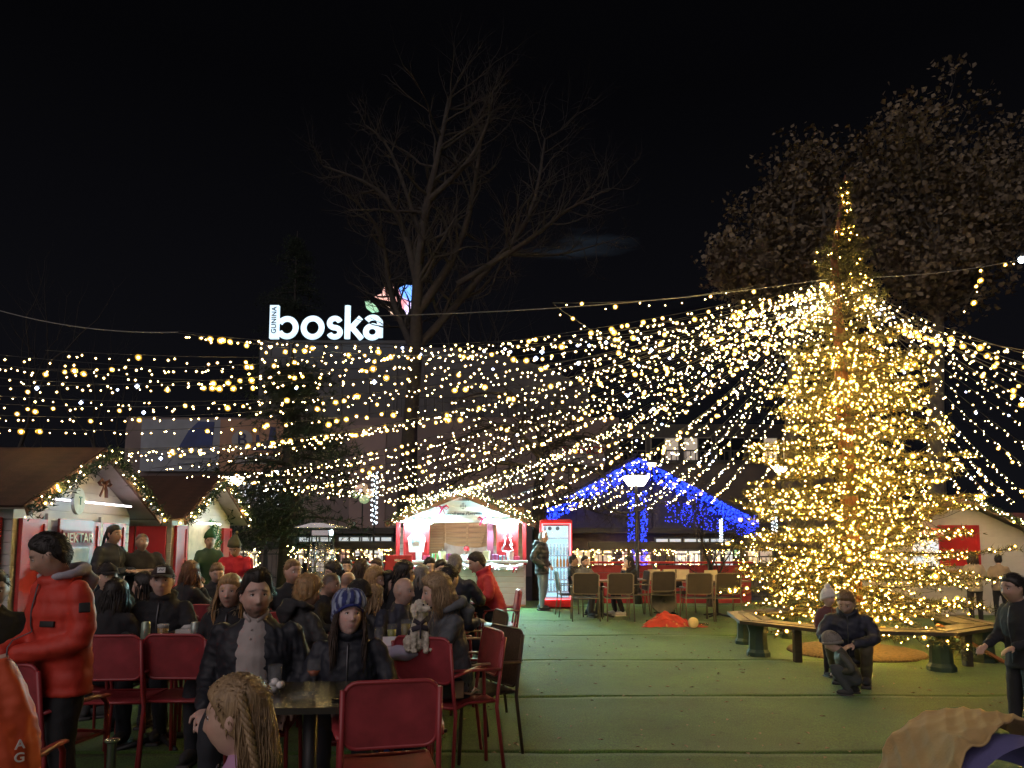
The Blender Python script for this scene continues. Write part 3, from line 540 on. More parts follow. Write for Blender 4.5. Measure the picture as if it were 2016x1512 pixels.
# hut 1: the side towards the camera is its local -x wall
for y_, ln in ((.28, .36), (.80, .5), (1.5, .8), (2.5, .9)): s_ = shutter(h1, (-1.285, y_, 1.22), (ln, 1.12), 'y'); s_.rotation_euler = (0, 0, R(-90))
m = MB(); m.bevbox((-1.30, 1.4, .60), (.09, 2.8, .05), .01); m.build('ledge', WHITEP, h1, smooth=False)
for u_, ln in ((-.95, .45), (.15, .5), (.75, .6)): shutter(h1, (u_, -.03, 1.20), (ln, 1.15))
for u_ in (-.70, .43): m = MB(); m.bevbox((u_, -.045, 1.2), (.06, .04, 1.3), .006); m.build('trim', WHITEP, h1, smooth=False)
PO = empty('poster', (HXW+.08, 9.45-.18, 1.22), R(90)); tag(PO, 'red drinks poster reading NEKTAR on the gable of the nearest hut', 'poster')
m = MB(); m.bevbox((0, -.0, 0), (.72, .03, 1.15), .006); m.build('sheet', mat('poster_red', (.32, .03, .035), rough=.4, var=.2), PO, smooth=False)
m = MB(); m.box((0, -.022, .33), (.62, .012, .20)); m.build('title_band', mat('poster_band', (.25, .015, .03), var=.1), PO, smooth=False)
text('title', 'NEKTAR', .17, mat('poster_white', (.75, .72, .70), var=0), PO, (0, -.034, .33), (R(90), 0, 0), .004)
m = MB(); m.prism([(math.cos(t)*.26, math.sin(t)*.24) for t in np.linspace(math.pi, 2*math.pi, 16)]+[(.26, .08), (-.26, .08)], .012, Matrix.Translation((0, -.022, .12))); m.build('emblem', mat('poster_cream', (.62, .5, .42), var=.25, vscale=9), PO, smooth=False)
m = MB(); m.prism([(-.16, -.22), (.16, -.22), (.2, .02), (-.2, .02)], .012, Matrix.Translation((0, -.022, -.27))); m.build('picture', mat('poster_gold', (.40, .30, .14), var=.5, vscale=6), PO, smooth=False)
SG = empty('hanging_sign', (HXW+.22, 9.05, 2.02), R(100)); tag(SG, 'round bluish sign hanging from the gable of the nearest hut', 'sign'); m = MB(); m.prism([(math.cos(t)*.17, math.sin(t)*.17) for t in np.linspace(0, 6.1, 22)], .04); m.build('disc', mat('sign_pale', (.5, .6, .68), var=.2), SG, smooth=False); text('mark', 'T', .15, mat('sign_teal', (.1, .25, .3), var=0), SG, (0, -.03, 0), (R(90), 0, 0), .004)
BW = empty('ribbon_bow', (HXW+.17, 9.7, 2.30), R(90)); tag(BW, 'brown ribbon bow on the white gable of the nearest hut', 'bow', 'ribbon bows'); m = MB()
def bow(m, s):
    m.tube([(0, 0, 0), (-.10*s, -.02, .05*s), (-.16*s, -.01, 0), (-.10*s, -.01, -.04*s), (0, 0, 0)], [(.01*s, .03*s)]*5, 6); m.tube([(0, 0, 0), (.10*s, -.02, .05*s), (.16*s, -.01, 0), (.10*s, -.01, -.04*s), (0, 0, 0)], [(.01*s, .03*s)]*5, 6)
    m.tube([(0, 0, 0), (-.05*s, -.01, -.10*s), (-.10*s, 0, -.20*s)], [(.01*s, .03*s)]*3, 6); m.tube([(0, 0, 0), (.04*s, -.01, -.10*s), (.07*s, 0, -.21*s)], [(.01*s, .03*s)]*3, 6); m.ell((0, -.02, 0), .03*s)
bow(m, .9); m.build('loops', mat('ribbon_brown', (.12, .035, .02), rough=.5), BW)
for s_, lab, ss in ((h1, 'nearest', 0), (h2, 'second', 1)):
    x_ = s_.location.x+.42; yc = s_.location.y; zr = 2.72; o_ = .31
    garland('lit fir garland down the near roof edge of the %s left hut' % lab, [(x_, yc, zr), (x_, yc-.75, zr-.42), (x_, yc-1.55, zr-.86)], nb=28, big=4)
    garland('lit fir garland down the far roof edge of the %s left hut' % lab, [(x_, yc, zr), (x_, yc+.75, zr-.42), (x_, yc+1.5, zr-.84)], nb=24, big=3)
for y_, ln in ((.32, .50), (.75, .28)): s_ = shutter(h2, (-1.285, y_, 1.22), (ln, 1.12), 'y'); s_.rotation_euler = (0, 0, R(-90))
shutter(h2, (-.98, -.03, 1.22), (.42, 1.15)); shutter(h2, (1.0, -.03, 1.22), (.42, 1.15))
m = MB(); m.box((0, -.004, 1.35), (1.3, .04, 1.0)); op = m.build('hatch', mat('hatch_cream', (.55, .46, .34), var=.2), h2, smooth=False); m = MB(); m.bevbox((0, -.15, .82), (1.5, .34, .05), .01); m.build('counter', WOOD, h2, smooth=False)
HL = glow('hut_lamp', (1, .9, .78), 4)
m = MB(); m.tube([(-.5, -.1, 1.86), (.5, -.1, 1.86)], .018, 8); m.build('strip_lamp', HL, h2)
m = MB(); m.tube([(-1.0, -.20, 2.02), (.9, -.20, 2.02)], .012, 8); m.build('strip_lamp', glow('hut_lamp_soft', (.95, .85, .95), 3), h1)
for k, y_ in enumerate((13.0, 13.14, 13.28, 13.42, 13.7)):
    c_ = empty('candy_cane', (HXW+.18, y_, .845)); tag(c_, 'red and white candy cane on the counter of the second hut', 'candy cane', 'candy canes'); m = MB(); p, q = smooth_path([(0, 0, 0), (0, 0, .26), (0, .04, .32), (0, .08, .27)], [.016]*4)
    for i in range(len(p)-1): m.cur = i % 2; m.tube([p[i], p[i+1]], q[i:i+2], 6)
    m.build('stick', [mat('candy_white', (.75, .72, .7), var=0), mat('candy_red', (.5, .02, .03), var=0)], c_)
# wreath and fir at the hut corner
t_ = empty('wreath', W(405, 1060, 13.6)); tag(t_, 'green fir wreath standing by the corner of the second hut', 'wreath'); f = MB()
for _ in range(700):
    a = random.random()*6.28; c = Vector((math.cos(a)*.24+random.gauss(0, .03), random.gauss(0, .04), math.sin(a)*.30+random.gauss(0, .03))); needle_blades(f, c, Vector((0, 0, 0)), 1, .09, .012)
f.build('foliage', mat('bright_fir', (.03, .16, .04), rough=.7, var=.3), t_, kind='stuff')
def small_fir(label, loc, H, r_, m=FIR, n=1600):
    t_ = empty('small_fir', loc); tag(t_, label, 'fir tree', 'small firs'); f = MB(); f2 = MB(); f2.tube([(0, 0, 0), (0, 0, H)], [.035, .008], 6); f2.build('trunk', BARK, t_)
    for _ in range(n):
        q = random.random()**.7; a = random.random()*6.28; rr_ = r_*q*math.sqrt(random.random())*(.8+.2*math.sin(q*40)); needle_blades(f, Vector((math.cos(a)*rr_, math.sin(a)*rr_, H-(H-.12)*q)), Vector((math.cos(a), math.sin(a), -.1)), 1, .10, .014)
    f.build('crown', m, t_); return t_
small_fir('dark small fir beside the counter of the second hut', (W(417, 1100, 12.9).x, 12.9, 0), 1.35, .42)
# ---------------------------------------------------------------- middle stall
SX, SY, SW = W(908, 1100, 17.3).x, 17.3, 3.1
st = empty('snack_stall', (SX, SY, 0)); tag(st, 'brightly lit snack stall with red shutters and white gable at the back', 'stall', 'white wooden market huts'); roof(st, SW, 2.2, 2.02, 2.66, .25, .28)
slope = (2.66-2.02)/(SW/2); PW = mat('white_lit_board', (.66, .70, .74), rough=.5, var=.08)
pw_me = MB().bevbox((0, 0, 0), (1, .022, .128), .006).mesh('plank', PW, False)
planks(st, pw_me, -SW/2, SW/2, 2.0, 2.62, lambda u_, z: ((u_, 0, z), 0), lambda z: (-(2.66-z-.02)/slope, (2.66-z-.02)/slope) if z > 2.02 else (-SW/2, SW/2))
planks(st, pw_me, -SW/2, SW/2, .03, 1.0, lambda u_, z: ((u_, 0, z), 0))
planks(st, dplank_me, -SW/2, SW/2, .05, 2.5, lambda u_, z: ((u_, 1.55, z), 0))
for sd in (-1, 1): planks(st, pw_me, 0, 1.6, .03, 1.95, lambda u_, z, sd=sd: ((sd*SW/2, u_, z), R(90)))
for u_ in (-.55, .05, .85): m = MB(); m.bevbox((u_, 1.52, 1.3), (.06, .04, 2.3), .006); m.build('stud', WOOD, st, smooth=False)
m = MB(); m.bevbox((.45, 1.50, 1.60), (.055, .03, .75), .006, (0, R(18), 0)); m.build('brace', WOOD, st, smooth=False)
m = MB(); g_ = []
for j in range(7):
    for i in range(25): t_ = i/24; g_.append((-.55+1.6*t_, 1.46+.02*math.sin(i*1.9+j), 1.52-.09*math.sin(t_*math.pi)*(1.2) - j*.08 - .05*abs(math.sin(t_*9))*.6))
m.add(g_, [(j*25+i, j*25+i+1, (j+1)*25+i+1, (j+1)*25+i) for j in range(6) for i in range(24)]); m.build('drape', mat('grey_drape', (.42, .34, .32), var=.15), st)
m = MB(); m.bevbox((0, -.10, 1.06), (SW+.1, .46, .06), .012); m.build('counter', WHITEP, st, smooth=False)
m = MB(); m.box((0, .7, .01), (SW, 1.7, .03)); m.build('floor', WOOD, st, smooth=False)
for u_ in (-SW/2+.02, SW/2-.02): m = MB(); m.bevbox((u_, -.03, 1.5), (.09, .09, 1.05), .01); m.build('post', REDP, st, smooth=False)
sl = shutter(st, (-1.08, -.05, 1.55), (.62, .95)); sr = shutter(st, (1.12, -.05, 1.55), (.52, .95)); sl['label'] = 'red shutter with white house cut-out'; sr['label'] = 'red shutter with white tree cut-out'
m = MB(); m.bevbox((.70, .15, 1.52), (.16, .05, .95), .01); m.build('door_leaf', mat('dull_red', (.20, .03, .06), var=.2), st, smooth=False)
m = MB(); m.prism([(-.17, -.28), (.18, -.28), (.22, .05), (.03, .30), (-.20, .06)], .02, Matrix.Translation((0, -.05, .02))); c0 = m.build('house_cutout', mat('foam_white', (.78, .78, .8), var=.05), sl, smooth=False)
m = MB(); m.prism([(-.10, -.06), (-.04, 0), (.06, 0), (.07, -.07), (.09, -.07), (.10, .04), (.05, .08), (-.04, .07), (-.10, .13), (-.13, .08), (-.11, .03)], .012, Matrix.Translation((0, -.066, 0))); m.build('reindeer', mat('cut_grey', (.25, .3, .38), var=.1), c0, smooth=False)
m = MB(); m.tube([(-.14, 0, -.24), (-.07, 0, -.10), (-.05, 0, .06), (-.10, 0, .03), (0, 0, .28), (.10, 0, .08), (.05, 0, .08), (.12, 0, -.12), (.06, 0, -.10), (.14, 0, -.25), (0, 0, -.28), (-.12, 0, -.25)], .018, 6); tr_ = m.build('tree_cutout', mat('foam_white'), sr); tr_.location = (0, -.06, .02)
EAVE = glow('eave_tube', (.46, .95, 1), 1050); INL = glow('inner_fill_lamp', (1, .90, .76), 26)
for u_ in (-1.02, 1.05):
    m = MB(); m.tube([(u_-.34, -.16, 2.035), (u_+.34, -.16, 2.035)], .016, 8); o_ = m.build('eave_lamp', EAVE, st)
    m = MB(); m.box((u_, -.125, 2.10), (.66, .012, .10), (R(-38), 0, 0)); m.box((u_, -.085, 2.03), (.66, .010, .12)); m.build('added_shade', PW, o_, smooth=False)  # plates added to keep the tube light off the gable
m = MB(); m.tube([(-.6, .6, 2.1), (.7, .6, 2.1)], .018, 8); m.build('inner_fill_lamp', INL, st)  # unseen lamp added to brighten the stall interior
text('name_lettering', 'Luxodrama Pommes', .115, mat('ink_dark', (.02, .03, .06), var=0), st, (.02, -.022, 2.22), (R(90), 0, 0), .004, shear=.35)
m = MB()
for a in range(4): q = a*math.pi/2; m.tube([(0, 0, 0), (math.cos(q)*.09, 0, math.sin(q)*.09)], .005, 4); m.tube([(math.cos(q)*.055-math.sin(q)*.035, 0, math.sin(q)*.055+math.cos(q)*.035), (math.cos(q)*.055+math.sin(q)*.035, 0, math.sin(q)*.055-math.cos(q)*.035)], .005, 4)
e_ = m.build('emblem', mat('ink_dark'), st); e_.location = (.04, -.02, 2.40)
for (u_, z_, s_, lab) in ((-.46, 2.36, 1.0, 'crimson bow hanging on the white gable of the snack stall, upper one'), (.52, 2.09, .8, 'crimson bow on the gable of the snack stall beside the lettering')):
    b_ = empty('ribbon_bow', (SX+u_, SY-.06, z_)); tag(b_, lab, 'bow', 'ribbon bows'); m = MB(); bow(m, s_); m.build('loops', mat('ribbon_crimson', (.5, .02, .07), rough=.5), b_)
garland('wide lit fir garland over the left roof edge of the snack stall', [(SX, SY-.36, 2.74), (SX-.45, SY-.36, 2.68), (SX-.95, SY-.36, 2.40), (SX-1.72, SY-.36, 2.02)], .13, 70, 6)
garland('wide lit fir garland over the right roof edge of the snack stall', [(SX, SY-.36, 2.74), (SX+.45, SY-.36, 2.68), (SX+.95, SY-.36, 2.40), (SX+1.72, SY-.36, 2.02)], .13, 70, 6)
# white snow garland along the counter, gift boxes, bread, bottles
sg = empty('snow_garland', (SX, SY-.36, .98)); tag(sg, 'fluffy white garland with red bows along the counter of the snack stall', 'garland'); m = MB(); g_ = [(-1.5+3*i/48, 0, -.05*abs(math.sin(i/48*math.pi*4))) for i in range(49)]; m.tube(g_, .055, 8); me = m.mesh('tuft', mat('snow_fluff', (.74, .74, .78), rough=.95, var=.1)); c = co_get(me); co_set(me, c+no_get(me)*(fbm(c, 90, 1)*.02)[:, None]); link('fluff', me, sg)
for u_ in (-1.1, -.4, .35, .75, 1.3): m = MB(); bow(m, .55); o_ = m.build('bow', mat('ribbon_crimson'), sg); o_.location = (u_, -.06, -.06)
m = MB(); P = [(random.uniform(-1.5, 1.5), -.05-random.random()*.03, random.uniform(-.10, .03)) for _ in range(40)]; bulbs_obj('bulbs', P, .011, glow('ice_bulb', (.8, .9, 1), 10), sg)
goods = [(-1.2, 'red', (.45, .03, .04), (.62, .20, .34), 'red menu board with small white print leaning at the left end of the stall counter')]
rb = empty('menu_board', (SX-1.42, SY-.55, 0)); tag(rb, 'tall red menu board standing at the left end of the stall counter', 'board'); m = MB(); m.bevbox((0, 0, .95), (.62, .05, .55), .01); m.box((-.25, .02, .34), (.04, .04, .68)); m.box((.25, .02, .34), (.04, .04, .68)); m.build('panel', REDP, rb, smooth=False); text('print', 'MENU', .07, mat('poster_white'), rb, (0, -.03, 1.1), (R(90), 0, 0), .003)
GC = [(.62, .62, .66), (.45, .05, .12), (.2, .45, .2), (.6, .5, .3), (.35, .12, .35), (.25, .35, .5)]
names = ['white', 'crimson', 'green', 'straw', 'plum', 'blue']
for i in range(14):
    u_ = -1.0+2.35*i/13+random.uniform(-.03, .03); k = i % 6; h_ = random.uniform(.07, .17); b_ = empty('gift_box' if i % 3 else 'paper_bag', (SX+u_, SY-.12+random.uniform(-.06, .06), 1.09), random.uniform(-.5, .5)); m = MB()
    if i % 3: m.bevbox((0, 0, h_/2), (.14, .12, h_), .008); m.build('box', mat('gift_'+names[k], GC[k], var=.2), b_, smooth=False); m = MB(); m.box((0, 0, h_/2+.002), (.022, .124, h_+.004)); m.build('ribbon', mat('ribbon_crimson'), b_, smooth=False)
    else: m.box((0, 0, h_/2+.03), (.13, .09, h_+.06), None, 1.15); m.build('bag', mat('gift_'+names[k], GC[k], var=.2), b_, smooth=False); m = MB(); m.tube([(-.03, 0, h_+.06), (0, 0, h_+.11), (.03, 0, h_+.06)], .004, 5); m.build('handle', WHITEP, b_)
    tag(b_, ['%s bag of sweets on the stall counter' if i % 3 == 0 else '%s gift box with red ribbon on the stall counter'][0] % names[k], 'bag' if i % 3 == 0 else 'gift box', 'goods on the stall counter')
# ---------------------------------------------------------------- drinks fridge
a = W(1064, 1100, 16.5).x; b_ = W(1127, 1100, 16.5).x; fw = b_-a; FX = (a+b_)/2; fr = empty('drinks_fridge', (FX, 16.5, 0)); tag(fr, 'tall lit drinks fridge with glowing red frame beside the snack stall', 'fridge')
REDG = mat('fridge_red', (.35, .012, .018), rough=.3, var=.1); m = MB()
for c, d in (((-fw/2+.02, .3, 1.03), (.04, .6, 2.0)), ((fw/2-.02, .3, 1.03), (.04, .6, 2.0)), ((0, .3, 2.0), (fw-.08, .6, .1)), ((0, .3, .14), (fw-.08, .6, .2)), ((0, .585, 1.05), (fw-.08, .03, 1.8))): m.box(c, d)
m.build('cabinet', REDG, fr, smooth=False)
m = MB(); m.box((0, .555, 1.06), (fw-.10, .02, 1.70)); m.build('back_light', glow('fridge_light', (.30, .76, 1), .52, (.8, .9, .95)), fr, smooth=False)
m = MB(); m.box((0, .02, 2.0), (fw-.1, .05, .10)); m.build('header', REDG, fr, smooth=False)
for z in (.37, .65, .93, 1.21, 1.62): m = MB(); m.box((0, .34, z), (fw-.10, .36, .015)); m.build('shelf', mat('shelf_wire', (.35, .4, .45), rough=.4, metal=.6), fr, smooth=False)
NEON = glow('neon_red', (1, .10, .12), 2.6, (.8, .1, .1)); m = MB(); q = fw/2-.045
m.tube([(-q, -.02, .22), (-q, -.02, 1.95), (q, -.02, 1.95), (q, -.02, .22), (-q, -.02, .22)], .017, 8); m.build('neon_tube', NEON, fr)
gl = mat('clear_pane', (.9, .95, 1), rough=.03, var=0); gl.node_tree.nodes['Principled BSDF'].inputs['Alpha'].default_value = .10
m = MB(); m.box((0, .01, 1.08), (fw-.14, .012, 1.68)); m.build('door_glass', gl, fr, smooth=False)
for u_ in (-.10, .08): m = MB(); m.lathe([(.045, 0), (.045, .012)], 18); o_ = m.build('round_sticker', mat('sticker', (.08, .14, .2), var=.3, vscale=40), fr, smooth=False); o_.location = (u_-.05, .0, 1.84); o_.rotation_euler = (R(90), 0, 0)
m = MB(); m.tube([(fw/2-.09, -.03, .95), (fw/2-.09, -.055, .98), (fw/2-.09, -.055, 1.3), (fw/2-.09, -.03, 1.33)], .01, 6); m.build('handle', DARKM, fr)
bprof = [(.026, 0), (.029, .02), (.029, .13), (.024, .165), (.011, .20), (.011, .235), (.013, .236), (.013, .25)]
BM = {k: (MB().lathe(bprof, 10).mesh('bottle', mat('bottle_'+k, c, rough=.15, var=.1))) for k, c in (('blue', (.06, .34, .62)), ('clear', (.35, .66, .80)), ('amber', (.55, .32, .05)), ('dark', (.03, .03, .035)))}
for k in ('blue', 'clear'): _M['bottle_'+k].node_tree.nodes['Principled BSDF'].inputs['Alpha'].default_value = .34
for z, ks in ((.38, 'blue clear'), (.66, 'clear blue'), (.94, 'amber clear'), (1.22, 'blue clear')):
    for i in range(8):
        k = ks.split()[i % 2] if z != .94 else ('clear' if i < 4 else 'amber'); o_ = link('bottle', BM[k], None); o_.location = (FX-fw/2+.10+(fw-.20)*i/7, 16.5+.25, z+.008); tag(o_, '%s drink bottle in the lit fridge, %s shelf' % (k, {.38: 'lowest', .66: 'second lowest', .94: 'third', 1.22: 'upper'}[z]), 'bottle', '%s bottles on fridge shelf %s' % (k, {.38: 'low', .66: 'second', .94: 'third', 1.22: 'upper'}[z]))
# ---------------------------------------------------------------- right hut
rx = W(1880, 1000, 15).x; h3 = hut('white hut with red panel and lit sign at the far right', (rx, 15, 0), 0, 2.9, 3, 1.75, 2.42)
shutter(h3, (.02, -.03, 1.45), (.85, .85)); m = MB(); m.box((-.62, -.004, 1.30), (.62, .05, .55)); m.build('hatch', glow('hatch_light', (.6, .85, 1), .30), h3, smooth=False)
m = MB(); m.bevbox((-.5, -.16, .92), (1.3, .34, .05), .01); m.build('counter', WOOD, h3, smooth=False)
ns = empty('lit_sign', (rx-.55, 14.86, 1.72)); tag(ns, 'small lit red sign reading NEKTAR on the right hut', 'sign'); m = MB(); m.bevbox((0, 0, 0), (.46, .06, .17), .012); m.build('box', glow('sign_red_lit', (1, .12, .08), .25, (.5, .05, .05)), ns, smooth=False); text('lettering', 'NEKTAR', .125, glow('sign_text', (1, .85, .75), .8), ns, (0, -.034, 0), (R(90), 0, 0), .003)
garland('lit fir garland down the right roof edge of the far right hut', [(rx, 14.6, 2.48), (rx+.8, 14.6, 2.08), (rx+1.7, 14.6, 1.66)], .07, 60, 5)
b_ = empty('kiosk', (W(2040, 1065, 16).x+.4, 16.5, 0)); tag(b_, 'kiosk with blue violet lit window at the right edge', 'hut'); m = MB(); m.box((0, 1, 1.1), (1.9, 2, 2.2)); m.build('wall', mat('kiosk_wall', (.14, .05, .05), var=.2), b_, smooth=False); m = MB(); m.box((-.2, -.02, 1.55), (1.3, .06, .50)); m.build('window', glow('kiosk_violet', (.16, .16, 1), .3), b_, smooth=False); m = MB(); m.box((-.0, -.05, 1.45), (.6, .04, .2)); m.build('screen', glow('kiosk_screen', (.6, .75, 1), .3), b_, smooth=False)
# ================================================================ fence, lamps, small street things
def fence(label, px0, px1, Y, ztop, beam=False):
    a, b_ = W(px0, 1080, Y).x, W(px1, 1080, Y).x; r = empty('metal_fence', ((a+b_)/2, Y, 0)); tag(r, label, 'fence', 'dark metal fences'); L = b_-a; n = max(1, round(L/1.05)); bar = MB().box((0, 0, 0), (.016, .016, ztop-.1)).mesh('bar', DARKM, False)
    for k in range(n+1): m = MB(); m.bevbox((-L/2+L*k/n, 0, (ztop+.12)/2), (.09, .09, ztop+.12), .008); m.build('post', DARKM, r, smooth=False)
    for z in (.12, ztop*.5, ztop): m = MB(); m.box((0, -.03, z), (L, .03, .035)); m.build('rail', DARKM, r, smooth=False)
    for k in range(int(L/.115)): o_ = link('bar', bar, r); o_.location = (-L/2+.05+.115*k, -.055, ztop/2+.03)
    if beam: m = MB(); m.bevbox((0, 0, ztop+.22), (L+.2, .35, .20), .01); m.build('beam', DARKM, r, smooth=False)
    return r
fence('dark metal fence behind the seated crowd left of the snack stall', 440, 776, 18.9, 1.22, True); fence('dark metal fence with heavy beam right of the drinks fridge', 1165, 1460, 18.9, 1.22, True); fence('dark metal fence partly hidden by the decorated fir', 1468, 1640, 18.9, 1.15)
for lab, q0, q1, n in (('warm fairy lights hung on the fence left of the snack stall', 560, 770, 130), ('warm fairy lights hung on the fence behind the dining tables', 1125, 1500, 190)):
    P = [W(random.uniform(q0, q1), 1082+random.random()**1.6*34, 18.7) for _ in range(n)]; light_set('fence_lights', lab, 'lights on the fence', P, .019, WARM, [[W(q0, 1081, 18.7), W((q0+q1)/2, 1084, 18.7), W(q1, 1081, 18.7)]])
P = [W(575+random.gauss(0, 5)+10*t, 1075+45*t, 15.2) for t in np.linspace(0, 1, 22)]+[W(500+random.gauss(0, 8), 1080+40*t, 15.2) for t in np.linspace(0, 1, 22)]
light_set('trunk_lights', 'amber fairy lights wound round the foot of the dark pine', 'lights on the fence', P, .017, BLOOMB)
def street_lamp(label, px, py, Y, wpx, strength, group='street lamps'):
    c = W(px, py, Y); r = empty('street_lamp', (c.x, Y, 0)); tag(r, label, 'street lamp', group); s = wpx/2016*Y*1.44/2*.98; m = MB(); m.lathe([(.09, 0), (.09, .35), (.05, .42), (.038, c.z-s*.7), (.05, c.z-s*.62)], 12); m.build('pole', DARKM, r)
    m = MB(); m.lathe([(s*.55, -s*.62), (s*.62, -s*.58), (s, 0), (s*.98, .02)], 24); o_ = m.build('lantern', glow('lantern%d' % strength, (1, .88, .68), strength*.45, (.8, .8, .75)), r); o_.location = (0, 0, c.z)
    m = MB(); m.lathe([(s*1.06, .022), (s*1.06, .05), (s*.3, s*.3), (.03, s*.36), (.02, s*.5)], 24); o_ = m.build('cap', DARKM, r); o_.location = (0, 0, c.z); return r
street_lamp('street lamp with glowing bowl in front of the blue gable', 1252, 940, 17.8, 54, 16); street_lamp('street lamp with glowing bowl behind the second left hut', 461, 941, 20, 40, 10); street_lamp('street lamp glowing behind the left edge of the decorated fir', 1536, 920, 21, 30, 8)
street_lamp('small lamp hanging dim by the hall gable', 1283, 913, 23, 20, 3)
def led_column(label, px, y0, y1, Y, wob_):
    a, b_ = W(px, y0, Y), W(px, y1, Y); r = empty('led_column', (a.x, Y, 0)); tag(r, label, 'light column', 'white light columns'); m = MB(); m.tube([(0, 0, 0), (0, 0, a.z)], .03, 8); m.build('pole', DARKM, r); m = MB()
    for k in range(60): t = k/59; m.oct((math.cos(k*1.1)*wob_, math.sin(k*1.1)*wob_, a.z*(1-t)+b_.z*t), .022)
    m.build('bulbs', glow('led_white', (.70, .86, 1), 3), r, kind='stuff'); return r
led_column('column of white lights left of the snack stall', 738, 930, 1032, 19.3, .08); led_column('white lit column just left of the decorated fir', 1523, 985, 1055, 20, .07); led_column('white lights on a thin post amid the bushy bare tree', 1419, 1022, 1075, 19.5, .03)
t_ = empty('light_flower', W(714, 968, 20.4)); tag(t_, 'orange and green glowing flower shaped light left of the light column', 'light decoration'); m = MB()
for k, (c, key) in enumerate((((0, 0, .12), 'peach'), ((.2, 0, -.05), 'peach'), ((-.2, 0, -.06), 'green'), ((.05, 0, -.22), 'green'), ((-.12, 0, .06), 'pink'))): m = MB(); m.ell(c, (.15, .05, .13)); m.build('petal', glow('petal_'+key, {'peach': (1, .5, .15), 'green': (.4, .7, .2), 'pink': (1, .4, .3)}[key], .13), t_)
m = MB(); m.tube([(0, 0, -.2), (0, 0, -t_.location.z)], .02, 6); m.build('stem', DARKM, t_)
# lit white net at left behind hut 2
P = [W(random.uniform(470, 560), 950+random.random()*45, 21.5) for _ in range(260)]; light_set('net_lights', 'white net of tiny lights behind the second left hut', 'white nets of light', P, .012, glow('net_white', (.8, .88, 1), 1.2))
P = [W(random.uniform(410, 445), 1046+random.random()*28, 15.5) for _ in range(46)]; light_set('net_lights', 'bluish cluster of lights at the corner of the second left hut', 'white nets of light', P, .018, glow('net_blue', (.45, .68, 1), 1.6))
# patio heater: glass pyramid
ph = empty('patio_heater', (W(634, 1100, 11.5).x, 11.5, 0)); tag(ph, 'steel patio heater with glass tube and flat square hat', 'heater'); STEEL = mat('steel', (.5, .5, .5), rough=.25, metal=1, var=.1); m = MB(); m.bevbox((0, 0, .35), (.46, .46, .7), .02); m.build('base', mat('heater_black', (.02, .02, .02), rough=.4), ph, smooth=False)
hz = W(634, 1037, 11.5).z
for x_, y_ in ((1, 1), (1, -1), (-1, 1), (-1, -1)): m = MB(); m.tube([(x_*.2, y_*.2, .7), (x_*.13, y_*.13, hz-.14)], .012, 6); m.build('rod', STEEL, ph)
for k in range(10): z = .75+.09*k; m = MB(); q = .2-.07*(z-.7)/(hz-.84); m.tube([(q, q, z), (-q, q, z), (-q, -q, z), (q, -q, z), (q, q, z)], .004, 4); m.build('guard_wire', STEEL, ph)
m = MB(); m.tube([(0, 0, .7), (0, 0, hz-.12)], .07, 14); m.build('glass_tube', gl, ph); m = MB(); m.bevbox((0, 0, hz-.10), (.28, .28, .10), .01); m.build('head', STEEL, ph, smooth=False); m = MB(); m.prism([(-.36, -.02), (.36, -.02), (.10, .05), (-.10, .05)], .72); o_ = m.build('hat', STEEL, ph, smooth=False); o_.location = (0, 0, hz)
# ================================================================ decorated fir with ring bench and canopy of light strings
TX, TY = W(1678, 1150, 9.9).x, 9.9; tip = W(1664, 345, TY); POLE = W(1662, 556, TY)
ft = empty('decorated_fir', (TX, TY, 0)); tag(ft, 'tall fir tree covered in warm fairy lights inside a ring bench', 'fir tree')
zz = [.45, .69, 1.13, 1.63, 2.0, 2.36, 2.9, 3.5, 4.0, 4.4, 4.8, 5.1, 5.38, 5.6, 5.88, 6.1, 6.4, 6.7, 8]; rr_ = [1.70, 1.80, 1.70, 1.42, 1.42, 1.38, 1.30, 1.15, .95, .70, .48, .38, .40, .33, .20, .11, .04, .01, .01]
def crown_r(z): return float(np.interp(z, zz, rr_))
m = MB(); m.tube([(0, 0, -.02), (.01, 0, 2), (-.02, .02, 4), (-.06, 0, 5.6), (tip.x-TX, 0, tip.z)], [.125, .115, .085, .05, .01], 14); m.build('trunk', mat('fir_bark', (.12, .05, .026), rough=.85, var=.35, vscale=9, bump=.6, bscale=40, stretch=(3, 3, .5)), ft)
NE = mat('fir_needles', (.085, .080, .018), rough=.65, var=.35, vscale=5); cb = MB(); nb_ = MB(); spots = []; rg = random.Random(44); z = .50
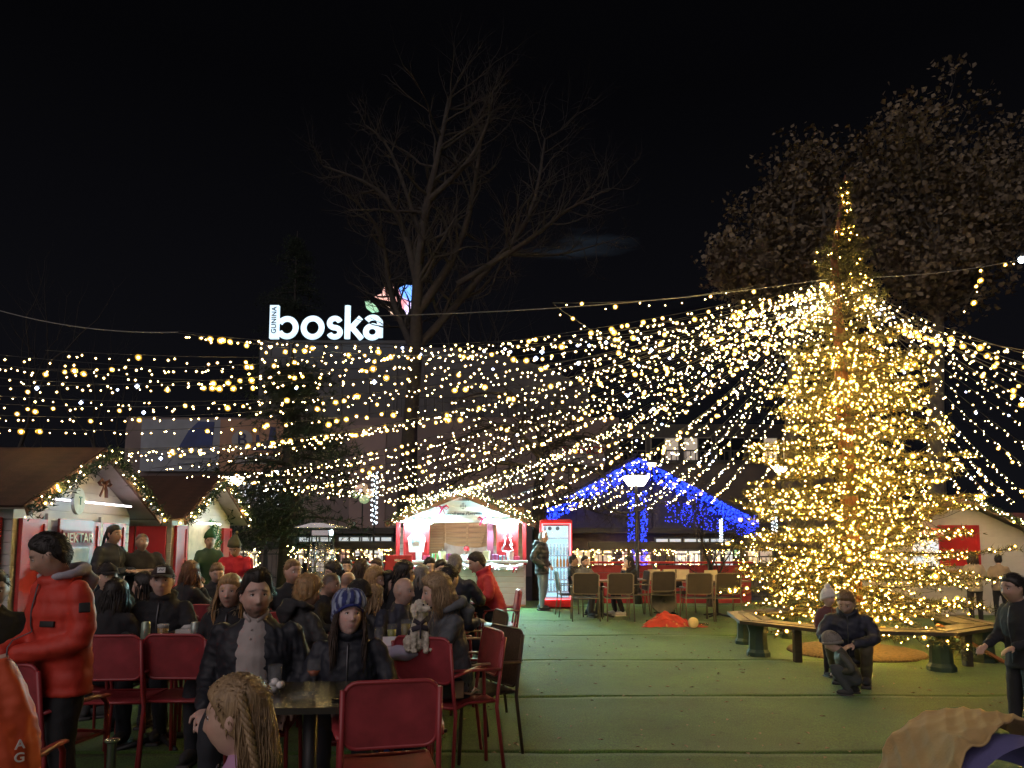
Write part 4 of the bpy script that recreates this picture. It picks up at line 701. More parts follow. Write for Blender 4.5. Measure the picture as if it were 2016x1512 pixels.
while z < tip.z-.12:
    rad = crown_r(z)*rg.uniform(.88, 1.06); nbr = 10 if z < 2.2 else (9 if z < 4.2 else 8 if z < 5.4 else 6)
    a0 = rg.random()*6.28; tx = (tip.x-TX)*(z/tip.z)**2
    for k in range(nbr):
        a = a0+6.283*k/nbr+rg.gauss(0, .12); l = max(.04, rad*rg.uniform(.62, 1.12)); d = Vector((math.cos(a), math.sin(a), rg.uniform(.05, .40) if z < 4.5 else .5)).normalized(); p = Vector((tx, 0, z)); pts = [p]; n = 6
        for i in range(n): d = (d+Vector((rg.gauss(0, .05), rg.gauss(0, .05), -.10 if i < 3 else .05))).normalized(); pts.append(pts[-1]+d*l/n)
        cb.tube(pts, [.020*l/1.5+.004, .017, .013, .010, .007, .005, .003], 4, cap=False)
        steps = max(4, int(l/.075))
        for i in range(steps):
            t = (i+1)/steps
            if t < .06 and z < 4: continue
            f = t*n; j = min(int(f), n-1); c = pts[j].lerp(pts[j+1], f-j); dd = (pts[j+1]-pts[j]).normalized(); side = dd.cross(Vector((0, 0, 1))).normalized()
            for s_ in (-1, 1):
                tl = (.10+.24*l/1.8*(1-abs(t-.55)))*rg.uniform(.7, 1.2)*(.40 if z > 5.7 else .55 if z > 5 else 1); td = (side*s_*.9+dd*.75+Vector((0, 0, rg.gauss(-.05, .18)))).normalized()
                for q in range(4):
                    e = c+td*tl*(q+.6)/4; needle_blades(nb_, e, td, 4, .066, .0056, .85)
                if rg.random() < .5: spots.append(c+td*tl*rg.uniform(.5, 1.0)+Vector((0, 0, rg.uniform(-.03, .03))))
            needle_blades(nb_, c, dd, 5, .05, .0042, .9)
        needle_blades(nb_, pts[-1], dd, 10, .06 if z < 5.8 else .035, .0045, .7); spots.append(pts[-1])
    z += .135+.05*rg.random() if z < 4.6 else .13
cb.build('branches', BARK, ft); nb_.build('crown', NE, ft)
# one more branch far out to the right at two heights, as hung lights stick out there
rg.shuffle(spots)
low = [p for p in spots if p.z < 4.3]; hi = [p for p in spots if p.z >= 4.3]; use = low[:3300]+hi[:110]; print('spots', len(low), len(hi))
fl = empty('tree_lights', (TX, TY, 0)); tag(fl, 'warm fairy lights wound over the decorated fir', 'fairy lights')
nbig = int(len(use)*.07); bulbs_obj('bloom_bulbs', use[:nbig], .033, BLOOMB, fl, .35); bulbs_obj('bulbs', use[nbig:], .0205, WARM, fl, .35)
wm = MB()
srt = sorted(use, key=lambda p: (round(p.z/.35), math.atan2(p.y, p.x)))
for i in range(len(srt)-1):
    if (srt[i]-srt[i+1]).length < .5: wm.tube([srt[i], (srt[i]+srt[i+1])/2+Vector((0, 0, -.02)), srt[i+1]], .003, 3, cap=False)
wm.build('wire', mat('green_wire', (.012, .02, .012), var=0), fl)
# ---- ring bench
BG = mat('bench_green', (.020, .045, .025), rough=.6, var=.25, vscale=6, bump=.2, bscale=50); BW_ = mat('bench_wood', (.034, .028, .016), rough=.55, var=.3, vscale=4, stretch=(1, 5, 5))
rb = empty('ring_bench', (TX, TY, 0)); tag(rb, 'octagonal bench on thick green pillar feet around the decorated fir', 'bench'); NB = 8
for k in range(NB):
    a0, a1 = 6.283*(k+.28)/NB, 6.283*(k+1.28)/NB
    for j, (ri, ro) in enumerate(((1.24, 1.39), (1.41, 1.56), (1.58, 1.73))):
        P = [(ri*math.cos(a0), ri*math.sin(a0)), (ro*math.cos(a0), ro*math.sin(a0)), (ro*math.cos(a1), ro*math.sin(a1)), (ri*math.cos(a1), ri*math.sin(a1))]; g = .012
        cx_ = sum(p[0] for p in P)/4; cy_ = sum(p[1] for p in P)/4; P = [(cx_+(x-cx_)*(1-g), cy_+(y-cy_)*(1-g)) for x, y in P]; m = MB(); zz_ = .425+.004*((k+j) % 2); m.add([(x, y, zz_) for x, y in P]+[(x, y, zz_+.04) for x, y in P], [(3, 2, 1, 0), (4, 5, 6, 7), (0, 1, 5, 4), (1, 2, 6, 5), (2, 3, 7, 6), (3, 0, 4, 7)]); m.build('plank', BW_, rb, smooth=False)
    a = 6.283*(k+.28)/NB; c, s_ = math.cos(a)*1.47, math.sin(a)*1.47; m = MB(); m.lathe([(.155, 0), (.155, .05), (.125, .09), (.115, .30), (.135, .37), (.15, .42)], 8); o_ = m.build('foot', BG, rb, angle=30); o_.location = (c, s_, .005); o_.rotation_euler = (0, 0, a)
for k, aa in enumerate((-.95, -2.5)): m = MB(); m.bevbox((0, 0, .21), (.09, .09, .42), .01); o_ = m.build('prop', BW_, rb, smooth=False); o_.location = (1.40*math.cos(aa), 1.40*math.sin(aa), .006)
m = MB(); m.lathe([(.88, 0), (.86, .03), (.7, .05), (.2, .06)], 40); o_ = m.build('chip_bed', mat('wood_chips', (.12, .085, .045), rough=.95, var=.5, vscale=30, bump=.8, bscale=70), None, kind='structure'); o_.location = (TX, TY, .004)
m = MB(); m.bevbox((0, 0, 0), (.9, .09, .035), .006, (0, R(30), 0)); o_ = m.build('brace_board', mat('orange_board', (.38, .14, .04), var=.2), None, smooth=False); o_.location = (TX+.95, TY-1.0, .26); tag(o_, 'orange board propped slantwise under the ring bench', 'board')
# ---- strings of lights from the fir's mast to the huts, posts and trees
ends = []
for px, py, Y in ((-60, 712, 7.4), (-70, 738, 8.0), (-80, 690, 6.9), (-60, 760, 8.3), (-60, 792, 8.7), (-60, 815, 8.9), (-60, 838, 9.1), (-60, 725, 8.2), (-60, 775, 9), (206, 884, 9.45), (206, 886, 9.45), (215, 890, 9.6), (250, 902, 10.3), (300, 922, 11.5), (360, 935, 12.5), (415, 938, 13.4), (415, 940, 13.4), (440, 950, 14),
                  (500, 962, 15), (560, 968, 15.6), (610, 970, 16), (660, 974, 16.3), (705, 976, 16.6), (750, 982, 16.8), (800, 985, 17), (850, 978, 17), (905, 970, 17), (925, 970, 17), (975, 985, 17), (1030, 1002, 17), (1075, 1004, 17), (1120, 1002, 17.4), (1165, 998, 17.6), (1235, 1000, 17.6), (1310, 992, 17.8), (1400, 985, 18), (1475, 985, 18),
                  (350, 652, 7.8), (352, 656, 7.8), (90, 690, 7.6), (1100, 1001, 17.2), (1200, 1001, 17.6), (1270, 1000, 17.8), (1350, 990, 18), (760, 985, 16.8), (880, 975, 17), (640, 972, 16.2), (1000, 995, 17)): ends.append(W(px, py, Y))
rights = [W(px, py, Y) for px, py, Y in ((2090, 700, 7.5), (2090, 715, 8), (2100, 738, 8.6), (2100, 762, 9.2), (2100, 790, 9.8), (2100, 820, 10.4), (2100, 850, 11), (2100, 885, 11.6), (2100, 925, 12.4), (2090, 965, 13.2), (2060, 1000, 14.2), (2000, 990, 14.6), (1950, 975, 14.6), (1890, 965, 14.6), (2120, 745, 7), (2120, 805, 8.2), (2120, 775, 7.6), (2120, 835, 9), (1820, 965, 16), (1760, 975, 17))]
allp = 0
def string(p0, p1, sag, label, group, spacing=.135, big=.13, rad=.0185, cool=.02):
    global allp
    L = (p1-p0).length; n = int(L/spacing); o3 = Vector(p0); t_ = empty('light_string', o3); tag(t_, label, 'light string', group); q = lambda t: p0.lerp(p1, t)+Vector((0, 0, -sag*4*t*(1-t)))-o3
    m = MB(); m.tube([q(i/22) for i in range(23)], .0045, 3, cap=False); m.build('wire', DARKM, t_); A = [[], [], []]
    ph = random.random()*6; grp = 0
    for i in range(1, n):
        t = (i+random.uniform(-.4, .4))/n; p = q(t)+Vector((random.gauss(0, .03), random.gauss(0, .03), -.02-abs(random.gauss(0, .035))))
        if random.random() < .04: grp = random.randint(1, 4)   # lamps flash in short runs; their glare is shaped as bigger bulbs
        u_ = random.random(); k = 2 if u_ < cool else (1 if (grp > 0 or u_ < cool+big*.5) else 0); grp -= 1; A[k].append(p)
    for ps, r_, mm, nm in ((A[0], rad, PALEB, 'bulbs'), (A[1], rad*1.75, BLOOMB, 'bloom_bulbs'), (A[2], rad*1.25, COOLB, 'cool_bulbs')):
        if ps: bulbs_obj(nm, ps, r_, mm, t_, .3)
    allp += n
def where(e):
    if e.x < -5.4 and e.y < 9.3: return 'out past the left edge'
    if e.x < -4.6 and e.y > 9: return 'to the roofs of the left huts'
    if e.y < 8.2: return 'to the left support cable'
    if e.x < -2.3: return 'to the dark pine'
    if e.x < .9: return 'to the roof of the snack stall'
    return 'to the blue lit hall beyond the fence'
for i, e in enumerate(ends):
    p0 = POLE+Vector((random.gauss(0, .05), random.gauss(0, .05), random.uniform(-.25, .12))); L = (e-p0).length
    string(p0, e, L*random.uniform(.035, .06), 'string of pale lights from the fir mast '+where(e), 'strings of lights on the left of the fir', .135 if L > 9 else .125)
for i, e in enumerate(rights):
    p0 = POLE+Vector((random.gauss(0, .05), random.gauss(0, .05), random.uniform(-.25, .12))); string(p0, e, (e-p0).length*.04, 'string of pale lights from the fir mast to the '+('right edge of the picture' if e.y < 11 else 'roofs behind the fir at right'), 'strings of lights on the right of the fir', .12)
string(W(352, 655, 7.8), W(1000, 692, 11.5), .15, 'sparse string of large lights below the white shop sign', 'loose strings high above the square', .13, .6)
string(W(1092, 600, 9), W(1245, 690, 10.2), .05, 'short string of lights slanting down from the support cable', 'loose strings high above the square', .15, .5)
string(W(1088, 596, 9), W(1500, 560, 9.8), .08, 'few large lights along the support cable left of the fir', 'loose strings high above the square', .24, .9, .016)
string(W(1942, 520, 9.5), W(1893, 612, 9.5), .02, 'short string of lights slanting down at the right of the fir', 'loose strings high above the square', .10, .7); string(W(1942, 520, 9.5), W(2060, 500, 10), .03, 'short string of lights along the cable at the right edge', 'loose strings high above the square', .3, .5)
for (p, lab) in (([W(-40, 600, 8), W(351, 654, 7.8)], 'thin support cable coming in from the left above the huts'), ([W(745, 622, 8), W(1650, 546, 10.0)], 'thin support cable from the forked tree to the fir mast'), ([W(1650, 546, 10.0), W(2060, 500, 10)], 'thin support cable from the fir mast to the right edge')):
    m = MB(); o3 = Vector(p[0]); m.tube([p[0].lerp(p[1], t)-o3+Vector((0, 0, -.10*4*t*(1-t))) for t in np.linspace(0, 1, 14)], .006, 4, cap=False); o_ = m.build('support_cable', mat('cable_grey', (.22, .21, .20), var=0), None); o_.location = o3; tag(o_, lab, 'cable', 'support cables')
fl_ = empty('flood_lamp', W(2012, 511, 10.3)); tag(fl_, 'bright cool flood lamp on the cable at the right edge', 'lamp'); m = MB(); m.ell((0, 0, 0), .05); m.build('bulb', glow('flood_cool', (.7, .88, 1), 12), fl_); m = MB(); m.lathe([(.05, .03), (.07, .05), (.03, .10), (.01, .12)], 12); m.build('cap', DARKM, fl_)
print('string bulbs', allp)
# ================================================================ people
SKIN = mat('skin', (.5, .33, .25), rough=.5, var=.10, vscale=25, bump=.05, bscale=300, attr=True)
EYEW = mat('eye_white', (.72, .70, .68), rough=.25, var=0); EYEI = mat('eye_iris', (.03, .022, .018), rough=.15, var=0)
def hairmat(name, col): return mat('hair_'+name, col, rough=.45, var=.32, vscale=30, bump=.5, bscale=70, stretch=(3, 3, .35), sheen=.02)
HAIR = dict(dark=(.012, .008, .006), brown=(.045, .024, .013), blond=(.33, .20, .085), dirty=(.16, .095, .045), grey=(.22, .20, .18), black=(.006, .005, .006), ginger=(.13, .055, .02), fair=(.30, .20, .105))
sm = lambda x, a, b: (lambda t: t*t*(3-2*t))(np.clip((x-a)/(b-a), 0, 1))
def head_dirs(nu, nv):
    P = [(0, 0, -1)]
    for j in range(1, nv):
        a = math.pi*j/nv-math.pi/2
        for k in range(nu):
            q = 2*math.pi*k/nu; P.append((math.cos(a)*math.sin(q), -math.cos(a)*math.cos(q), math.sin(a)))
    P.append((0, 0, 1)); T = len(P)-1; fs = []
    for k in range(nu):
        k2 = (k+1) % nu; fs.append((0, 1+k2, 1+k)); fs.append((T, T-nu+k, T-nu+k2))
        for j in range(nv-2): a = 1+j*nu; fs.append((a+k, a+k2, a+nu+k2, a+nu+k))
    return np.array(P), fs
def head_pts(n, face=1.0, child=False):
    x, y, z = n[:, 0]*.077, n[:, 1]*.097, n[:, 2]*.122
    t = np.clip(-n[:, 2], 0, 1); wj = (.20 if not child else .24)
    x = x*(1-wj*t**1.4)*(1+.05*sm(n[:, 2], .0, .6)); y = np.where(n[:, 1] > 0, y*(1-.42*t)*1.05, y*(1-.04*t))
    fr = sm(-n[:, 1], .15, .6)*face; g = lambda u, s: np.exp(-(u/s)**2); ax = np.abs(x)
    d = .026*g(x, .0115)*np.clip((.024-z)/.052, 0, 1)*sm(z, -.044, -.031)
    d += .007*g(ax-.012, .007)*g(z+.029, .008) + .006*g(ax-.03, .024)*g(z-.036, .010) - .010*g(ax-.031, .015)*g(z-.012, .012)
    d += .006*g(ax-.044, .018)*g(z+.018, .02) + .006*g(x, .023)*g(z+.057, .006) + .007*g(x, .019)*g(z+.070, .006) - .004*g(x, .024)*g(z+.0635, .0035)
    d += .010*g(x, .022)*g(z+.103, .014) - .004*g(x, .02)*g(z+.085, .006)
    if child: d = d*.8 + .006*g(ax-.04, .02)*g(z+.035, .022)
    y = y-d*fr
    return np.stack([x, y, z], 1)
def head_frame(yaw, pitch, roll=0):
    """face looks along -y; yaw turns it to its left (+x), pitch lifts it"""
    return (Euler((0, 0, R(yaw))).to_matrix() @ Euler((R(-pitch), 0, 0)).to_matrix() @ Euler((0, R(roll), 0)).to_matrix())
def limb(mb, pts, rad, seg=10, **k):
    mb.tube(pts, rad, seg, **k)
    mb.ell(pts[0], rad[0] if not hasattr(rad[0], '__len__') else min(rad[0]), nu=10, nv=8); mb.ell(pts[-1], rad[-1] if not hasattr(rad[-1], '__len__') else min(rad[-1]), nu=10, nv=8)
def hand(mb, wr, d, side, s=1, curl=.5, pn=None):
    d = Vector(d).normalized(); pn = Vector(pn) if pn is not None else Vector((0, 0, -1))
    if abs(d.dot(pn)) > .9: pn = Vector((side*-1, -.3, 0))
    n = (pn-d*pn.dot(d)).normalized(); a = d.cross(n)*side   # n: palm side, a: towards the thumb
    wr = Vector(wr); M = Matrix((a, d, n)).transposed()
    mb.ell(wr+d*.048*s, (.041*s, .055*s, .019*s), M, 10, 8)
    for k, (off, L) in enumerate(((.033, .076), (.0115, .084), (-.0105, .078), (-.032, .062))):
        p = wr+d*(.085-abs(k-1.2)*.005)*s+a*off*s; dd = d; pts = [p]
        for j, fr in enumerate((.45, .32, .23)):
            ang = curl*(.55+.35*j); dd = (d*math.cos(ang*(j+1)*.6)+n*math.sin(ang*(j+1)*.6)).normalized(); pts.append(pts[-1]+dd*L*fr*s)
        mb.tube(pts, [.0092*s, .0082*s, .0075*s, .006*s], 6)
    p = wr+d*.03*s+a*.03*s; mb.tube([p, p+(a*.75+d*.6+n*.35).normalized()*.036*s, p+(a*.75+d*.6+n*.35).normalized()*.036*s+(a*.15+d*.9+n*.4).normalized()*.03*s], [.0135*s, .0115*s, .008*s], 6)
ARMS = {  # elbow, wrist for the +x side, standing heights; dz is added
    'down': ((.245, .05, 1.14), (.235, -.05, .90)), 'pocket': ((.285, .09, 1.16), (.185, -.10, .99)), 'cross': ((.255, -.06, 1.17), (-.10, -.235, 1.20)),
    'phone': ((.25, -.04, 1.13), (.065, -.30, 1.13)), 'table': ((.26, -.13, 1.185), (.12, -.36, 1.19)), 'lap': ((.25, -.04, 1.15), (.09, -.25, 1.06)),
    'chin': ((.20, -.22, 1.19), (.06, -.20, 1.40)), 'reach': ((.24, -.22, 1.20), (.16, -.44, 1.22)), 'hold': ((.24, -.15, 1.18), (.05, -.34, 1.20)), 'bend': ((.24, -.20, 1.10), (.16, -.38, .98))}
PEOPLE = []
def person(name_label, px, d, top, yaw=0, pose='sit', arms='table', head=(0, 0, 0), lean=(0, 0), top_c=((.02, .02, .022), 'black'), puffy=0, trou=((.02, .022, .03), 'navy_denim'),
           skin=(.50, .33, .255), hair='short', hc='dark', beard=None, near=0, hood=None, hat=None, build=1.0, female=False, child=False, collar=None, sleeves='long', shoes=((.03, .03, .03), 'black'),
           group=None, lips=None, H=None, x=None, undershirt=None, handpn=None, z0=0, open_jacket=None, curl=.6, cat='person', hair_from=1.05):
    headsize = lambda s, H: max(s*1.05, .80) if not child else max(s*(1.0+.30*max(0, (1.55-H)/.5)), .80)
    vox = {3: .0062, 2: .0085, 1: .012, 0: .017}[near]
    base = {'sit': 1.35, 'stand': 1.75, 'squat': 1.02}[pose]
    if H is None:
        zt = W(px, top, d).z - z0; H = 1.6; dz_ = {'sit': -.40, 'stand': 0, 'squat': -.68}[pose]
        for _ in range(12):
            s = H/1.75; h_ = headsize(s, H); z_ = s*(.95+dz_+.644*math.cos(R(lean[0])))+(h_-s)*.11+h_*.137; H *= 1+(zt/z_-1)*.8
    s = H/1.75; wx = W(px, 1100, d).x if x is None else x
    root = empty('person', (wx, d, z0), R(yaw)); root['label'] = name_label; root['category'] = cat
    root['group'] = group or 'people at the market'
    dz = {'sit': -.40, 'stand': 0, 'squat': -.68}[pose]; hs = headsize(s, H)
    bw = build*(.92 if female else 1)
    PEL = Vector((0, 0, .95+dz)); lx, lr = R(lean[0]), R(lean[1])
    Rl = Euler((lx, lr, 0)).to_matrix()
    def up(p):
        p = Vector(p); w_ = min(max((p.z-PEL.z)/.22, 0), 1); q = Rl @ (p-PEL)+PEL; return p.lerp(q, w_)
    upz = lambda x_, y_, z_: up((x_, y_, z_+dz))
    A = arms if isinstance(arms, (list, tuple)) else (arms, arms)
    def arm(side, a):
        e, wq = ARMS[a] if isinstance(a, str) else a
        k = 1 if isinstance(a, str) else 0
        f = lambda q: Vector((side*q[0]*(bw if k else 1), q[1], q[2]+dz))
        E, Q = f(e), f(wq)
        if pose == 'stand' and lean[0]: E, Q = up(E), up(Q)
        return upz(side*.168*bw, .01, 1.395), E, Q
    if pose == 'sit': legs = [[(sd*.09, .0, .55), (sd*.12, -.40, .545), (sd*.12, -.38+.08*(sd > 0), .09)] for sd in (1, -1)]
    elif pose == 'squat': legs = [[(.10, .02, .27), (.17, -.34, .48), (.15, -.10, .09)], [(-.10, .02, .27), (-.16, -.30, .40), (-.13, .02, .09)]]
    else: legs = [[(sd*.09, 0, .93), (sd*.10, -.03, .50), (sd*.11, .02+.05*sd, .09)] for sd in (1, -1)]
    sc = lambda mb: setattr(mb, 'v', [(a*s, b*s, c*s) for a, b, c in mb.v])
    # ---- the body: one surface from feet to crown
    B = MB()
    tor = [((0, 0, .90), (.15*bw, .105)), ((0, 0, 1.0), (.145*bw, .10)), ((0, 0, 1.10), (.132*bw, .095)), ((0, -.01, 1.27), (.155*bw, .11)), ((0, 0, 1.38), (.125*bw, .085)), ((0, .01, 1.435), (.075, .065)), ((0, .008, 1.50), (.056, .058)), ((0, -.016, 1.56), (.052, .056))]
    B.tube([upz(*c) for c, r in tor], [r for c, r in tor], 16, ref=(0, -1, 0))
    for sd in (1, -1):
        S_, E, Q = arm(sd, A[0] if sd > 0 else A[1]); p, r = smooth_path([S_, E, Q], [.042, .040, .027]); limb(B, p, r)
        B.ell(S_, .042)
        hand(B, Q, Q-E, sd, hs/s if hs < 1.1*s else 1.08, curl, handpn)
    for i, Lg in enumerate(legs):
        p, r = smooth_path(Lg, [.082, .055, .037]); limb(B, p, r); a = Vector(Lg[2]); B.ell((a.x, a.y-.05, .045), (.042, .125, .038))
    hp = up((0, -.036, 1.594+dz))
    HR = Rl.lerp(Matrix.Identity(3), .6) @ head_frame(*head) if lean != (0, 0) else head_frame(*head)
    sc(B); hp = hp*s; hp = Vector(hp)+ (HR @ Vector((0, 0, 0)))
    hp.z += (hs-s)*.11
    off_ = Matrix.Rotation(R(yaw), 3, 'Z') @ Vector((hp.x, hp.y, 0)); wx -= off_.x; root.location.x = wx; root.location.y = d-off_.y   # the head stands over the given spot
    nu, nv = {3: (72, 64), 2: (56, 48), 1: (40, 32), 0: (28, 22)}[near]
    n, hf = head_dirs(nu, nv); hpts = head_pts(n, child=child)
    HM = np.array(HR)
    toW = lambda q: (q*hs) @ HM.T + np.array(hp)
    B.add(toW(hpts), hf)
    for sd in (1, -1): B.ell(toW(np.array([[sd*.078, .004, .004]]))[0], (.012*hs, .020*hs, .033*hs), HR @ Euler((R(-12), 0, R(sd*25))).to_matrix(), 10, 8)
    me = remesh(B, vox, 3 if near else 2, .45, .31 if near > 1 else .37)
    c = co_get(me); q = (c-np.array(hp)) @ HM / hs
    col = np.tile(np.array(skin), (len(c), 1)); inh = (np.abs(q[:, 0]) < .1) & (np.abs(q[:, 2]) < .135) & (np.abs(q[:, 1]) < .14); frt = inh & (q[:, 1] < -.045)
    def mixc(mask, cc): col[:] = col*(1-mask[:, None])+np.array(cc)*mask[:, None]
    ax = np.abs(q[:, 0]); gz = lambda u, w_: np.exp(-(u/w_)**2)
    mixc(.35*frt*gz(ax-.045, .02)*gz(q[:, 2]+.02, .02), np.array(skin)*(1.05, .7, .65))
    mixc(np.clip(1.3*frt*gz(q[:, 0], .024)*gz(q[:, 2]+.0635, .009), 0, 1)*(.85 if female or lips else .6), lips or np.array(skin)*(.58, .28, .28))
    mixc(np.clip(1.6*frt*gz(ax-.032, .020)*gz(q[:, 2]-.037-.004*np.cos(ax*60), .0055), 0, 1)*.85, np.array(HAIR[hc])*(1.4 if hc in ('blond', 'fair', 'grey') else 1)*.8)
    mixc(np.clip(.9*frt*gz(ax-.031, .016)*gz(q[:, 2]-.012, .008), 0, 1)*(.5 if near >= 2 else .8), np.array(skin)*.45 if near >= 2 else np.array(skin)*.18)
    if beard:
        bm_ = inh*sm(-q[:, 2], .045+.02*beard.get('thin', 0), .072)*sm(-q[:, 1], -.03, .01); bm_ = np.maximum(bm_, inh*gz(q[:, 0], .034)*gz(q[:, 2]+.046, .009)*(q[:, 1] < -.05))
        bm_ *= 1-.9*gz(q[:, 0], .018)*gz(q[:, 2]+.066, .007); mixc(np.clip(bm_*beard.get('w', .8), 0, 1)*(.75+.25*fbm(c, 160, 3).clip(-1, 1)), np.array(HAIR[beard.get('c', hc)])*1.3)
    if hair in ('buzz', 'bald'):
        az = np.arctan2(q[:, 0], -q[:, 1]); zb = np.interp(np.abs(az), [0, 1.0, 1.5, 2.2, 3.2], [.075, .05, .02, -.05, -.06]) if hair == 'buzz' else np.interp(np.abs(az), [0, 1.0, 1.45, 2.2, 3.2], [.5, .5, .03, -.03, -.03])
        m_ = inh*sm(q[:, 2]-zb, -.008, .012)
        if hair == 'bald': m_ = m_*(1-sm(q[:, 2], .05, .075))*.55
        mixc(m_*.85, np.array(HAIR[hc])*1.3)
        if hair == 'buzz': cc = no_get(me); co_set(me, c + cc*(m_*.004*hs)[:, None])
    paint(me, np.clip(col, .002, .9)); me.materials.append(SKIN); me.polygons.foreach_set('use_smooth', [True]*len(me.polygons))
    link('body', me, root)
    if near >= 1:
        for sd in (1, -1):
            E_ = MB(); ctr = np.array([[sd*.031, -.0735, .0125]]); cw = Vector(toW(ctr)[0]); E_.ell(cw, .0128*hs, nu=10, nv=8)
            look = HR @ Vector((0, -1, 0)); E_.cur = 1; E_.ell(cw+look*.0076*hs, .0066*hs, nu=8, nv=6); E_.build('eye', [EYEW, EYEI], root)
            if near >= 2:
                El = MB(); a0 = []   # upper lid with its lashes
                for t_ in np.linspace(-1, 1, 9): a0.append(toW(np.array([[sd*.031+t_*.0145, -.0865+.010*t_*t_, .0185-.0065*t_*t_]]))[0])
                El.tube(a0, [.0012*hs]+[.0026*hs]*7+[.0012*hs], 5); El.build('eyelid', mat('lash', (.10, .055, .04), var=0), root)
    # ---- clothes
    tc, tn = top_c; th = .012+.024*puffy
    T = MB(); hemz = (.80 if puffy or hood else .86) if pose == 'stand' else .91
    tq = [((0, 0, hemz), (.168*bw+th, .118+th)), ((0, 0, 1.0), (.162*bw+th, .115+th)), ((0, 0, 1.12), (.152*bw+th, .108+th*1.2)), ((0, -.01, 1.27), (.165*bw+th, .118+th)), ((0, 0, 1.36), (.174*bw+th*.8, .10+th)), ((0, .008, 1.405), (.158*bw+th*.5, .092+th*.7)), ((0, .012, 1.445), (.112+th*.4, .082+th*.5)), ((0, .010, 1.475), (.076+th*.4, .070+th*.5)), ((0, .006, 1.50), (.060+th*.5, .062+th*.5))]
    T.tube([upz(*c_) for c_, r in tq], [r for c_, r in tq], 20, ref=(0, -1, 0))
    for sd in (1, -1):
        S_, E, Q = arm(sd, A[0] if sd > 0 else A[1])
        if sleeves == 'short': mid = S_.lerp(E, .62); p, r = [S_, S_.lerp(E, .3), mid], [.062+th, .062+th*.8, .058+th*.7]
        else: p, r = smooth_path([S_, E, E.lerp(Q, .93)], [.048+th*.8, .046+th*1.05, .035+th*.8])
        limb(T, p, r, 12) if sleeves != 'short' else (T.tube(p, r, 12), T.ell(p[0], r[0]))
        T.ell(S_, .046+th*.75)
    if collar or hood:
        cz = 1.50 if collar else 1.47
        ring = [upz(math.cos(k/14*2*math.pi)*(.074+th*.6), .012+math.sin(k/14*2*math.pi)*(.076+th*.6), cz+.016*math.sin(k/14*2*math.pi)) for k in range(15)]
        T.tube(ring, [.022+th*.4]*15, 8, cap=False)
    sc(T); me = remesh(T, vox*1.65, 3, .5); c = co_get(me); nn = no_get(me)
    amp = (.004+.003*(near > 0))*(.45 if puffy > .3 else 1)
    fz = fbm(c*np.array([1, 1, 1.5]), 22, int(px) % 17); fy = fbm(c*np.array([1.3, 1.3, .8]), 44, int(px) % 11)
    disp = amp*1.5*(.35-np.abs(fz)) + amp*1.1*(.35-np.abs(fy)) + fbm(c, 95, 9)*amp*.35
    if puffy: disp += puffy*.014*(np.abs(np.sin(math.pi*(c[:, 2]/s)/.095+.8*c[:, 0]))-.6)
    co_set(me, c+nn*(disp*s)[:, None]); me.materials.append(cloth(tc, tn, puffy > 0)); me.polygons.foreach_set('use_smooth', [True]*len(me.polygons))
    cn = {'short': 't_shirt'}.get(sleeves, 'jacket' if (puffy or hood or collar) else 'sweater'); link(cn, me, root)
    if near >= 1 and cn == 'jacket' and not open_jacket:
        Zp = MB(); zp = []   # front zip laid on the cloth
        fx = c[:, 0]/s; 
        for z_ in np.linspace(hemz+dz+.06, 1.44+dz, 16):
            q_ = np.array(upz(0, 0, z_-dz))*s; k_ = np.nonzero((np.abs(c[:, 0]-q_[0]) < .022) & (np.abs(c[:, 2]-q_[2]) < .03) & (c[:, 1] < q_[1]))[0]
            if len(k_): b_ = k_[np.argmin(c[k_, 1])]; zp.append((q_[0], c[b_, 1]-.003+disp[b_]*s*0, q_[2]))
        if len(zp) > 5: Zp.tube(zp, [(.007*s, .003*s)]*len(zp), 5, ref=(0, -1, 0)); Zp.build('zip', mat('zip_grey', (.10, .10, .11), rough=.35, metal=.6, var=0), root)
    if open_jacket or undershirt:
        uc, un = open_jacket or undershirt; U = MB()
        q2 = [((0, -.036-th, .97), (.088*bw, .105)), ((0, -.036-th, 1.12), (.090*bw, .108)), ((0, -.042-th, 1.27), (.094*bw, .108)), ((0, -.018-th, 1.38), (.085*bw, .10)), ((0, -.005, 1.46), (.074, .07)), ((0, .006, 1.498), (.062, .062))] if open_jacket else [((0, -.004, 1.44), (.08, .075)), ((0, .0, 1.51), (.064, .066))]
        U.tube([upz(*c_) for c_, r in q2], [r for c_, r in q2], 18, ref=(0, -1, 0)); sc(U); me = remesh(U, vox*1.2, 3); c = co_get(me); co_set(me, c+no_get(me)*(fbm(c, 36, 2)*.004)[:, None])
        me.materials.append(cloth(uc, un)); me.polygons.foreach_set('use_smooth', [True]*len(me.polygons)); link('shirt', me, root)
        if open_jacket:
            K = MB()
            for t_ in (-1, 1): K.tube([upz(0, .055, 1.515), upz(t_*.06, .02, 1.515), upz(t_*.065, -.04, 1.495), upz(t_*.02, -.085, 1.462)], [(.006, .02)]*4, 6)
            sc(K); K.build('collar', cloth(uc, un), root)
            for z_ in (1.42, 1.37, 1.32): Bt = MB(); Bt.ell(upz(0, -.127-th+.02*(z_ > 1.4), z_)*s, .006, nu=8, nv=6); Bt.build('button', mat('button', (.3, .27, .25)), root)
    Tr = MB(); tc2, tn2 = trou
    Tr.tube([Vector((0, 0, .86+dz)), Vector((0, 0, .95+dz)), Vector((0, 0, 1.02+dz))], [(.155*bw, .118), (.158*bw, .118), (.15*bw, .112)], 16, ref=(0, -1, 0))
    for Lg in legs: p, r = smooth_path(Lg, [.096*bw, .070, .054]); p = p[:-1]+[Vector(Lg[2])+Vector((0, 0, .0))]; limb(Tr, p, r, 12)
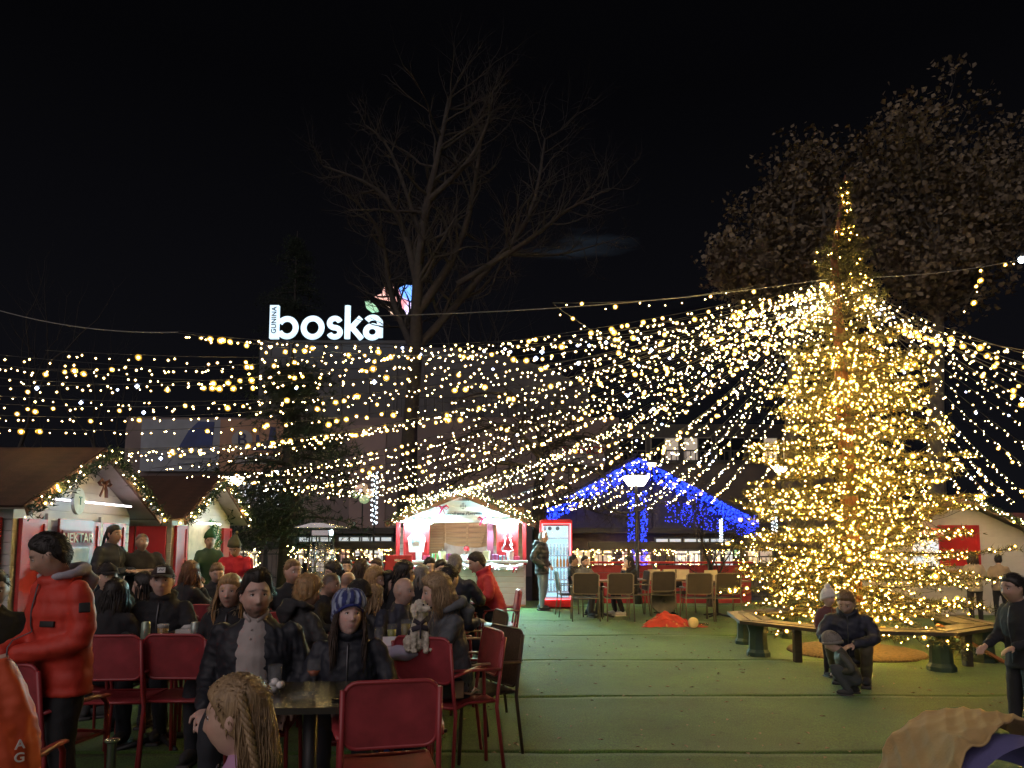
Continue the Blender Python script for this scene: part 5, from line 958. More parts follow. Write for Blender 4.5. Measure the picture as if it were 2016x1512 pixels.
    sc(Tr); me = remesh(Tr, max(vox*1.8, .015), 3); c = co_get(me); co_set(me, c+no_get(me)*(fbm(c, 40, 11)*.006*s)[:, None]); me.materials.append(cloth(tc2, tn2)); me.polygons.foreach_set('use_smooth', [True]*len(me.polygons)); link('trousers', me, root)
    for Lg in legs:
        a = Vector(Lg[2]); Sh = MB(); Sh.ell((a.x, a.y-.055, .062), (.05, .142, .05), nu=14, nv=10); Sh.ell((a.x, a.y+.01, .085), (.047, .06, .055), nu=12, nv=8); Sh.cur = 1; Sh.bevbox((a.x, a.y-.055, .016), (.094, .285, .032), .014); sc(Sh); Sh.build('shoe', [cloth(shoes[0], 'shoe_'+shoes[1]), mat('sole_'+shoes[1], (.4, .39, .37) if shoes[1] in ('white', 'blue') else (.03, .03, .03))], root)
    # ---- hair
    hm = hairmat(hc, HAIR[hc]); rr = random.Random(int(px*7+d*100))
    if hair not in ('bald', 'buzz', None):
        nu2, nv2 = (56, 48) if near >= 2 else (36, 28); n, hf = head_dirs(nu2, nv2); b = head_pts(n, face=0, child=child); az = np.abs(np.arctan2(n[:, 0], -n[:, 1]))
        longh = hair in ('long', 'bob', 'pony')
        zb = np.interp(az, [0, .7, 1.05, 1.4, 1.75, 2.2, 3.2], [.066, .058, .035, .0 if not longh else -.03, -.03 if not longh else -.06, -.075, -.085])
        if hair == 'quiff': zb = np.interp(az, [0, .45, .75, 1.05, 1.4, 1.75, 2.2, 3.2], [.074, .080, .085, .045, .0, -.03, -.07, -.08])
        if hair == 'curly': zb = np.interp(az, [0, .7, 1.05, 1.4, 1.75, 2.2, 3.2], [.06, .045, .015, -.03, -.05, -.085, -.09])
        m_ = sm(b[:, 2]-zb, -.008, .030 if hair in ('short', 'quiff') else .014); vol = {'short': .013, 'curly': .034, 'long': .017, 'bob': .02, 'pony': .011, 'quiff': .020}[hair]
        ns = fbm(b*np.array([1, 1, .5]), {'curly': 95, 'short': 60, 'quiff': 60}.get(hair, 45), 4)*{'curly': .010, 'short': .004, 'quiff': .005}.get(hair, .003)
        if hair == 'quiff': ns += .022*sm(b[:, 2], .06, .1)*sm(-n[:, 1], -.2, .5)
        off = m_*(vol*(.45+.95*sm(b[:, 2], .01, .1))+ns)-(1-m_)*.012
        nr = b/np.linalg.norm(b, axis=1)[:, None]
        hb = MB(); hb.add(toW(b+nr*off[:, None]), hf)
        tn_ = {3: 900, 2: 420, 1: 90, 0: 30}[near]//(4 if longh and near > 1 else 1); vi = np.nonzero(m_ > .35)[0]
        for _ in range(tn_ if hair != 'pony' else tn_//2):   # single locks that break the outline
            i_ = rr.choice(vi); nr_ = nr[i_]; p0 = b[i_]+nr_*(off[i_]-.004); fl_ = np.array([rr.gauss(0, .35)+(.25 if hair == 'quiff' else 0), (.8 if b[i_][2] > .05 and hair != 'quiff' else .25)+rr.gauss(0, .3), -.9 if b[i_][2] < .06 else (.5 if hair == 'quiff' else -.15)])
            if hair == 'curly': fl_ = np.array([rr.gauss(0, 1), rr.gauss(0, 1), rr.gauss(0, 1)])
            tg = fl_-nr_*np.dot(fl_, nr_); tg /= np.linalg.norm(tg)+1e-6; l_ = rr.uniform(.018, .04)*(.8 if longh else 1)*(1.3 if hair in ('curly', 'quiff') else 1); w0 = rr.uniform(.0014, .003)*(1 if near > 1 else 1.7)
            hb.tube(toW(np.array([p0, p0+tg*l_*.5+nr_*.006, p0+tg*l_+nr_*(.004 if hair != 'curly' else .010)])), [w0, w0*.9, w0*.25], 3)
        if longh:
            ns_ = {3: 950, 2: 330, 1: 90, 0: 40}[near]; L = {'long': .36, 'bob': .20, 'pony': .30}[hair]
            if hair == 'pony':
                for _ in range(ns_//3):
                    a = rr.uniform(0, 6.28); r0 = rr.uniform(0, .018); p0 = np.array([math.cos(a)*r0, .108, .03+math.sin(a)*r0]); pts = [p0+np.array([math.cos(a)*.012*t_, .045*math.sin(t_*2.2)+.015, -L*t_]) for t_ in np.linspace(0, 1, 6)]
                    hb.tube(toW(np.array(pts)), [.004, .006, .006, .005, .004, .001], 4)
            else:
                for _ in range(ns_):
                    a = rr.choice((-1, 1))*(hair_from+(3.1-hair_from)*rr.random()**.8); zt = rr.uniform(.0, .075); q0 = math.sqrt(max(0, 1-(zt/.125)**2))
                    dx, dy = math.sin(a), -math.cos(a); rad = np.array([dx*.083*q0, dy*.104*q0]); l = L*rr.uniform(.75, 1.08); pts = []; ph = rr.random()*6; ww = rr.uniform(.002, .012)
                    for t_ in np.linspace(0, 1, 8):
                        k = (.096+.012*rr.random()) ; out = 1+.14*math.sin(min(t_*2.4, 1.57))-.32*max(0, t_-.45)*(abs(a) > 1.6)
                        pts.append((dx*(.077*q0+.010+.012*t_*(1-t_)*4)*out+ww*math.sin(ph+t_*7), dy*(.097*q0+.010)*out+ww*math.cos(ph+t_*6)+.018*t_*(dy > 0), zt-l*t_))
                    wd = rr.uniform(.003, .0075)*({3: .55, 2: .9}.get(near, 1.9))
                    hb.tube(toW(np.array(pts)), [(wd*f_, wd*.45*f_) for f_ in (.5, .9, 1, 1, .95, .85, .6, .15)], 3)
        hb.build('hair', hm, root)
    # ---- headwear, hoods
    def shell(name, m, zb_f, off_f, res=(48, 40)):
        n, hf = head_dirs(*res); b = head_pts(n, face=0); az = np.abs(np.arctan2(n[:, 0], -n[:, 1])); k = sm(b[:, 2]-zb_f(az), -.006, .006); nr = b/np.linalg.norm(b, axis=1)[:, None]
        o_ = MB(); o_.add(toW(b+nr*(k*off_f(b, n)-(1-k)*.016)[:, None]), hf); return o_.build(name, m, root)
    if hat:
        kind, hcol, hname = hat[:3]; m = cloth(hcol, 'hat_'+hname)
        if kind == 'beanie':
            shell('beanie', m, lambda a: np.interp(a, [0, 1.5, 3.2], [.045, .012, -.045]), lambda b, n: .020+.004*np.sin(np.arctan2(n[:, 0], n[:, 1])*30)+.01*sm(b[:, 2], .06, .12))
            rg = [toW(np.array([[math.sin(t_)*.092, -math.cos(t_)*.112+.004, .045-.045*(1-math.cos(t_))]]))[0] for t_ in np.linspace(0, 6.283, 22)]; Bm = MB(); Bm.tube(rg, [(.008*hs, .022*hs)]*22, 6, cap=False); Bm.build('beanie_brim', m, root)
            if len(hat) > 3: P_ = MB(); P_.ell(toW(np.array([[0, .01, .165]]))[0], .042*hs); me_ = P_.mesh('pompom', cloth(hat[3], 'pompom')); c = co_get(me_); link('pompom', me_, root)
        elif kind == 'cap':
            shell('cap', m, lambda a: np.interp(a, [0, 1.5, 3.2], [.055, .03, .01]), lambda b, n: .016+.010*sm(-n[:, 1], .2, .8)*sm(b[:, 2], .05, .09))
            V = MB(); g_ = []
            for j in range(5):
                for i in range(11):
                    t_ = (i/10-.5)*2.2; rr_ = .1+.068*j/4; g_.append((math.sin(t_)*.086*(1-.05*j/4), -math.cos(t_)*rr_-.006-.004*j, .062-.010*j/4*1.3-.016*(math.sin(t_)**2)*(.3+j/4)))
            fs = [(j*11+i, j*11+i+1, (j+1)*11+i+1, (j+1)*11+i) for j in range(4) for i in range(10)]; up_ = toW(np.array(g_)); dn = toW(np.array(g_)-np.array([0, 0, .005])); V.add(up_, fs); V.add(dn, [tuple(reversed(f)) for f in fs]); V.build('cap_brim', m, root)
            if len(hat) > 3:
                P_ = MB(); P_.bevbox((0, 0, 0), (.058, .006, .044), .003); b_ = P_.build('cap_badge', mat('badge_white', (.7, .7, .68)), root); b_.location = toW(np.array([[0, -.121, .092]]))[0]; b_.rotation_euler = (HR @ Euler((R(-14), 0, 0)).to_matrix()).to_euler()
                P_ = MB(); P_.tube([(-.018, -.004, -.006), (-.006, -.004, .008), (.006, -.004, -.004), (.018, -.004, .008)], .0028, 5); b2 = P_.build('badge_mark', mat('badge_black', (.01, .01, .01)), b_)
        elif kind == 'slouch':
            o_ = shell('slouchy_cap', mat('striped_cap', hcol, rough=.8, var=.3), lambda a: np.interp(a, [0, 1.2, 2, 3.2], [.062, .035, -.01, -.06]), lambda b, n: .026+.030*sm(b[:, 2], .05, .11)+.022*sm(n[:, 1], -.2, .8)+.022*np.abs(n[:, 0])*sm(b[:, 2], .03, .07)+.006*np.cos(np.arctan2(n[:, 0], -n[:, 1]+.3)*17)*sm(b[:, 2], .0, .06), (96, 48))
            c = co_get(o_.data); q = (c-np.array(hp)) @ HM/hs; an = np.arctan2(q[:, 0], -q[:, 1]+.03); st = sm(np.sin(an*17+2*fbm(q, 30, 2)), .25, .55)
            paint(o_.data, np.where(st[:, None] > .5, np.array([(.30, .36, .50)]), np.array([(.012, .022, .13)])*(1+.0*st[:, None]))); o_.data.materials.clear(); o_.data.materials.append(mat('striped_cap_cloth', (.1, .1, .3), rough=.75, var=.25, vscale=20, attr=True, sheen=.3))
            rg = [toW(np.array([[math.sin(t_)*.088, -math.cos(t_)*.108, .062-.056*(1-math.cos(t_))]]))[0] for t_ in np.linspace(0, 6.283, 26)]; Bm = MB(); Bm.tube(rg, [(.006*hs, .010*hs)]*26, 6, cap=False); Bm.build('cap_band', cloth((.02, .03, .16), 'capband'), root)
        elif kind == 'antlers':
            rg = [toW(np.array([[math.sin(t_)*.098, -.02, math.cos(t_)*.138]]))[0] for t_ in np.linspace(-1.5, 1.5, 16)]; Bm = MB(); Bm.tube(rg, [(.010*hs, .02*hs)]*16, 6); Bm.build('headband', glow('headband_glow', (1, .9, .85), 2.2, (.8, .8, .8)), root)
            for sd in (1, -1):
                Bm = MB(); f = lambda a, z: Vector(toW(np.array([[sd*a, -.02, z]]))[0]); Bm.tube([f(.035, .13), f(.06, .19), f(.055, .25)], [.010, .009, .004], 6); Bm.tube([f(.055, .175), f(.09, .20), f(.10, .225)], [.009, .008, .004], 6); Bm.build('antler', cloth((.12, .02, .02), 'antler'), root)
        elif kind == 'elf':
            pts = [toW(np.array([[0, .0, .06]]))[0], toW(np.array([[.0, .01, .13]]))[0], toW(np.array([[.02, .02, .20]]))[0], toW(np.array([[.05, .03, .26]]))[0]]; Bm = MB(); Bm.tube(pts, [.105*hs, .085*hs, .045*hs, .012*hs], 14); Bm.ell(pts[-1], .03*hs); Bm.build('pointed_hat', m, root)
    if hood:
        hc_, hn_, fur = hood; o_ = MB(); rg = []
        for t_ in np.linspace(.5, 5.78, 20): rg.append(upz(math.sin(t_)*(.125+.02*(fur is not None)), .03-math.cos(t_)*-.0+(-.11*math.cos(t_)), 1.475+.045*(1-math.cos(t_))*.5))
        o_.tube(rg, [.014]+[.026]*4+[.034]*10+[.026]*4+[.014], 9); o_.tube([upz(0, .11, 1.50), upz(0, .165, 1.44), upz(0, .155, 1.34)], [(.10, .04), (.115, .055), (.04, .03)], 12, ref=(0, 1, 0)); sc(o_); me = remesh(o_, max(vox*1.3, .01), 3); c = co_get(me); co_set(me, c+no_get(me)*(fbm(c, 50, 3)*.006)[:, None]); me.materials.append(cloth(hc_, hn_)); me.polygons.foreach_set('use_smooth', [True]*len(me.polygons)); link('hood', me, root)
        if fur:
            fm = MB()
            for p in rg:
                p = Vector(p)*s
                for _ in range(60 if near else 16):
                    v = Vector((rr.gauss(0, 1), rr.gauss(0, 1), rr.gauss(0, 1))).normalized(); b0 = p+v*.03*s; t0 = v.cross(Vector((.3, .2, 1))).normalized()*.004; fm.add([b0-t0, b0+t0, b0+v*rr.uniform(.02, .05)+Vector((0, 0, -.008))], [(0, 1, 2)])
            fm.build('fur_trim', mat('fur_'+fur[1], fur[0], rough=.9, var=.4, vscale=40), root, kind='stuff')
    PEOPLE.append((root, pose, wx, root.location.y, yaw, name_label, s)); root['_hp'] = list(hp); root['_hs'] = hs
    return root
# ================================================================ chairs, tables, things on them
CR = mat('chair_red', (.29, .035, .045), rough=.5, var=.28, vscale=9, bump=.15, bscale=420); CRT = mat('chair_red_tube', (.30, .035, .042), rough=.35, var=.08); CBR = mat('chair_brown', (.06, .035, .022), rough=.5, var=.2); CDK = mat('sling_dark', (.035, .028, .022), rough=.75, var=.15, bump=.2, bscale=300); CFR = mat('frame_taupe', (.17, .14, .10), rough=.45, metal=.2, var=.1); TTOP = mat('table_dark', (.030, .027, .022), rough=.22, var=.35, vscale=7); TIP = mat('arm_pad', (.34, .20, .11), rough=.4, var=.2)
def rrect(w_, h_, r, n=5):
    P = []
    for cx, cz, a in ((w_/2-r, h_/2-r, 0), (-w_/2+r, h_/2-r, 90), (-w_/2+r, -h_/2+r, 180), (w_/2-r, -h_/2+r, 270)):
        for k in range(n): q = R(a+90*k/(n-1)); P.append((cx+r*math.cos(q), cz+r*math.sin(q)))
    return P
def chair(name, m, mt, wide=.42, top=.88, arms=True, armm=None):
    """sits facing -y; sheet back with rounded shoulders, sheet seat, round tube legs"""
    r = empty(name); hw = wide/2
    b = MB(); bh_ = .29 if wide < .46 else .40; P = rrect(wide-.02, bh_, .055); tilt = Matrix.Rotation(R(-9), 4, 'X')
    b.prism(P, .010, Matrix.Translation((0, .235, top-bh_/2)) @ tilt); o = b.build('backrest', m, r, smooth=False)
    hem = MB(); hem.tube([(Matrix.Translation((0, .235, top-bh_/2)) @ tilt) @ Vector((x, 0, z)) for x, z in P+[P[0]]], .0105, 6); hem.build('back_rim', mt, o)
    b = MB(); g_ = []
    for j in range(7):
        for i in range(9): x = -hw+wide*i/8; y = -.24+.43*j/6; g_.append((x, y, .455-.012*math.cos(x/hw*1.5)-.018*(j == 0)))
    f_ = [(j*9+i, j*9+i+1, (j+1)*9+i+1, (j+1)*9+i) for j in range(6) for i in range(8)]; b.add(g_, f_); b.add([(x, y, z-.014) for x, y, z in g_], [tuple(reversed(q)) for q in f_]); b.build('seat', m, r)
    b = MB(); b.tube([(-hw, -.235, .437), (hw, -.235, .437), (hw, .19, .437), (-hw, .19, .437), (-hw, -.235, .437)], .011, 6); b.build('seat_frame', mt, r)
    for sd in (-1, 1):
        b = MB(); b.tube([(sd*(hw+.012), .25, 0), (sd*(hw+.008), .20, .40), (sd*(hw), .215, .52), (sd*(hw-.002), .262, top-.03)], .0125, 7); b.build('leg', mt, r)
        b = MB(); b.tube([(sd*(hw+.018), -.25, 0), (sd*(hw+.012), -.23, .44), (sd*(hw+.014), -.215, .60), (sd*(hw+.016), -.17, .645)] if arms else [(sd*(hw+.005), -.25, 0), (sd*hw, -.23, .44)], .0125, 7); b.build('leg', mt, r)
        if arms: b = MB(); b.tube([(sd*(hw+.017), -.215, .640), (sd*(hw+.025), -.10, .652), (sd*(hw+.02), .10, .648), (sd*(hw+.002), .225, .640)], [(.022, .010)]*4, 7, ref=(0, 0, 1)); b.build('armrest', armm or mt, r)
    return r
def cafe_table(name, w_, d_, m=TTOP, h=.74):
    r = empty(name); b = MB(); b.prism(rrect(w_, d_, .06), .03, Matrix.Translation((0, 0, h-.015)) @ Matrix.Rotation(R(90), 4, 'X')); b.build('table_top', m, r, angle=30)
    b = MB(); b.tube([(0, 0, .02), (0, 0, h-.03)], .035, 10); b.build('column', DARKM, r)
    b = MB()
    for a in range(4): q = a*math.pi/2+.785; b.tube([(0, 0, .06), (math.cos(q)*.30, math.sin(q)*.30, .015)], [.028, .016], 6)
    b.build('foot', DARKM, r); return r
_protos = {'red_armchair': chair('red_armchair', CR, CRT), 'brown_armchair': chair('brown_armchair', mat('brown_weave', (.07, .045, .03), rough=.7, var=.3, vscale=60, bump=.4, bscale=200), CBR, .50, .86, True, TIP), 'sling_chair': chair('sling_chair', CDK, CFR, .50, .92), 'table_dark': cafe_table('cafe_table', .80, .62), 'table_round': cafe_table('cafe_table', .78, .78)}
_used = set()
def place(key, loc, yaw, label, cat, group):
    o = _protos[key]
    if key in _used: o = copy_tree(o)
    _used.add(key); o.location = loc; o.rotation_euler = (0, 0, R(yaw)); return tag(o, label, cat, group)
X = lambda px, Y: W(px, 1150, Y).x
# empty chairs seen from behind (yaw 0 faces the camera, 180 faces away)
place('red_armchair', (X(768, 3.40), 3.40, 0), 193, 'nearest empty red metal armchair seen from behind in front of the dark table', 'chair', 'red metal armchairs')
place('red_armchair', (X(868, 4.85), 4.85, 0), 158, 'empty red metal armchair with a purse on its seat beside the blond woman', 'chair', 'red metal armchairs')
place('red_armchair', (X(255, 4.95), 4.95, 0), 184, 'empty red metal armchair behind the man in the red coat', 'chair', 'red metal armchairs')
place('red_armchair', (X(385, 5.0), 5.0, 0), 178, 'empty red metal armchair half hidden by the bearded man', 'chair', 'red metal armchairs')
place('red_armchair', (X(92, 3.85), 3.85, 0), 172, 'red metal armchair below the hem of the red coat', 'chair', 'red metal armchairs')
place('red_armchair', (X(-25, 2.85), 2.85, 0), 190, 'red metal armchair with an orange coat hung over it at the left edge', 'chair', 'red metal armchairs')
place('red_armchair', (X(440, 7.3), 7.3, 0), 170, 'empty red metal armchair behind the blond woman with fur collar', 'chair', 'red metal armchairs')
place('red_armchair', (X(545, 6.5), 6.5, 0), 200, 'empty red metal armchair right behind the bearded man', 'chair', 'red metal armchairs')
place('red_armchair', (X(985, 9.35), 9.35, 0), -95, 'red metal armchair standing clear at the aisle behind the man in the red jacket', 'chair', 'red metal armchairs')
place('brown_armchair', (X(935, 5.25), 5.25, 0), -60, 'dark woven armchair with wooden arms at the aisle behind the dog', 'chair', 'dark woven armchairs'); place('brown_armchair', (X(932, 6.6), 6.6, 0), -75, 'dark woven armchair further back at the aisle', 'chair', 'dark woven armchairs')
place('table_dark', (X(618, 3.58), 3.58, 0), 4, 'dark cafe table in front of the bearded man and the woman in the blue cap', 'table', 'dark cafe tables'); place('table_dark', (X(330, 5.42), 5.42, 0), 0, 'dark cafe table with cans in front of the man in the cap', 'table', 'dark cafe tables')
place('table_dark', (X(760, 5.05), 5.05, 0), 10, 'dark cafe table beside the white dog', 'table', 'dark cafe tables'); place('table_dark', (X(660, 7.4), 7.4, 0), 0, 'dark cafe table amid the crowd in front of the bald men', 'table', 'dark cafe tables'); place('table_round', (X(835, 7.6), 7.6, 0), 0, 'dark square table by the dark haired woman', 'table', 'dark cafe tables')
place('table_round', (X(885, 9.2), 9.2, 0), 0, 'dark square table of the man in the red jacket', 'table', 'dark cafe tables'); place('table_dark', (X(395, 8.6), 8.6, 0), 0, 'dark cafe table in front of the boy near the second hut', 'table', 'dark cafe tables'); pass
# things on the tables
GLASS = mat('drink_glass', (.20, .21, .22), rough=.04, var=0); GLASS.node_tree.nodes['Principled BSDF'].inputs['Alpha'].default_value = .22
TZ = .742
def tumbler(label, loc, r_, h, liquid, lm, group='glasses on the tables', foot=False):
    t = empty('glass', loc); tag(t, label, 'glass', group); m = MB(); z0 = .0
    if foot: m.lathe([(r_*.8, 0), (r_*.75, .004), (.005, .012), (.005, .06), (r_*.5, .075), (r_, .11), (r_*.92, h)], 18, cap=False); z0 = .07
    else: m.lathe([(r_*.82, 0), (r_*.85, .004), (r_, h), (r_*.96, h), (r_*.8, .01)], 18, cap=False)
    m.build('bowl', GLASS, t)
    if liquid: m = MB(); m.lathe([(r_*.5 if foot else r_*.78, z0+.01), (r_*.93, z0+.01+liquid)], 16); m.build('drink', lm, t)
    return t
BEER = mat('beer', (.42, .22, .03), rough=.1, var=0); RUM = mat('amber_drink', (.30, .07, .015), rough=.1, var=0); FOAM = mat('foam', (.75, .72, .65), var=.05)
tumbler('stemmed glass with a little amber drink before the woman in the blue cap', (X(622, 3.6), 3.6, TZ), .034, .16, .025, RUM, foot=True); tumbler('empty clear tumbler before the bearded man', (X(547, 3.62), 3.62, TZ), .035, .13, 0, RUM)
b_ = tumbler('beer glass on the table of the man in the cap', (X(325, 5.3), 5.3, TZ), .042, .15, .11, BEER); m = MB(); m.lathe([(.038, .12), (.04, .145)], 14); m.build('foam', FOAM, b_)
tumbler('tall glass beside the white card on the dog table', (X(748, 5.05), 5.05, TZ), .033, .15, .02, RUM); tumbler('small glass right of the cans on the table of the man in the cap', (X(402, 5.35), 5.35, TZ), .04, .11, .06, FOAM); tumbler('tall green drink with straw on the dog table', (X(800, 5.2), 5.2, TZ), .036, .19, .15, mat('iced_tea', (.35, .28, .08), rough=.2, var=.3)); tumbler('glass with yellow drink on the dog table', (X(773, 5.28), 5.28, TZ), .036, .15, .10, mat('lemonade', (.38, .40, .08), rough=.2, var=.2))
def can(label, px, Y, c, n):
    t = empty('drink_can', (X(px, Y), Y, TZ)); tag(t, label, 'can', 'drink cans'); m = MB(); m.lathe([(.026, 0), (.032, .008), (.032, .15), (.026, .162), (.024, .160)], 16); m.build('body', mat('can_'+n, c, rough=.3, metal=.5, var=.35, vscale=28), t, angle=40); m = MB(); m.lathe([(.024, .158), (.022, .159)], 14); m.build('lid', STEEL, t)
can('pale green drink can left of the beer glass', 291, 5.3, (.30, .38, .30), 'green'); can('silver green drink can right of the napkin box', 388, 5.3, (.38, .44, .40), 'silver')
t = empty('napkin_box', (X(371, 5.38), 5.38, TZ)); tag(t, 'white napkin box between the beer glass and the can', 'box'); m = MB(); m.bevbox((0, 0, .05), (.13, .09, .10), .006); m.build('box', WHITEP, t, smooth=False); m = MB(); m.prism([(-.05, 0), (.05, 0), (.035, .035), (-.02, .03)], .004, Matrix.Translation((0, 0, .10))); m.build('napkin', WHITEP, t)
t = empty('menu_card', (X(770, 4.86), 4.86, TZ), R(10)); tag(t, 'white folded card standing on the dog table', 'card'); m = MB(); m.box((0, -.02, .055), (.10, .004, .11), (R(-12), 0, 0)); m.box((0, .025, .055), (.10, .004, .11), (R(12), 0, 0)); m.build('card', mat('card_white', (.75, .74, .78), var=.03), t, smooth=False)
t = empty('ashtray', (X(600, 3.42), 3.42, TZ)); tag(t, 'clear glass ashtray on the nearest dark table', 'ashtray'); m = MB(); m.lathe([(.05, 0), (.06, .006), (.065, .03), (.055, .03), (.048, .01), (0.001, .01)], 20, cap=False); m.build('dish', GLASS, t)
t = empty('phone', (X(690, 3.46), 3.46, TZ), R(-25)); tag(t, 'black phone lying on the nearest dark table', 'phone'); m = MB(); m.bevbox((0, 0, .005), (.075, .15, .009), .003); m.build('slab', mat('phone_black', (.01, .01, .012), rough=.1), t, smooth=False)
t = empty('flower_sprig', (X(540, 3.6), 3.6, TZ+.03)); tag(t, 'small cluster of white paper blossoms beside the empty tumbler', 'flowers'); m = MB()
for k in range(9): a = random.random()*6.28; m.ell((math.cos(a)*.045*random.random()+.03*(k % 3-1), math.sin(a)*.02, random.uniform(0, .03)), random.uniform(.012, .02), nu=8, nv=6)
m.build('blossoms', mat('blossom', (.7, .68, .66), var=.2, vscale=40), t); m = MB(); m.lathe([(.03, -.03), (.035, 0)], 12); m.build('pot', WHITEP, t)
t = empty('scarf_bundle', (X(800, 4.72), 4.72, TZ+.03)); tag(t, 'lilac scarf bundled on the dog table', 'scarf'); m = MB(); m.ell((0, 0, 0), (.20, .10, .05), nu=30, nv=18); me = m.mesh('folds', cloth((.42, .38, .50), 'lilac')); c = co_get(me); co_set(me, c+no_get(me)*(fbm(c, 45, 6)*.012)[:, None]); link('folds', me, t)
t = empty('purse', (X(885, 4.72), 4.72, .475), R(25)); tag(t, 'dark purse with tan side standing on the red chair seat', 'purse'); m = MB(); m.bevbox((0, 0, .065), (.17, .07, .13), .02); m.build('body', mat('purse_black', (.015, .014, .016), rough=.35), t); m = MB(); m.bevbox((.05, -.045, .06), (.07, .03, .11), .012); m.build('side', mat('purse_tan', (.30, .18, .11), rough=.5), t); m = MB(); m.tube([(-.03, 0, .12), (-.01, 0, .18), (.02, 0, .12)], .007, 6); m.tube([(.08, 0, .03), (.15, -.02, .02), (.17, -.06, .06)], .008, 6); m.build('strap', mat('purse_tan'), t)
t = empty('seat_print', (X(800, 3.12), 3.18, .472), R(15)); tag(t, 'worn white print on the seat of the nearest red chair', 'sticker'); m = MB(); m.add([(-.05, -.03, 0), (.05, -.03, 0), (.05, .03, 0), (-.05, .03, 0)], [(0, 1, 2, 3)]); m.build('sheet', mat('worn_print', (.42, .16, .15), var=.6, vscale=90), t)
# ---- chrome bollard ash bin
t = empty('ash_post', (X(236, 3.6), 3.6, 0)); tag(t, 'short chrome post with flared top at the bottom left', 'post'); m = MB(); m.lathe([(.11, 0), (.11, .015), (.022, .03), (.022, .49), (.024, .50)], 18); m.build('post', STEEL, t, angle=30); m = MB(); m.lathe([(.024, .50), (.036, .508), (.036, .516), (.02, .52)], 20); m.build('rim', STEEL, t, angle=30)
# ---- coat over the chair at the left edge
t = empty('orange_coat', (X(-22, 2.62), 2.66, 0), R(8)); tag(t, 'orange padded coat with white print hung over a chair back at the left edge', 'coat'); m = MB(); sec = []
for i in range(15):
    q = i/14; z = 1.045-.70*q; sec.append(((.02*math.sin(q*5), -.03*q, z), (.06+.12*min(1, q*1.9)-.10*max(0, q-.7)*2, .05+.06*min(1, q*3))))
m.tube([c for c, r_ in sec], [r_ for c, r_ in sec], 30, ref=(0, -1, 0)); me = remesh(m, .009, 6); c = co_get(me); co_set(me, c+no_get(me)*(.003*np.abs(np.sin(c[:, 2]*26+1.2*np.sin(c[:, 0]*14)))+fbm(c*np.array([1.6, 1.6, .5]), 22, 8)*.014+fbm(c, 70, 3)*.004)[:, None]); me.materials.append(cloth((.62, .085, .025), 'orange_coat', True)); me.polygons.foreach_set('use_smooth', [True]*len(me.polygons)); link('shell', me, t)
m = MB(); m.tube([(.04, -.135, .56), (.09, -.15, .54), (.10, -.15, .46), (.06, -.145, .40), (.03, -.14, .38)], [(.010, .004)]*5, 6); m.build('strap', mat('strap_black', (.01, .01, .01), var=0), t)
text('print', 'A\nG', .045, mat('coat_print', (.65, .62, .6), var=0), t, (.155, -.085, .74), (R(86), R(0), R(40)), .003)
b_ = empty('balloon', (X(368, 1.98), 1.98, .60)); tag(b_, 'dark blue round balloon beside the little girl', 'balloon'); m = MB(); m.ell((0, 0, 0), (.075, .075, .105), nu=24, nv=18); m.build('skin', mat('balloon_blue', (.02, .06, .40), rough=.3, var=.1), b_); m = MB(); m.tube([(0, 0, -.10), (0, 0, -.12)], [.006, .012], 8); m.tube([(0, 0, -.12), (.01, 0, -.35), (0, .01, -.6)], .0015, 4); m.build('string', WHITEP, b_)
# ================================================================ dining set at the right rear
for i, (px, Y, yaw, lab) in enumerate(((1152, 14.0, 178, 'dark sling chair of the couple, left one with its back to the aisle'), (1217, 14.0, 183, 'dark sling chair of the couple, right one with its back to the aisle'), (1120, 14.9, 95, 'dark sling chair under the man in the black shirt near the fridge'), (1250, 15.0, -85, 'dark sling chair under the woman in black by the blue columns'), (1300, 14.9, 185, 'dark sling chair behind the tilted parasol base'), (1371, 14.0, 180, 'dark sling chair right of the fallen red parasol'), (1425, 14.0, 184, 'dark sling chair half hidden by the edge of the decorated fir'), (1335, 15.6, 20, 'dark sling chair on the far side of the menu table'))): place('sling_chair', (X(px, Y), Y, 0), yaw, lab, 'chair', 'dark sling chairs')
BT = mat('table_brown', (.16, .10, .05), rough=.45, var=.2, vscale=4)
_protos['table_brown'] = cafe_table('dining_table', 1.2, .75, BT)
for px, Y, lab in ((1185, 14.75, 'brown dining table of the seated couple'), (1310, 15.3, 'brown dining table with folded menus behind the fallen parasol'), (1410, 14.8, 'brown dining table next to the decorated fir')): place('table_brown', (X(px, Y), Y, 0), 0, lab, 'table', 'brown dining tables')
for i, (px, Y) in enumerate(((1288, 15.2), (1318, 15.25), (1345, 15.2), (1400, 14.7))):
    t = empty('menu_card', (X(px, Y), Y, TZ), R(random.uniform(-20, 20))); tag(t, 'folded cream menu on the brown dining table, %s' % ('first from the left', 'second from the left', 'third from the left', 'nearest the fir')[i], 'menu', 'folded menus'); m = MB(); m.box((0, -.04, .10), (.26, .005, .21), (R(-16), 0, 0)); m.box((0, .04, .10), (.26, .005, .21), (R(16), 0, 0)); m.build('card', mat('menu_cream', (.42, .36, .22), var=.15), t, smooth=False)
    m = MB(); 
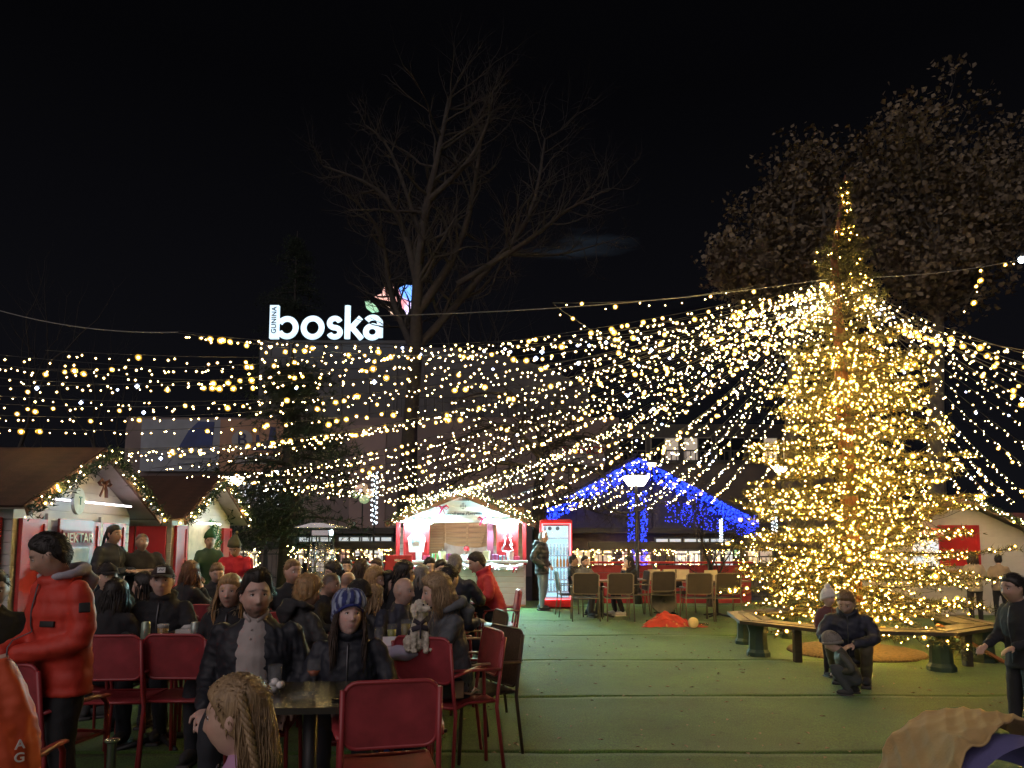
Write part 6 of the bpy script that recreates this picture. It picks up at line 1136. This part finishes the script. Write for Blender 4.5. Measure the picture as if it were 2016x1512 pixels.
for px0, px1, lab in ((1165, 1285, 'long red planter wall behind the seated woman'), (1295, 1400, 'red planter wall behind the menu table'), (1405, 1478, 'red planter wall next to the decorated fir'), (675, 772, 'red board wall on the fence left of the snack stall')):
    a, b_ = X(px0, 18.0), X(px1, 18.0); t = empty('red_planter', ((a+b_)/2, 18.0, 0)); tag(t, lab, 'planter', 'red planters'); 
    for k in range(5): m = MB(); m.bevbox((0, 0, .10+.19*k), (b_-a, .06, .18), .008); m.build('plank', mat('planter_red', (.28, .02, .025), rough=.6, var=.2), t, smooth=False)
    m = MB(); m.bevbox((0, .02, 1.02), (b_-a+.06, .32, .05), .01); m.build('cap', REDP, t, smooth=False)
# ---- fallen parasol and its round base
pc = G(1337, 1236); t = empty('fallen_parasol', (pc.x, pc.y+.35, 0)); tag(t, 'fallen red parasol lying crumpled on the turf', 'parasol'); m = MB(); n_ = 46; g_ = []
for j in range(n_):
    for i in range(n_):
        u_, v_ = i/(n_-1)*2-1, j/(n_-1)*2-1; x, y = u_*.53+.08*v_, v_*.36; rr2 = max(abs(u_), abs(v_))**2.2; h = (1-rr2)*(.29-.24*(u_+.25)*(u_ > -.25)-.07*abs(math.sin(3.3*u_+2.6*v_+.6*math.sin(4*v_)))-.05*abs(math.sin(6*v_-5*u_+1+math.sin(4*u_)))-.02*abs(math.sin(13*u_+9*v_))+.02); k_ = 1+.12*math.sin(math.atan2(v_, u_)*7)*(rr2 > .5); g_.append((x*k_, y*k_, max(.012+.004*math.sin(i+j), h)))
m.add(g_, [(j*n_+i, j*n_+i+1, (j+1)*n_+i+1, (j+1)*n_+i) for j in range(n_-1) for i in range(n_-1)]); o_ = m.build('canopy', cloth((.50, .045, .022), 'parasol_red'), t)
c = co_get(o_.data); st_ = (np.abs(np.sin(c[:, 0]*16+c[:, 1]*9)) < .16) & (np.sin(c[:, 1]*15-c[:, 0]*5) > .2); paint(o_.data, np.where(st_[:, None], np.array([[.42, .26, .07]]), np.array([[.34, .028, .015]]))); o_.data.materials.clear(); o_.data.materials.append(mat('parasol_cloth', rough=.8, var=.25, vscale=8, bump=.25, bscale=120, attr=True))
m = MB(); m.lathe([(.085, 0), (.095, .02), (.095, .05), (.07, .06), (.0005, .062)], 22); o_ = m.build('hub', mat('hub_cream', (.55, .44, .22), var=.2), t); o_.location = (.22, -.42, .10); o_.rotation_euler = (R(88), 0, R(12))
m = MB(); m.tube([(-.5, .1, .07), (.55, -.25, .05)], .02, 8); m.build('pole', STEEL, t)
bq = G(1308, 1212); t = empty('parasol_base', (bq.x, bq.y, 0)); tag(t, 'round parasol base tilted on edge behind the fallen parasol', 'parasol base'); m = MB(); m.lathe([(.27, -.03), (.285, -.02), (.285, .02), (.26, .03), (.05, .045), (.04, .16)], 30); o_ = m.build('disc', mat('base_grey', (.12, .11, .08), rough=.6, var=.3), t, angle=35); o_.location = (0, .1, .29); o_.rotation_euler = (R(62), R(14), 0)
# ---- pushchair hood at the bottom right
sp = empty('pushchair', (X(1940, 1.95), 1.95, .035), R(0)); tag(sp, 'pushchair with lilac hood under a mustard blanket at the bottom right', 'pushchair')
m = MB(); g_ = []
for j in range(13):
    for i in range(25):
        a = math.pi*i/24; b_ = math.pi*.5*j/12; r_ = .25; g_.append((-math.cos(a)*.20, -.02+.30*math.sin(b_)-.16, .765+math.sin(a)*.19*(math.cos(b_*.75))))
m.add(g_, [(j*25+i, j*25+i+1, (j+1)*25+i+1, (j+1)*25+i) for j in range(12) for i in range(24)]); m.build('hood', cloth((.17, .16, .38), 'lilac_hood'), sp)
m = MB(); n1, n2 = 130, 80; g_ = []
for j in range(n2):
    for i in range(n1):
        u_ = i/(n1-1); v_ = j/(n2-1); a = math.pi*(.02+.96*u_); fold = .018*(.5-abs(math.sin(u_*15+v_*4+.8*math.sin(v_*6))))+.010*(.5-abs(math.sin(u_*33-v_*11+1)))+.004*(.5-abs(math.sin(v_*14+u_*11))); fold *= .55; rx, rz_ = .222+fold, .222+fold; y = -.15+.34*v_; lift = .04*math.exp(-((u_-.22)/.05)**2)*math.exp(-((v_-.15)/.2)**2)
        cut = .13*math.exp(-((u_-.62)/.20)**2)*(1-v_); g_.append((-math.cos(a)*rx, y+cut, .765+math.sin(a)*rz_*(1-.14*v_**2)+lift))
m.add(g_, [(j*n1+i, j*n1+i+1, (j+1)*n1+i+1, (j+1)*n1+i) for j in range(n2-1) for i in range(n1-1)]); o_ = m.build('blanket', cloth((.50, .34, .14), 'mustard'), sp); md = o_.modifiers.new('thick', 'SOLIDIFY'); md.thickness = .006
m = MB(); m.tube([(math.cos(a)*-.215, -.20-.03*math.sin(a), .77+math.sin(a)*.13) for a in np.linspace(0, math.pi, 20)], .013, 8); m.build('handle', mat('foam_black', (.012, .012, .014), rough=.6), sp)
m = MB(); m.bevbox((0, .12, .55), (.36, .60, .22), .06); m.build('carrycot', cloth((.03, .03, .05), 'cot_dark'), sp)
for sd in (-1, 1):
    m = MB(); m.tube([(sd*.235, -.20, .80), (sd*.24, -.02, .55), (sd*.25, .40, .14)], .014, 7); m.tube([(sd*.24, .12, .45), (sd*.25, -.16, .14)], .014, 7); m.build('frame', DARKM, sp)
    for y in (.42, -.18):
        m = MB(); m.tube([(sd*.27, y+.12*math.cos(a), .135+.12*math.sin(a)) for a in np.linspace(0, 6.283, 21)], .018, 7, cap=False); wh = m.build('wheel', mat('rubber', (.02, .02, .02)), sp); m = MB(); m.tube([(sd*.262, y, .135), (sd*.278, y, .135)], .03, 10); m.build('hub', STEEL, wh)
# ---- white dog in a dark harness
dg = empty('dog', (X(826, 4.62), 4.62, .79), R(15)); dg.scale = (.74, .74, .74); tag(dg, 'small white dog in a dark harness sitting at the table', 'dog'); DM = Matrix.Rotation(R(42), 3, 'Z') @ Matrix.Rotation(R(-8), 3, 'X'); m = MB()
m.ell((0, .05, .12), (.085, .10, .13), (R(-25), 0, 0)); m.ell((0, .0, .20), (.072, .075, .10)); m.tube([(0, 0, .24), (0, -.02, .31), (0, -.03, .35)], [.055, .05, .05], 12); hd = Vector((0, -.04, .385)); m.ell(hd, (.062, .068, .064)); m.tube([hd+DM @ Vector((0, -.03, -.012)), hd+DM @ Vector((0, -.075, -.025)), hd+DM @ Vector((0, -.10, -.028))], [.04, .030, .022], 10); m.ell(hd+DM @ Vector((0, -.1, -.026)), .023)
for sd in (-1, 1):
    e0 = hd+DM @ Vector((sd*.055, .01, .03)); m.tube([e0, e0+DM @ Vector((sd*.022, .0, -.05)), e0+DM @ Vector((sd*.016, -.01, -.115))], [(.022, .014), (.03, .014), (.02, .010)], 8)
    m.tube([(sd*.05, -.03, .20), (sd*.052, -.07, .10), (sd*.05, -.07, .02)], [.036, .026, .022], 8); m.ell((sd*.05, -.085, .015), (.026, .036, .018)); m.ell((sd*.085, .04, .07), (.045, .08, .07)); m.ell((sd*.095, -.03, .018), (.025, .05, .02))
m.tube([(0, .14, .05), (0, .20, .06), (.02, .22, .12), (.02, .19, .17)], [.03, .026, .024, .012], 8)
me = remesh(m, .006, 2); c = co_get(me); co_set(me, c+no_get(me)*(fbm(c, 190, 4)*.0045+fbm(c, 90, 2)*.004)[:, None]); paint(me, np.array([.62, .56, .46])*(1+.18*fbm(c, 60, 9)[:, None])); me.materials.append(mat('fur_white', rough=.9, var=.25, vscale=50, bump=.5, bscale=160, attr=True)); me.polygons.foreach_set('use_smooth', [True]*len(me.polygons)); link('body', me, dg)
EB = mat('dog_black', (.01, .009, .009), rough=.15, var=0)
for sd in (-1, 1): m = MB(); m.ell(hd+DM @ Vector((sd*.026, -.062, .012)), .0095, nu=8, nv=6); m.build('eye', EB, dg)
m = MB(); m.ell(hd+DM @ Vector((0, -.122, -.020)), (.012, .010, .010), nu=8, nv=6); m.build('nose', EB, dg)
m = MB(); m.tube([(-.085, .03, .16), (-.06, -.07, .20), (0, -.085, .22), (.06, -.07, .20), (.085, .03, .16), (.06, .12, .15), (0, .15, .16), (-.06, .12, .15), (-.085, .03, .16)], [(.012, .026)]*9, 6); m.tube([(-.05, -.04, .27), (0, -.09, .24), (.05, -.04, .27)], [(.010, .024)]*3, 6); m.tube([(0, -.09, .24), (0, -.095, .12)], [(.008, .022)]*2, 6); m.build('harness', cloth((.035, .03, .045), 'harness'), dg)
# ================================================================ the crowd
BLK = ((.014, .014, .017), 'black'); NAVY = ((.014, .018, .034), 'navy'); CHAR = ((.03, .03, .033), 'charcoal'); OLV = ((.05, .048, .032), 'olive'); GRY = ((.10, .105, .115), 'grey'); BRN = ((.06, .04, .028), 'brown')
JEAN = ((.06, .085, .12), 'jeans'); DKJ = ((.02, .022, .03), 'navy_denim'); FAIR = (.56, .37, .295); MID = (.48, .31, .235); TAN = (.42, .26, .19)
# ---- foreground
p1 = person('man in a red padded coat standing at left and looking down at his hands', 100, 3.7, 1046, -32, 'stand', [((.25, -.02, 1.13), (.00, -.25, 1.06)), ((.25, -.02, 1.13), (.10, -.28, 1.05))], (-30, -22, 0), (5, 0), ((.50, .035, .018), 'red_coat'), .5, BLK, MID, 'short', 'dark', near=2, hood=((.34, .33, .38), 'grey_hood', None), build=1.25)
jk = [o for o in p1.children if o.name.startswith('jacket')][0]; Mw = Matrix.Translation(p1.location) @ Matrix.Rotation(p1.rotation_euler.z, 4, 'Z')
def onto(o, Mw, a, b_, Y0):
    """the point of a garment that faces the aisle nearest to a line of sight"""
    t0 = W(a, b_, Y0); best = min((v for v in o.data.vertices), key=lambda v: ((Mw @ v.co)-t0).xz.length+.25*((Mw @ v.co).y-Y0+.4)); return best.co.copy(), best.normal.copy()
for nm, a, b_, dm in (('sleeve_badge', 190, 1190, (.05, .012, .05)), ('pocket_flap', 117, 1222, (.085, .012, .03))):
    co, no = onto(jk, Mw, a, b_, 3.7); m = MB(); m.bevbox((0, 0, 0), dm, .004); o_ = m.build(nm, mat('badge_black2', (.01, .01, .01)), p1); o_.location = co; o_.rotation_euler = no.to_track_quat('-Y', 'Z').to_euler()
p2 = person('bearded man in a beige polo shirt and dark open jacket at the nearest table', 507, 4.15, 1128, 6, 'sit', [((.27, .02, 1.14), (.22, -.22, 1.0)), ((.27, .02, 1.14), (.22, -.22, 1.0))], (22, 4, 0), (0, 0), ((.013, .015, .022), 'dark_jacket'), .15, DKJ, (.53, .345, .28), 'quiff', 'dark', dict(w=.92, c='brown'), 3, open_jacket=((.36, .32, .305), 'beige_polo'), build=1.22)
p3 = person('woman in a blue striped slouchy cap looking up to the right', 690, 4.2, 1172, 8, 'sit', 'lap', (18, 12, 4), (0, 0), ((.011, .013, .022), 'navy_coat'), .25, DKJ, (.56, .37, .32), 'long', 'brown', None, 3, hat=('slouch', (.1, .1, .3), 'blue'), female=True, collar=True, build=1.15, lips=(.42, .19, .18))
p4 = person('little girl with a braid in a pink dotted top seen from the side', 478, 1.90, 1330, -88, 'stand', 'down', (2, -3, 0), (0, 0), ((.40, .22, .36), 'pink_dots'), .1, DKJ, (.54, .35, .27), 'long', 'fair', None, 3, child=True, build=1.0, hair_from=1.75)
# her braid: three strands wound round one another
hp4, hs4 = Vector(p4['_hp']), p4['_hs']; br = MB()
for k in range(3):
    pts = []
    for i in range(40):
        t = i/39; a = t*22+k*2.094; base = Vector((.080+.014*math.sin(t*3.1), .035+.06*math.sin(t*1.4), .098-.27*t)); pts.append(hp4+(base+Vector((math.cos(a)*.008, math.sin(a)*.008, 0)))*hs4)
    br.tube(pts, [.0075*hs4]*36+[.006, .005, .004, .002], 6)
br.build('braid', hairmat('fair', HAIR['fair']), p4)
m = MB(); top4 = [o for o in p4.children if o.name.split('.')[0] in ('sweater', 'jacket')][0]
for k in random.sample(range(len(top4.data.vertices)), 150): v_ = top4.data.vertices[k]; m.ell(v_.co, .0065, nu=6, nv=4)
m.build('dots', mat('dot_white', (.6, .5, .56)), p4, kind='stuff')
p5 = person('blond woman in a grey hooded jacket leaning to the white dog', 862, 4.9, 1126, -68, 'sit', [((.20, -.22, 1.19), (.02, -.36, 1.16)), ((.22, -.18, 1.16), (.05, -.36, 1.10))], (-8, -6, 0), (8, 0), ((.085, .092, .105), 'grey_hoodie'), .2, DKJ, FAIR, 'bob', 'fair', None, 3, hood=((.11, .115, .125), 'grey_hoodie2', None), female=True, build=1.1, shoes=((.03, .06, .30), 'blue'))
p6 = person('man in a dark cap with white badge facing the square', 322, 5.75, 1112, 8, 'sit', 'table', (12, 4, 0), (0, 0), BLK, .1, DKJ, (.54, .36, .29), 'short', 'brown', None, 2, hat=('cap', (.03, .017, .016), 'maroon', True), collar=True)
p7 = person('blond woman with fur trimmed hood looking at the camera', 455, 5.3, 1130, 4, 'sit', 'lap', (4, 0, 0), (0, 0), BLK, .2, DKJ, FAIR, 'long', 'blond', None, 2, hood=((.10, .08, .05), 'khaki_hood', ((.22, .17, .11), 'sand')), female=True)
# ---- left side
person('person with dark hair cut by the left edge of the picture', -10, 4.6, 1118, 40, 'sit', 'table', (0, -6, 0), (6, 0), BLK, .2, near=1, hair='short', hc='dark')
pass
person('person with long dark hair seen from behind left of the man in the cap', 232, 5.6, 1138, 176, 'sit', 'table', (0, 0, 0), (4, 0), BLK, .2, near=1, hair='long', hc='dark', female=True)
person('man in a dark cap half hidden behind the red coat', 213, 6.6, 1108, 30, 'sit', 'table', (20, 0, 0), (0, 0), BLK, .1, near=1, hair='short', hat=('cap', (.015, .013, .013), 'black'))
person('woman with long dark hair in profile left of the man in the cap', 287, 6.4, 1126, -70, 'sit', 'table', (-10, 0, 0), (4, 0), BLK, .2, near=1, hair='long', hc='dark', female=True)
person('woman with dark ponytail in a dark padded vest standing at the nearest hut', 222, 9.4, 1032, 75, 'stand', 'phone', (0, 0, 0), (0, 0), ((.012, .018, .035), 'vest_navy'), .4, BLK, MID, 'pony', 'black', None, 1, female=True, build=1.1)
person('stocky man in a black t shirt with folded arms between the left huts', 278, 9.7, 1048, 30, 'stand', 'cross', (22, 0, 0), (0, 0), BLK, 0, BLK, MID, 'buzz', 'dark', dict(w=.35), 1, sleeves='short', build=1.22)
person('person in a red t shirt and pointed elf hat bending over a table', 462, 10.2, 1062, 10, 'stand', 'reach', (-10, -20, 0), (16, 0), ((.50, .02, .035), 'tee_red'), 0, BLK, TAN, 'short', 'brown', None, 1, sleeves='short', hat=('elf', (.11, .11, .06), 'elf_olive'), build=1.1)
person('boy with short fair hair looking down near the second hut', 428, 8.9, 1106, 25, 'sit', 'table', (10, -20, 0), (10, 0), BLK, .1, near=1, hair='short', hc='dirty', skin=FAIR)
person('person with reddish hair seen from behind near the second hut', 376, 8.2, 1104, 150, 'sit', 'chin', (20, 0, 0), (4, 0), BLK, .1, near=1, hair='bob', hc='ginger', female=True, skin=FAIR)
person('person in a green elf costume beside the counter of the second hut', 412, 12.2, 1050, 30, 'stand', 'bend', (0, 0, 0), (4, 0), ((.015, .05, .025), 'elf_green'), .1, ((.012, .04, .02), 'elf_green2'), MID, 'short', 'brown', None, 0, hat=('elf', (.02, .09, .03), 'elf_hat'))
# ---- middle crowd
person('bearded man with fair hair in a black jacket facing the stall', 577, 7.5, 1100, 28, 'sit', 'table', (18, -4, 0), (0, 0), BLK, .1, near=1, hair='short', hc='dirty', beard=dict(w=.6), skin=MID, build=1.15)
person('woman with short curly blond hair in a dark jacket seen from behind', 606, 5.7, 1136, 140, 'sit', 'table', (-18, -6, 0), (8, 0), CHAR, .2, near=2, hair='curly', hc='blond', female=True, hood=((.03, .03, .033), 'char_hood', None), build=1.12)
person('balding man with a dark beard in profile behind the curly blond woman', 652, 6.8, 1124, 78, 'sit', 'table', (0, -8, 0), (6, 0), BLK, .1, near=1, hair='buzz', hc='dark', beard=dict(w=.85), skin=TAN)
person('bald man seen from behind beside the balding bearded man', 686, 7.7, 1122, 150, 'sit', 'table', (10, 0, 0), (4, 0), BRN, .1, near=1, hair='bald', hc='brown', skin=TAN)
person('woman with dark straight hair behind the balding bearded man', 658, 8.4, 1104, -60, 'sit', 'table', (0, -10, 0), (6, 0), BLK, .1, near=1, hair='bob', hc='dark', female=True)
person('small figure with dark hair near the fence in the middle of the crowd', 682, 10.4, 1098, 20, 'sit', 'table', (0, -8, 0), (4, 0), BLK, .1, near=0, hair='short', hc='dark')
person('woman with long brown hair seen from behind in the middle of the crowd', 712, 8.6, 1100, 170, 'sit', 'table', (0, 0, 0), (0, 0), BRN, .1, near=1, hair='long', hc='brown', female=True)
person('blond woman in profile looking right in the middle of the crowd', 738, 7.1, 1116, 72, 'sit', 'table', (4, -4, 0), (4, 0), BLK, .1, near=1, hair='bob', hc='blond', female=True, skin=FAIR)
person('person in a black beanie seen from behind near the blue capped woman', 707, 5.9, 1142, 130, 'sit', 'table', (-10, -8, 0), (6, 0), BLK, .2, near=1, hair='short', hc='dark', hat=('beanie', (.012, .012, .013), 'black'))
person('fair haired child seen from behind beside the black beanie', 736, 6.0, 1150, 120, 'sit', 'table', (0, -4, 0), (4, 0), CHAR, .1, near=1, hair='bob', hc='fair', child=True)
person('woman with black hood and pale face in profile looking right', 764, 7.2, 1124, 62, 'sit', 'table', (8, -4, 0), (4, 0), BLK, .2, near=1, hair='bob', hc='black', female=True, skin=FAIR)
person('woman with dark reddish hair turned to the right in front of the stall', 796, 7.2, 1104, 110, 'sit', 'table', (-15, -2, 0), (4, 0), BLK, .1, near=1, hair='bob', hc='dark', female=True)
person('bald man in a dark jacket looking right beside the blond woman', 796, 5.95, 1134, 42, 'sit', 'table', (25, -4, 0), (0, 0), NAVY, .1, near=2, hair='bald', hc='grey', beard=dict(w=.25, c='grey'), skin=(.47, .30, .24), build=1.15)
person('light haired person seen from behind in front of the stall counter', 830, 8.0, 1112, 165, 'sit', 'table', (0, 0, 0), (0, 0), BLK, .1, near=1, hair='bob', hc='grey', female=True)
person('man with thinning dark hair in front of the left end of the counter', 846, 9.6, 1096, 20, 'sit', 'chin', (0, -10, 0), (4, 0), BLK, .1, near=1, hair='short', hc='dark')
person('dark haired man with a mustard scarf seen from behind', 884, 6.7, 1112, 130, 'sit', 'table', (10, -6, 0), (6, 0), NAVY, .1, near=1, hair='short', hc='black', hood=((.36, .23, .06), 'mustard_hood', None))
person('grey haired man in a dark jacket seen from behind at the counter', 896, 8.7, 1090, 165, 'sit', 'table', (0, -4, 0), (2, 0), NAVY, .2, near=1, hair='short', hc='grey', build=1.2)
person('man in a bright red jacket leaning over a table at the aisle', 940, 9.2, 1084, -82, 'sit', 'table', (0, -14, 0), (18, 0), ((.45, .02, .035), 'jacket_red'), .2, DKJ, MID, 'short', 'dark', None, 1, collar=True, build=1.15)
person('dark haired person low in the crowd left of the grey haired man', 868, 9.3, 1100, 30, 'sit', 'table', (0, -10, 0), (4, 0), BLK, .1, near=0, hair='short', hc='dark')
person('vendor in a red cap behind the stall counter', 918, 17.95, 1074, 10, 'stand', 'bend', (0, -14, 0), (4, 0), ((.30, .26, .26), 'vendor_top'), .1, BLK, MID, 'short', 'dark', None, 1, hat=('cap', (.5, .02, .03), 'vendor_red'))
person('person in white scarf walking beyond the fence left of the stall', 712, 20.2, 1078, 20, 'stand', 'down', (0, 0, 0), (0, 0), BLK, .1, near=0, hair='short', undershirt=((.6, .6, .6), 'white_scarf'))
person('dark figure beyond the fence behind the patio heater', 606, 19.8, 1090, 60, 'stand', 'down', (0, 0, 0), (0, 0), BLK, .1, near=0, hair='short')
person('person with brown hair near the fence left of the snack stall', 742, 10.2, 1098, -30, 'sit', 'table', (0, -6, 0), (4, 0), BLK, .1, near=0, hair='short', hc='brown')
# ---- by the fridge and the dining tables
person('man in a black padded jacket and jeans with lit antler headband at the fridge', 1070, 16.1, 1046, 68, 'stand', 'pocket', (6, -4, 0), (0, 0), ((.02, .024, .034), 'padded_black'), .75, ((.20, .25, .31), 'light_jeans'), MID, 'short', 'grey', dict(w=.3, c='grey'), 2, hat=('antlers', (.5, .1, .1), 'antler'), hood=((.02, .024, .034), 'padded_black', None), build=1.1)
person('man in a black shirt seated right of the fridge', 1129, 15.0, 1092, 80, 'sit', 'lap', (0, 0, 0), (-4, 0), BLK, 0, JEAN, TAN, 'short', 'dark', dict(w=.5), 1, sleeves='short')
person('bearded man in grey seated at the dining table right of the fridge', 1152, 14.9, 1094, 30, 'sit', 'table', (0, -2, 0), (0, 0), GRY, .1, ((.05, .05, .055), 'grey_trousers'), MID, 'short', 'dark', dict(w=.8), 1)
person('woman in black with long dark hair seated under the blue light columns', 1238, 15.0, 1094, -75, 'sit', 'chin', (-6, 0, 0), (4, 0), BLK, .1, BLK, FAIR, 'long', 'dark', None, 1, female=True, shoes=((.4, .38, .36), 'white'))
# ---- around the fir
person('man in a dark jacket crouching with a small child before the ring bench', 1663, 7.5, 1182, -28, 'squat', [((.25, -.26, 1.20), (.06, -.42, 1.14)), ((.25, -.24, 1.20), (.10, -.44, 1.12))], (-12, -22, 0), (20, 0), ((.016, .018, .032), 'navy_jacket'), .2, ((.10, .08, .05), 'khaki_trousers'), MID, 'short', 'dirty', dict(w=.55, c='ginger'), 2, collar=True, build=1.0, H=1.74)
person('small child in a knitted hat squatting in front of the crouching man', 1632, 7.2, 1280, -110, 'squat', 'lap', (0, -18, 0), (26, 0), ((.05, .05, .04), 'child_olive'), .35, ((.045, .05, .05), 'child_trousers'), FAIR, 'short', 'brown', None, 2, child=True, hat=('beanie', (.18, .16, .14), 'knit_grey'), H=1.0, build=1.15)
person('toddler in a white bobble hat standing behind the crouching man', 1628, 8.1, 1158, 10, 'stand', 'down', (10, 0, 0), (0, 0), ((.10, .03, .03), 'child_wine'), .35, BLK, FAIR, 'short', 'fair', None, 1, child=True, hat=('beanie', (.62, .58, .55), 'cream', (.65, .62, .6)))
person('child in black clothes walking left at the right edge of the picture', 1990, 5.3, 1128, -78, 'stand', [((.22, -.04, 1.14), (.15, -.26, 1.05)), ((.22, -.04, 1.14), (.15, -.30, 1.03))], (0, -4, 0), (4, 0), BLK, .2, BLK, TAN, 'short', 'dark', None, 2, child=True)
person('person in a cream coat seen from behind at the right hut', 1915, 13.4, 1088, 165, 'stand', 'phone', (0, 0, 0), (0, 0), ((.40, .33, .25), 'cream_coat'), .3, BLK, MID, 'bob', 'brown', None, 1, female=True)
person('person in a beige jacket beside the cream coat at the right hut', 1965, 13.9, 1092, 150, 'stand', 'phone', (0, 0, 0), (0, 0), ((.30, .22, .15), 'beige_jacket'), .2, BLK, MID, 'short', 'dark', None, 1)
# ---- each seated person gets a chair
for root, pose, x_, d_, yaw, lab, s in PEOPLE:
    if pose != 'sit' or (x_ > 1 and d_ > 12): continue
    a = R(yaw); o_ = place('red_armchair', (x_-math.sin(a)*.03, d_+math.cos(a)*.03, 0), yaw, 'red chair under the '+' '.join(lab.split()[:9]), 'chair', 'red metal armchairs'); o_.scale = (s, s, s) if s < .95 else (1, 1, 1)
    o_.location.z = .0
for k in [k for k in _protos if k not in _used]: print('unused', k)
for o in bpy.data.objects:
    for k in ('_hp', '_hs'):
        if k in o: del o[k]
bpy.data.scenes.remove(TS)
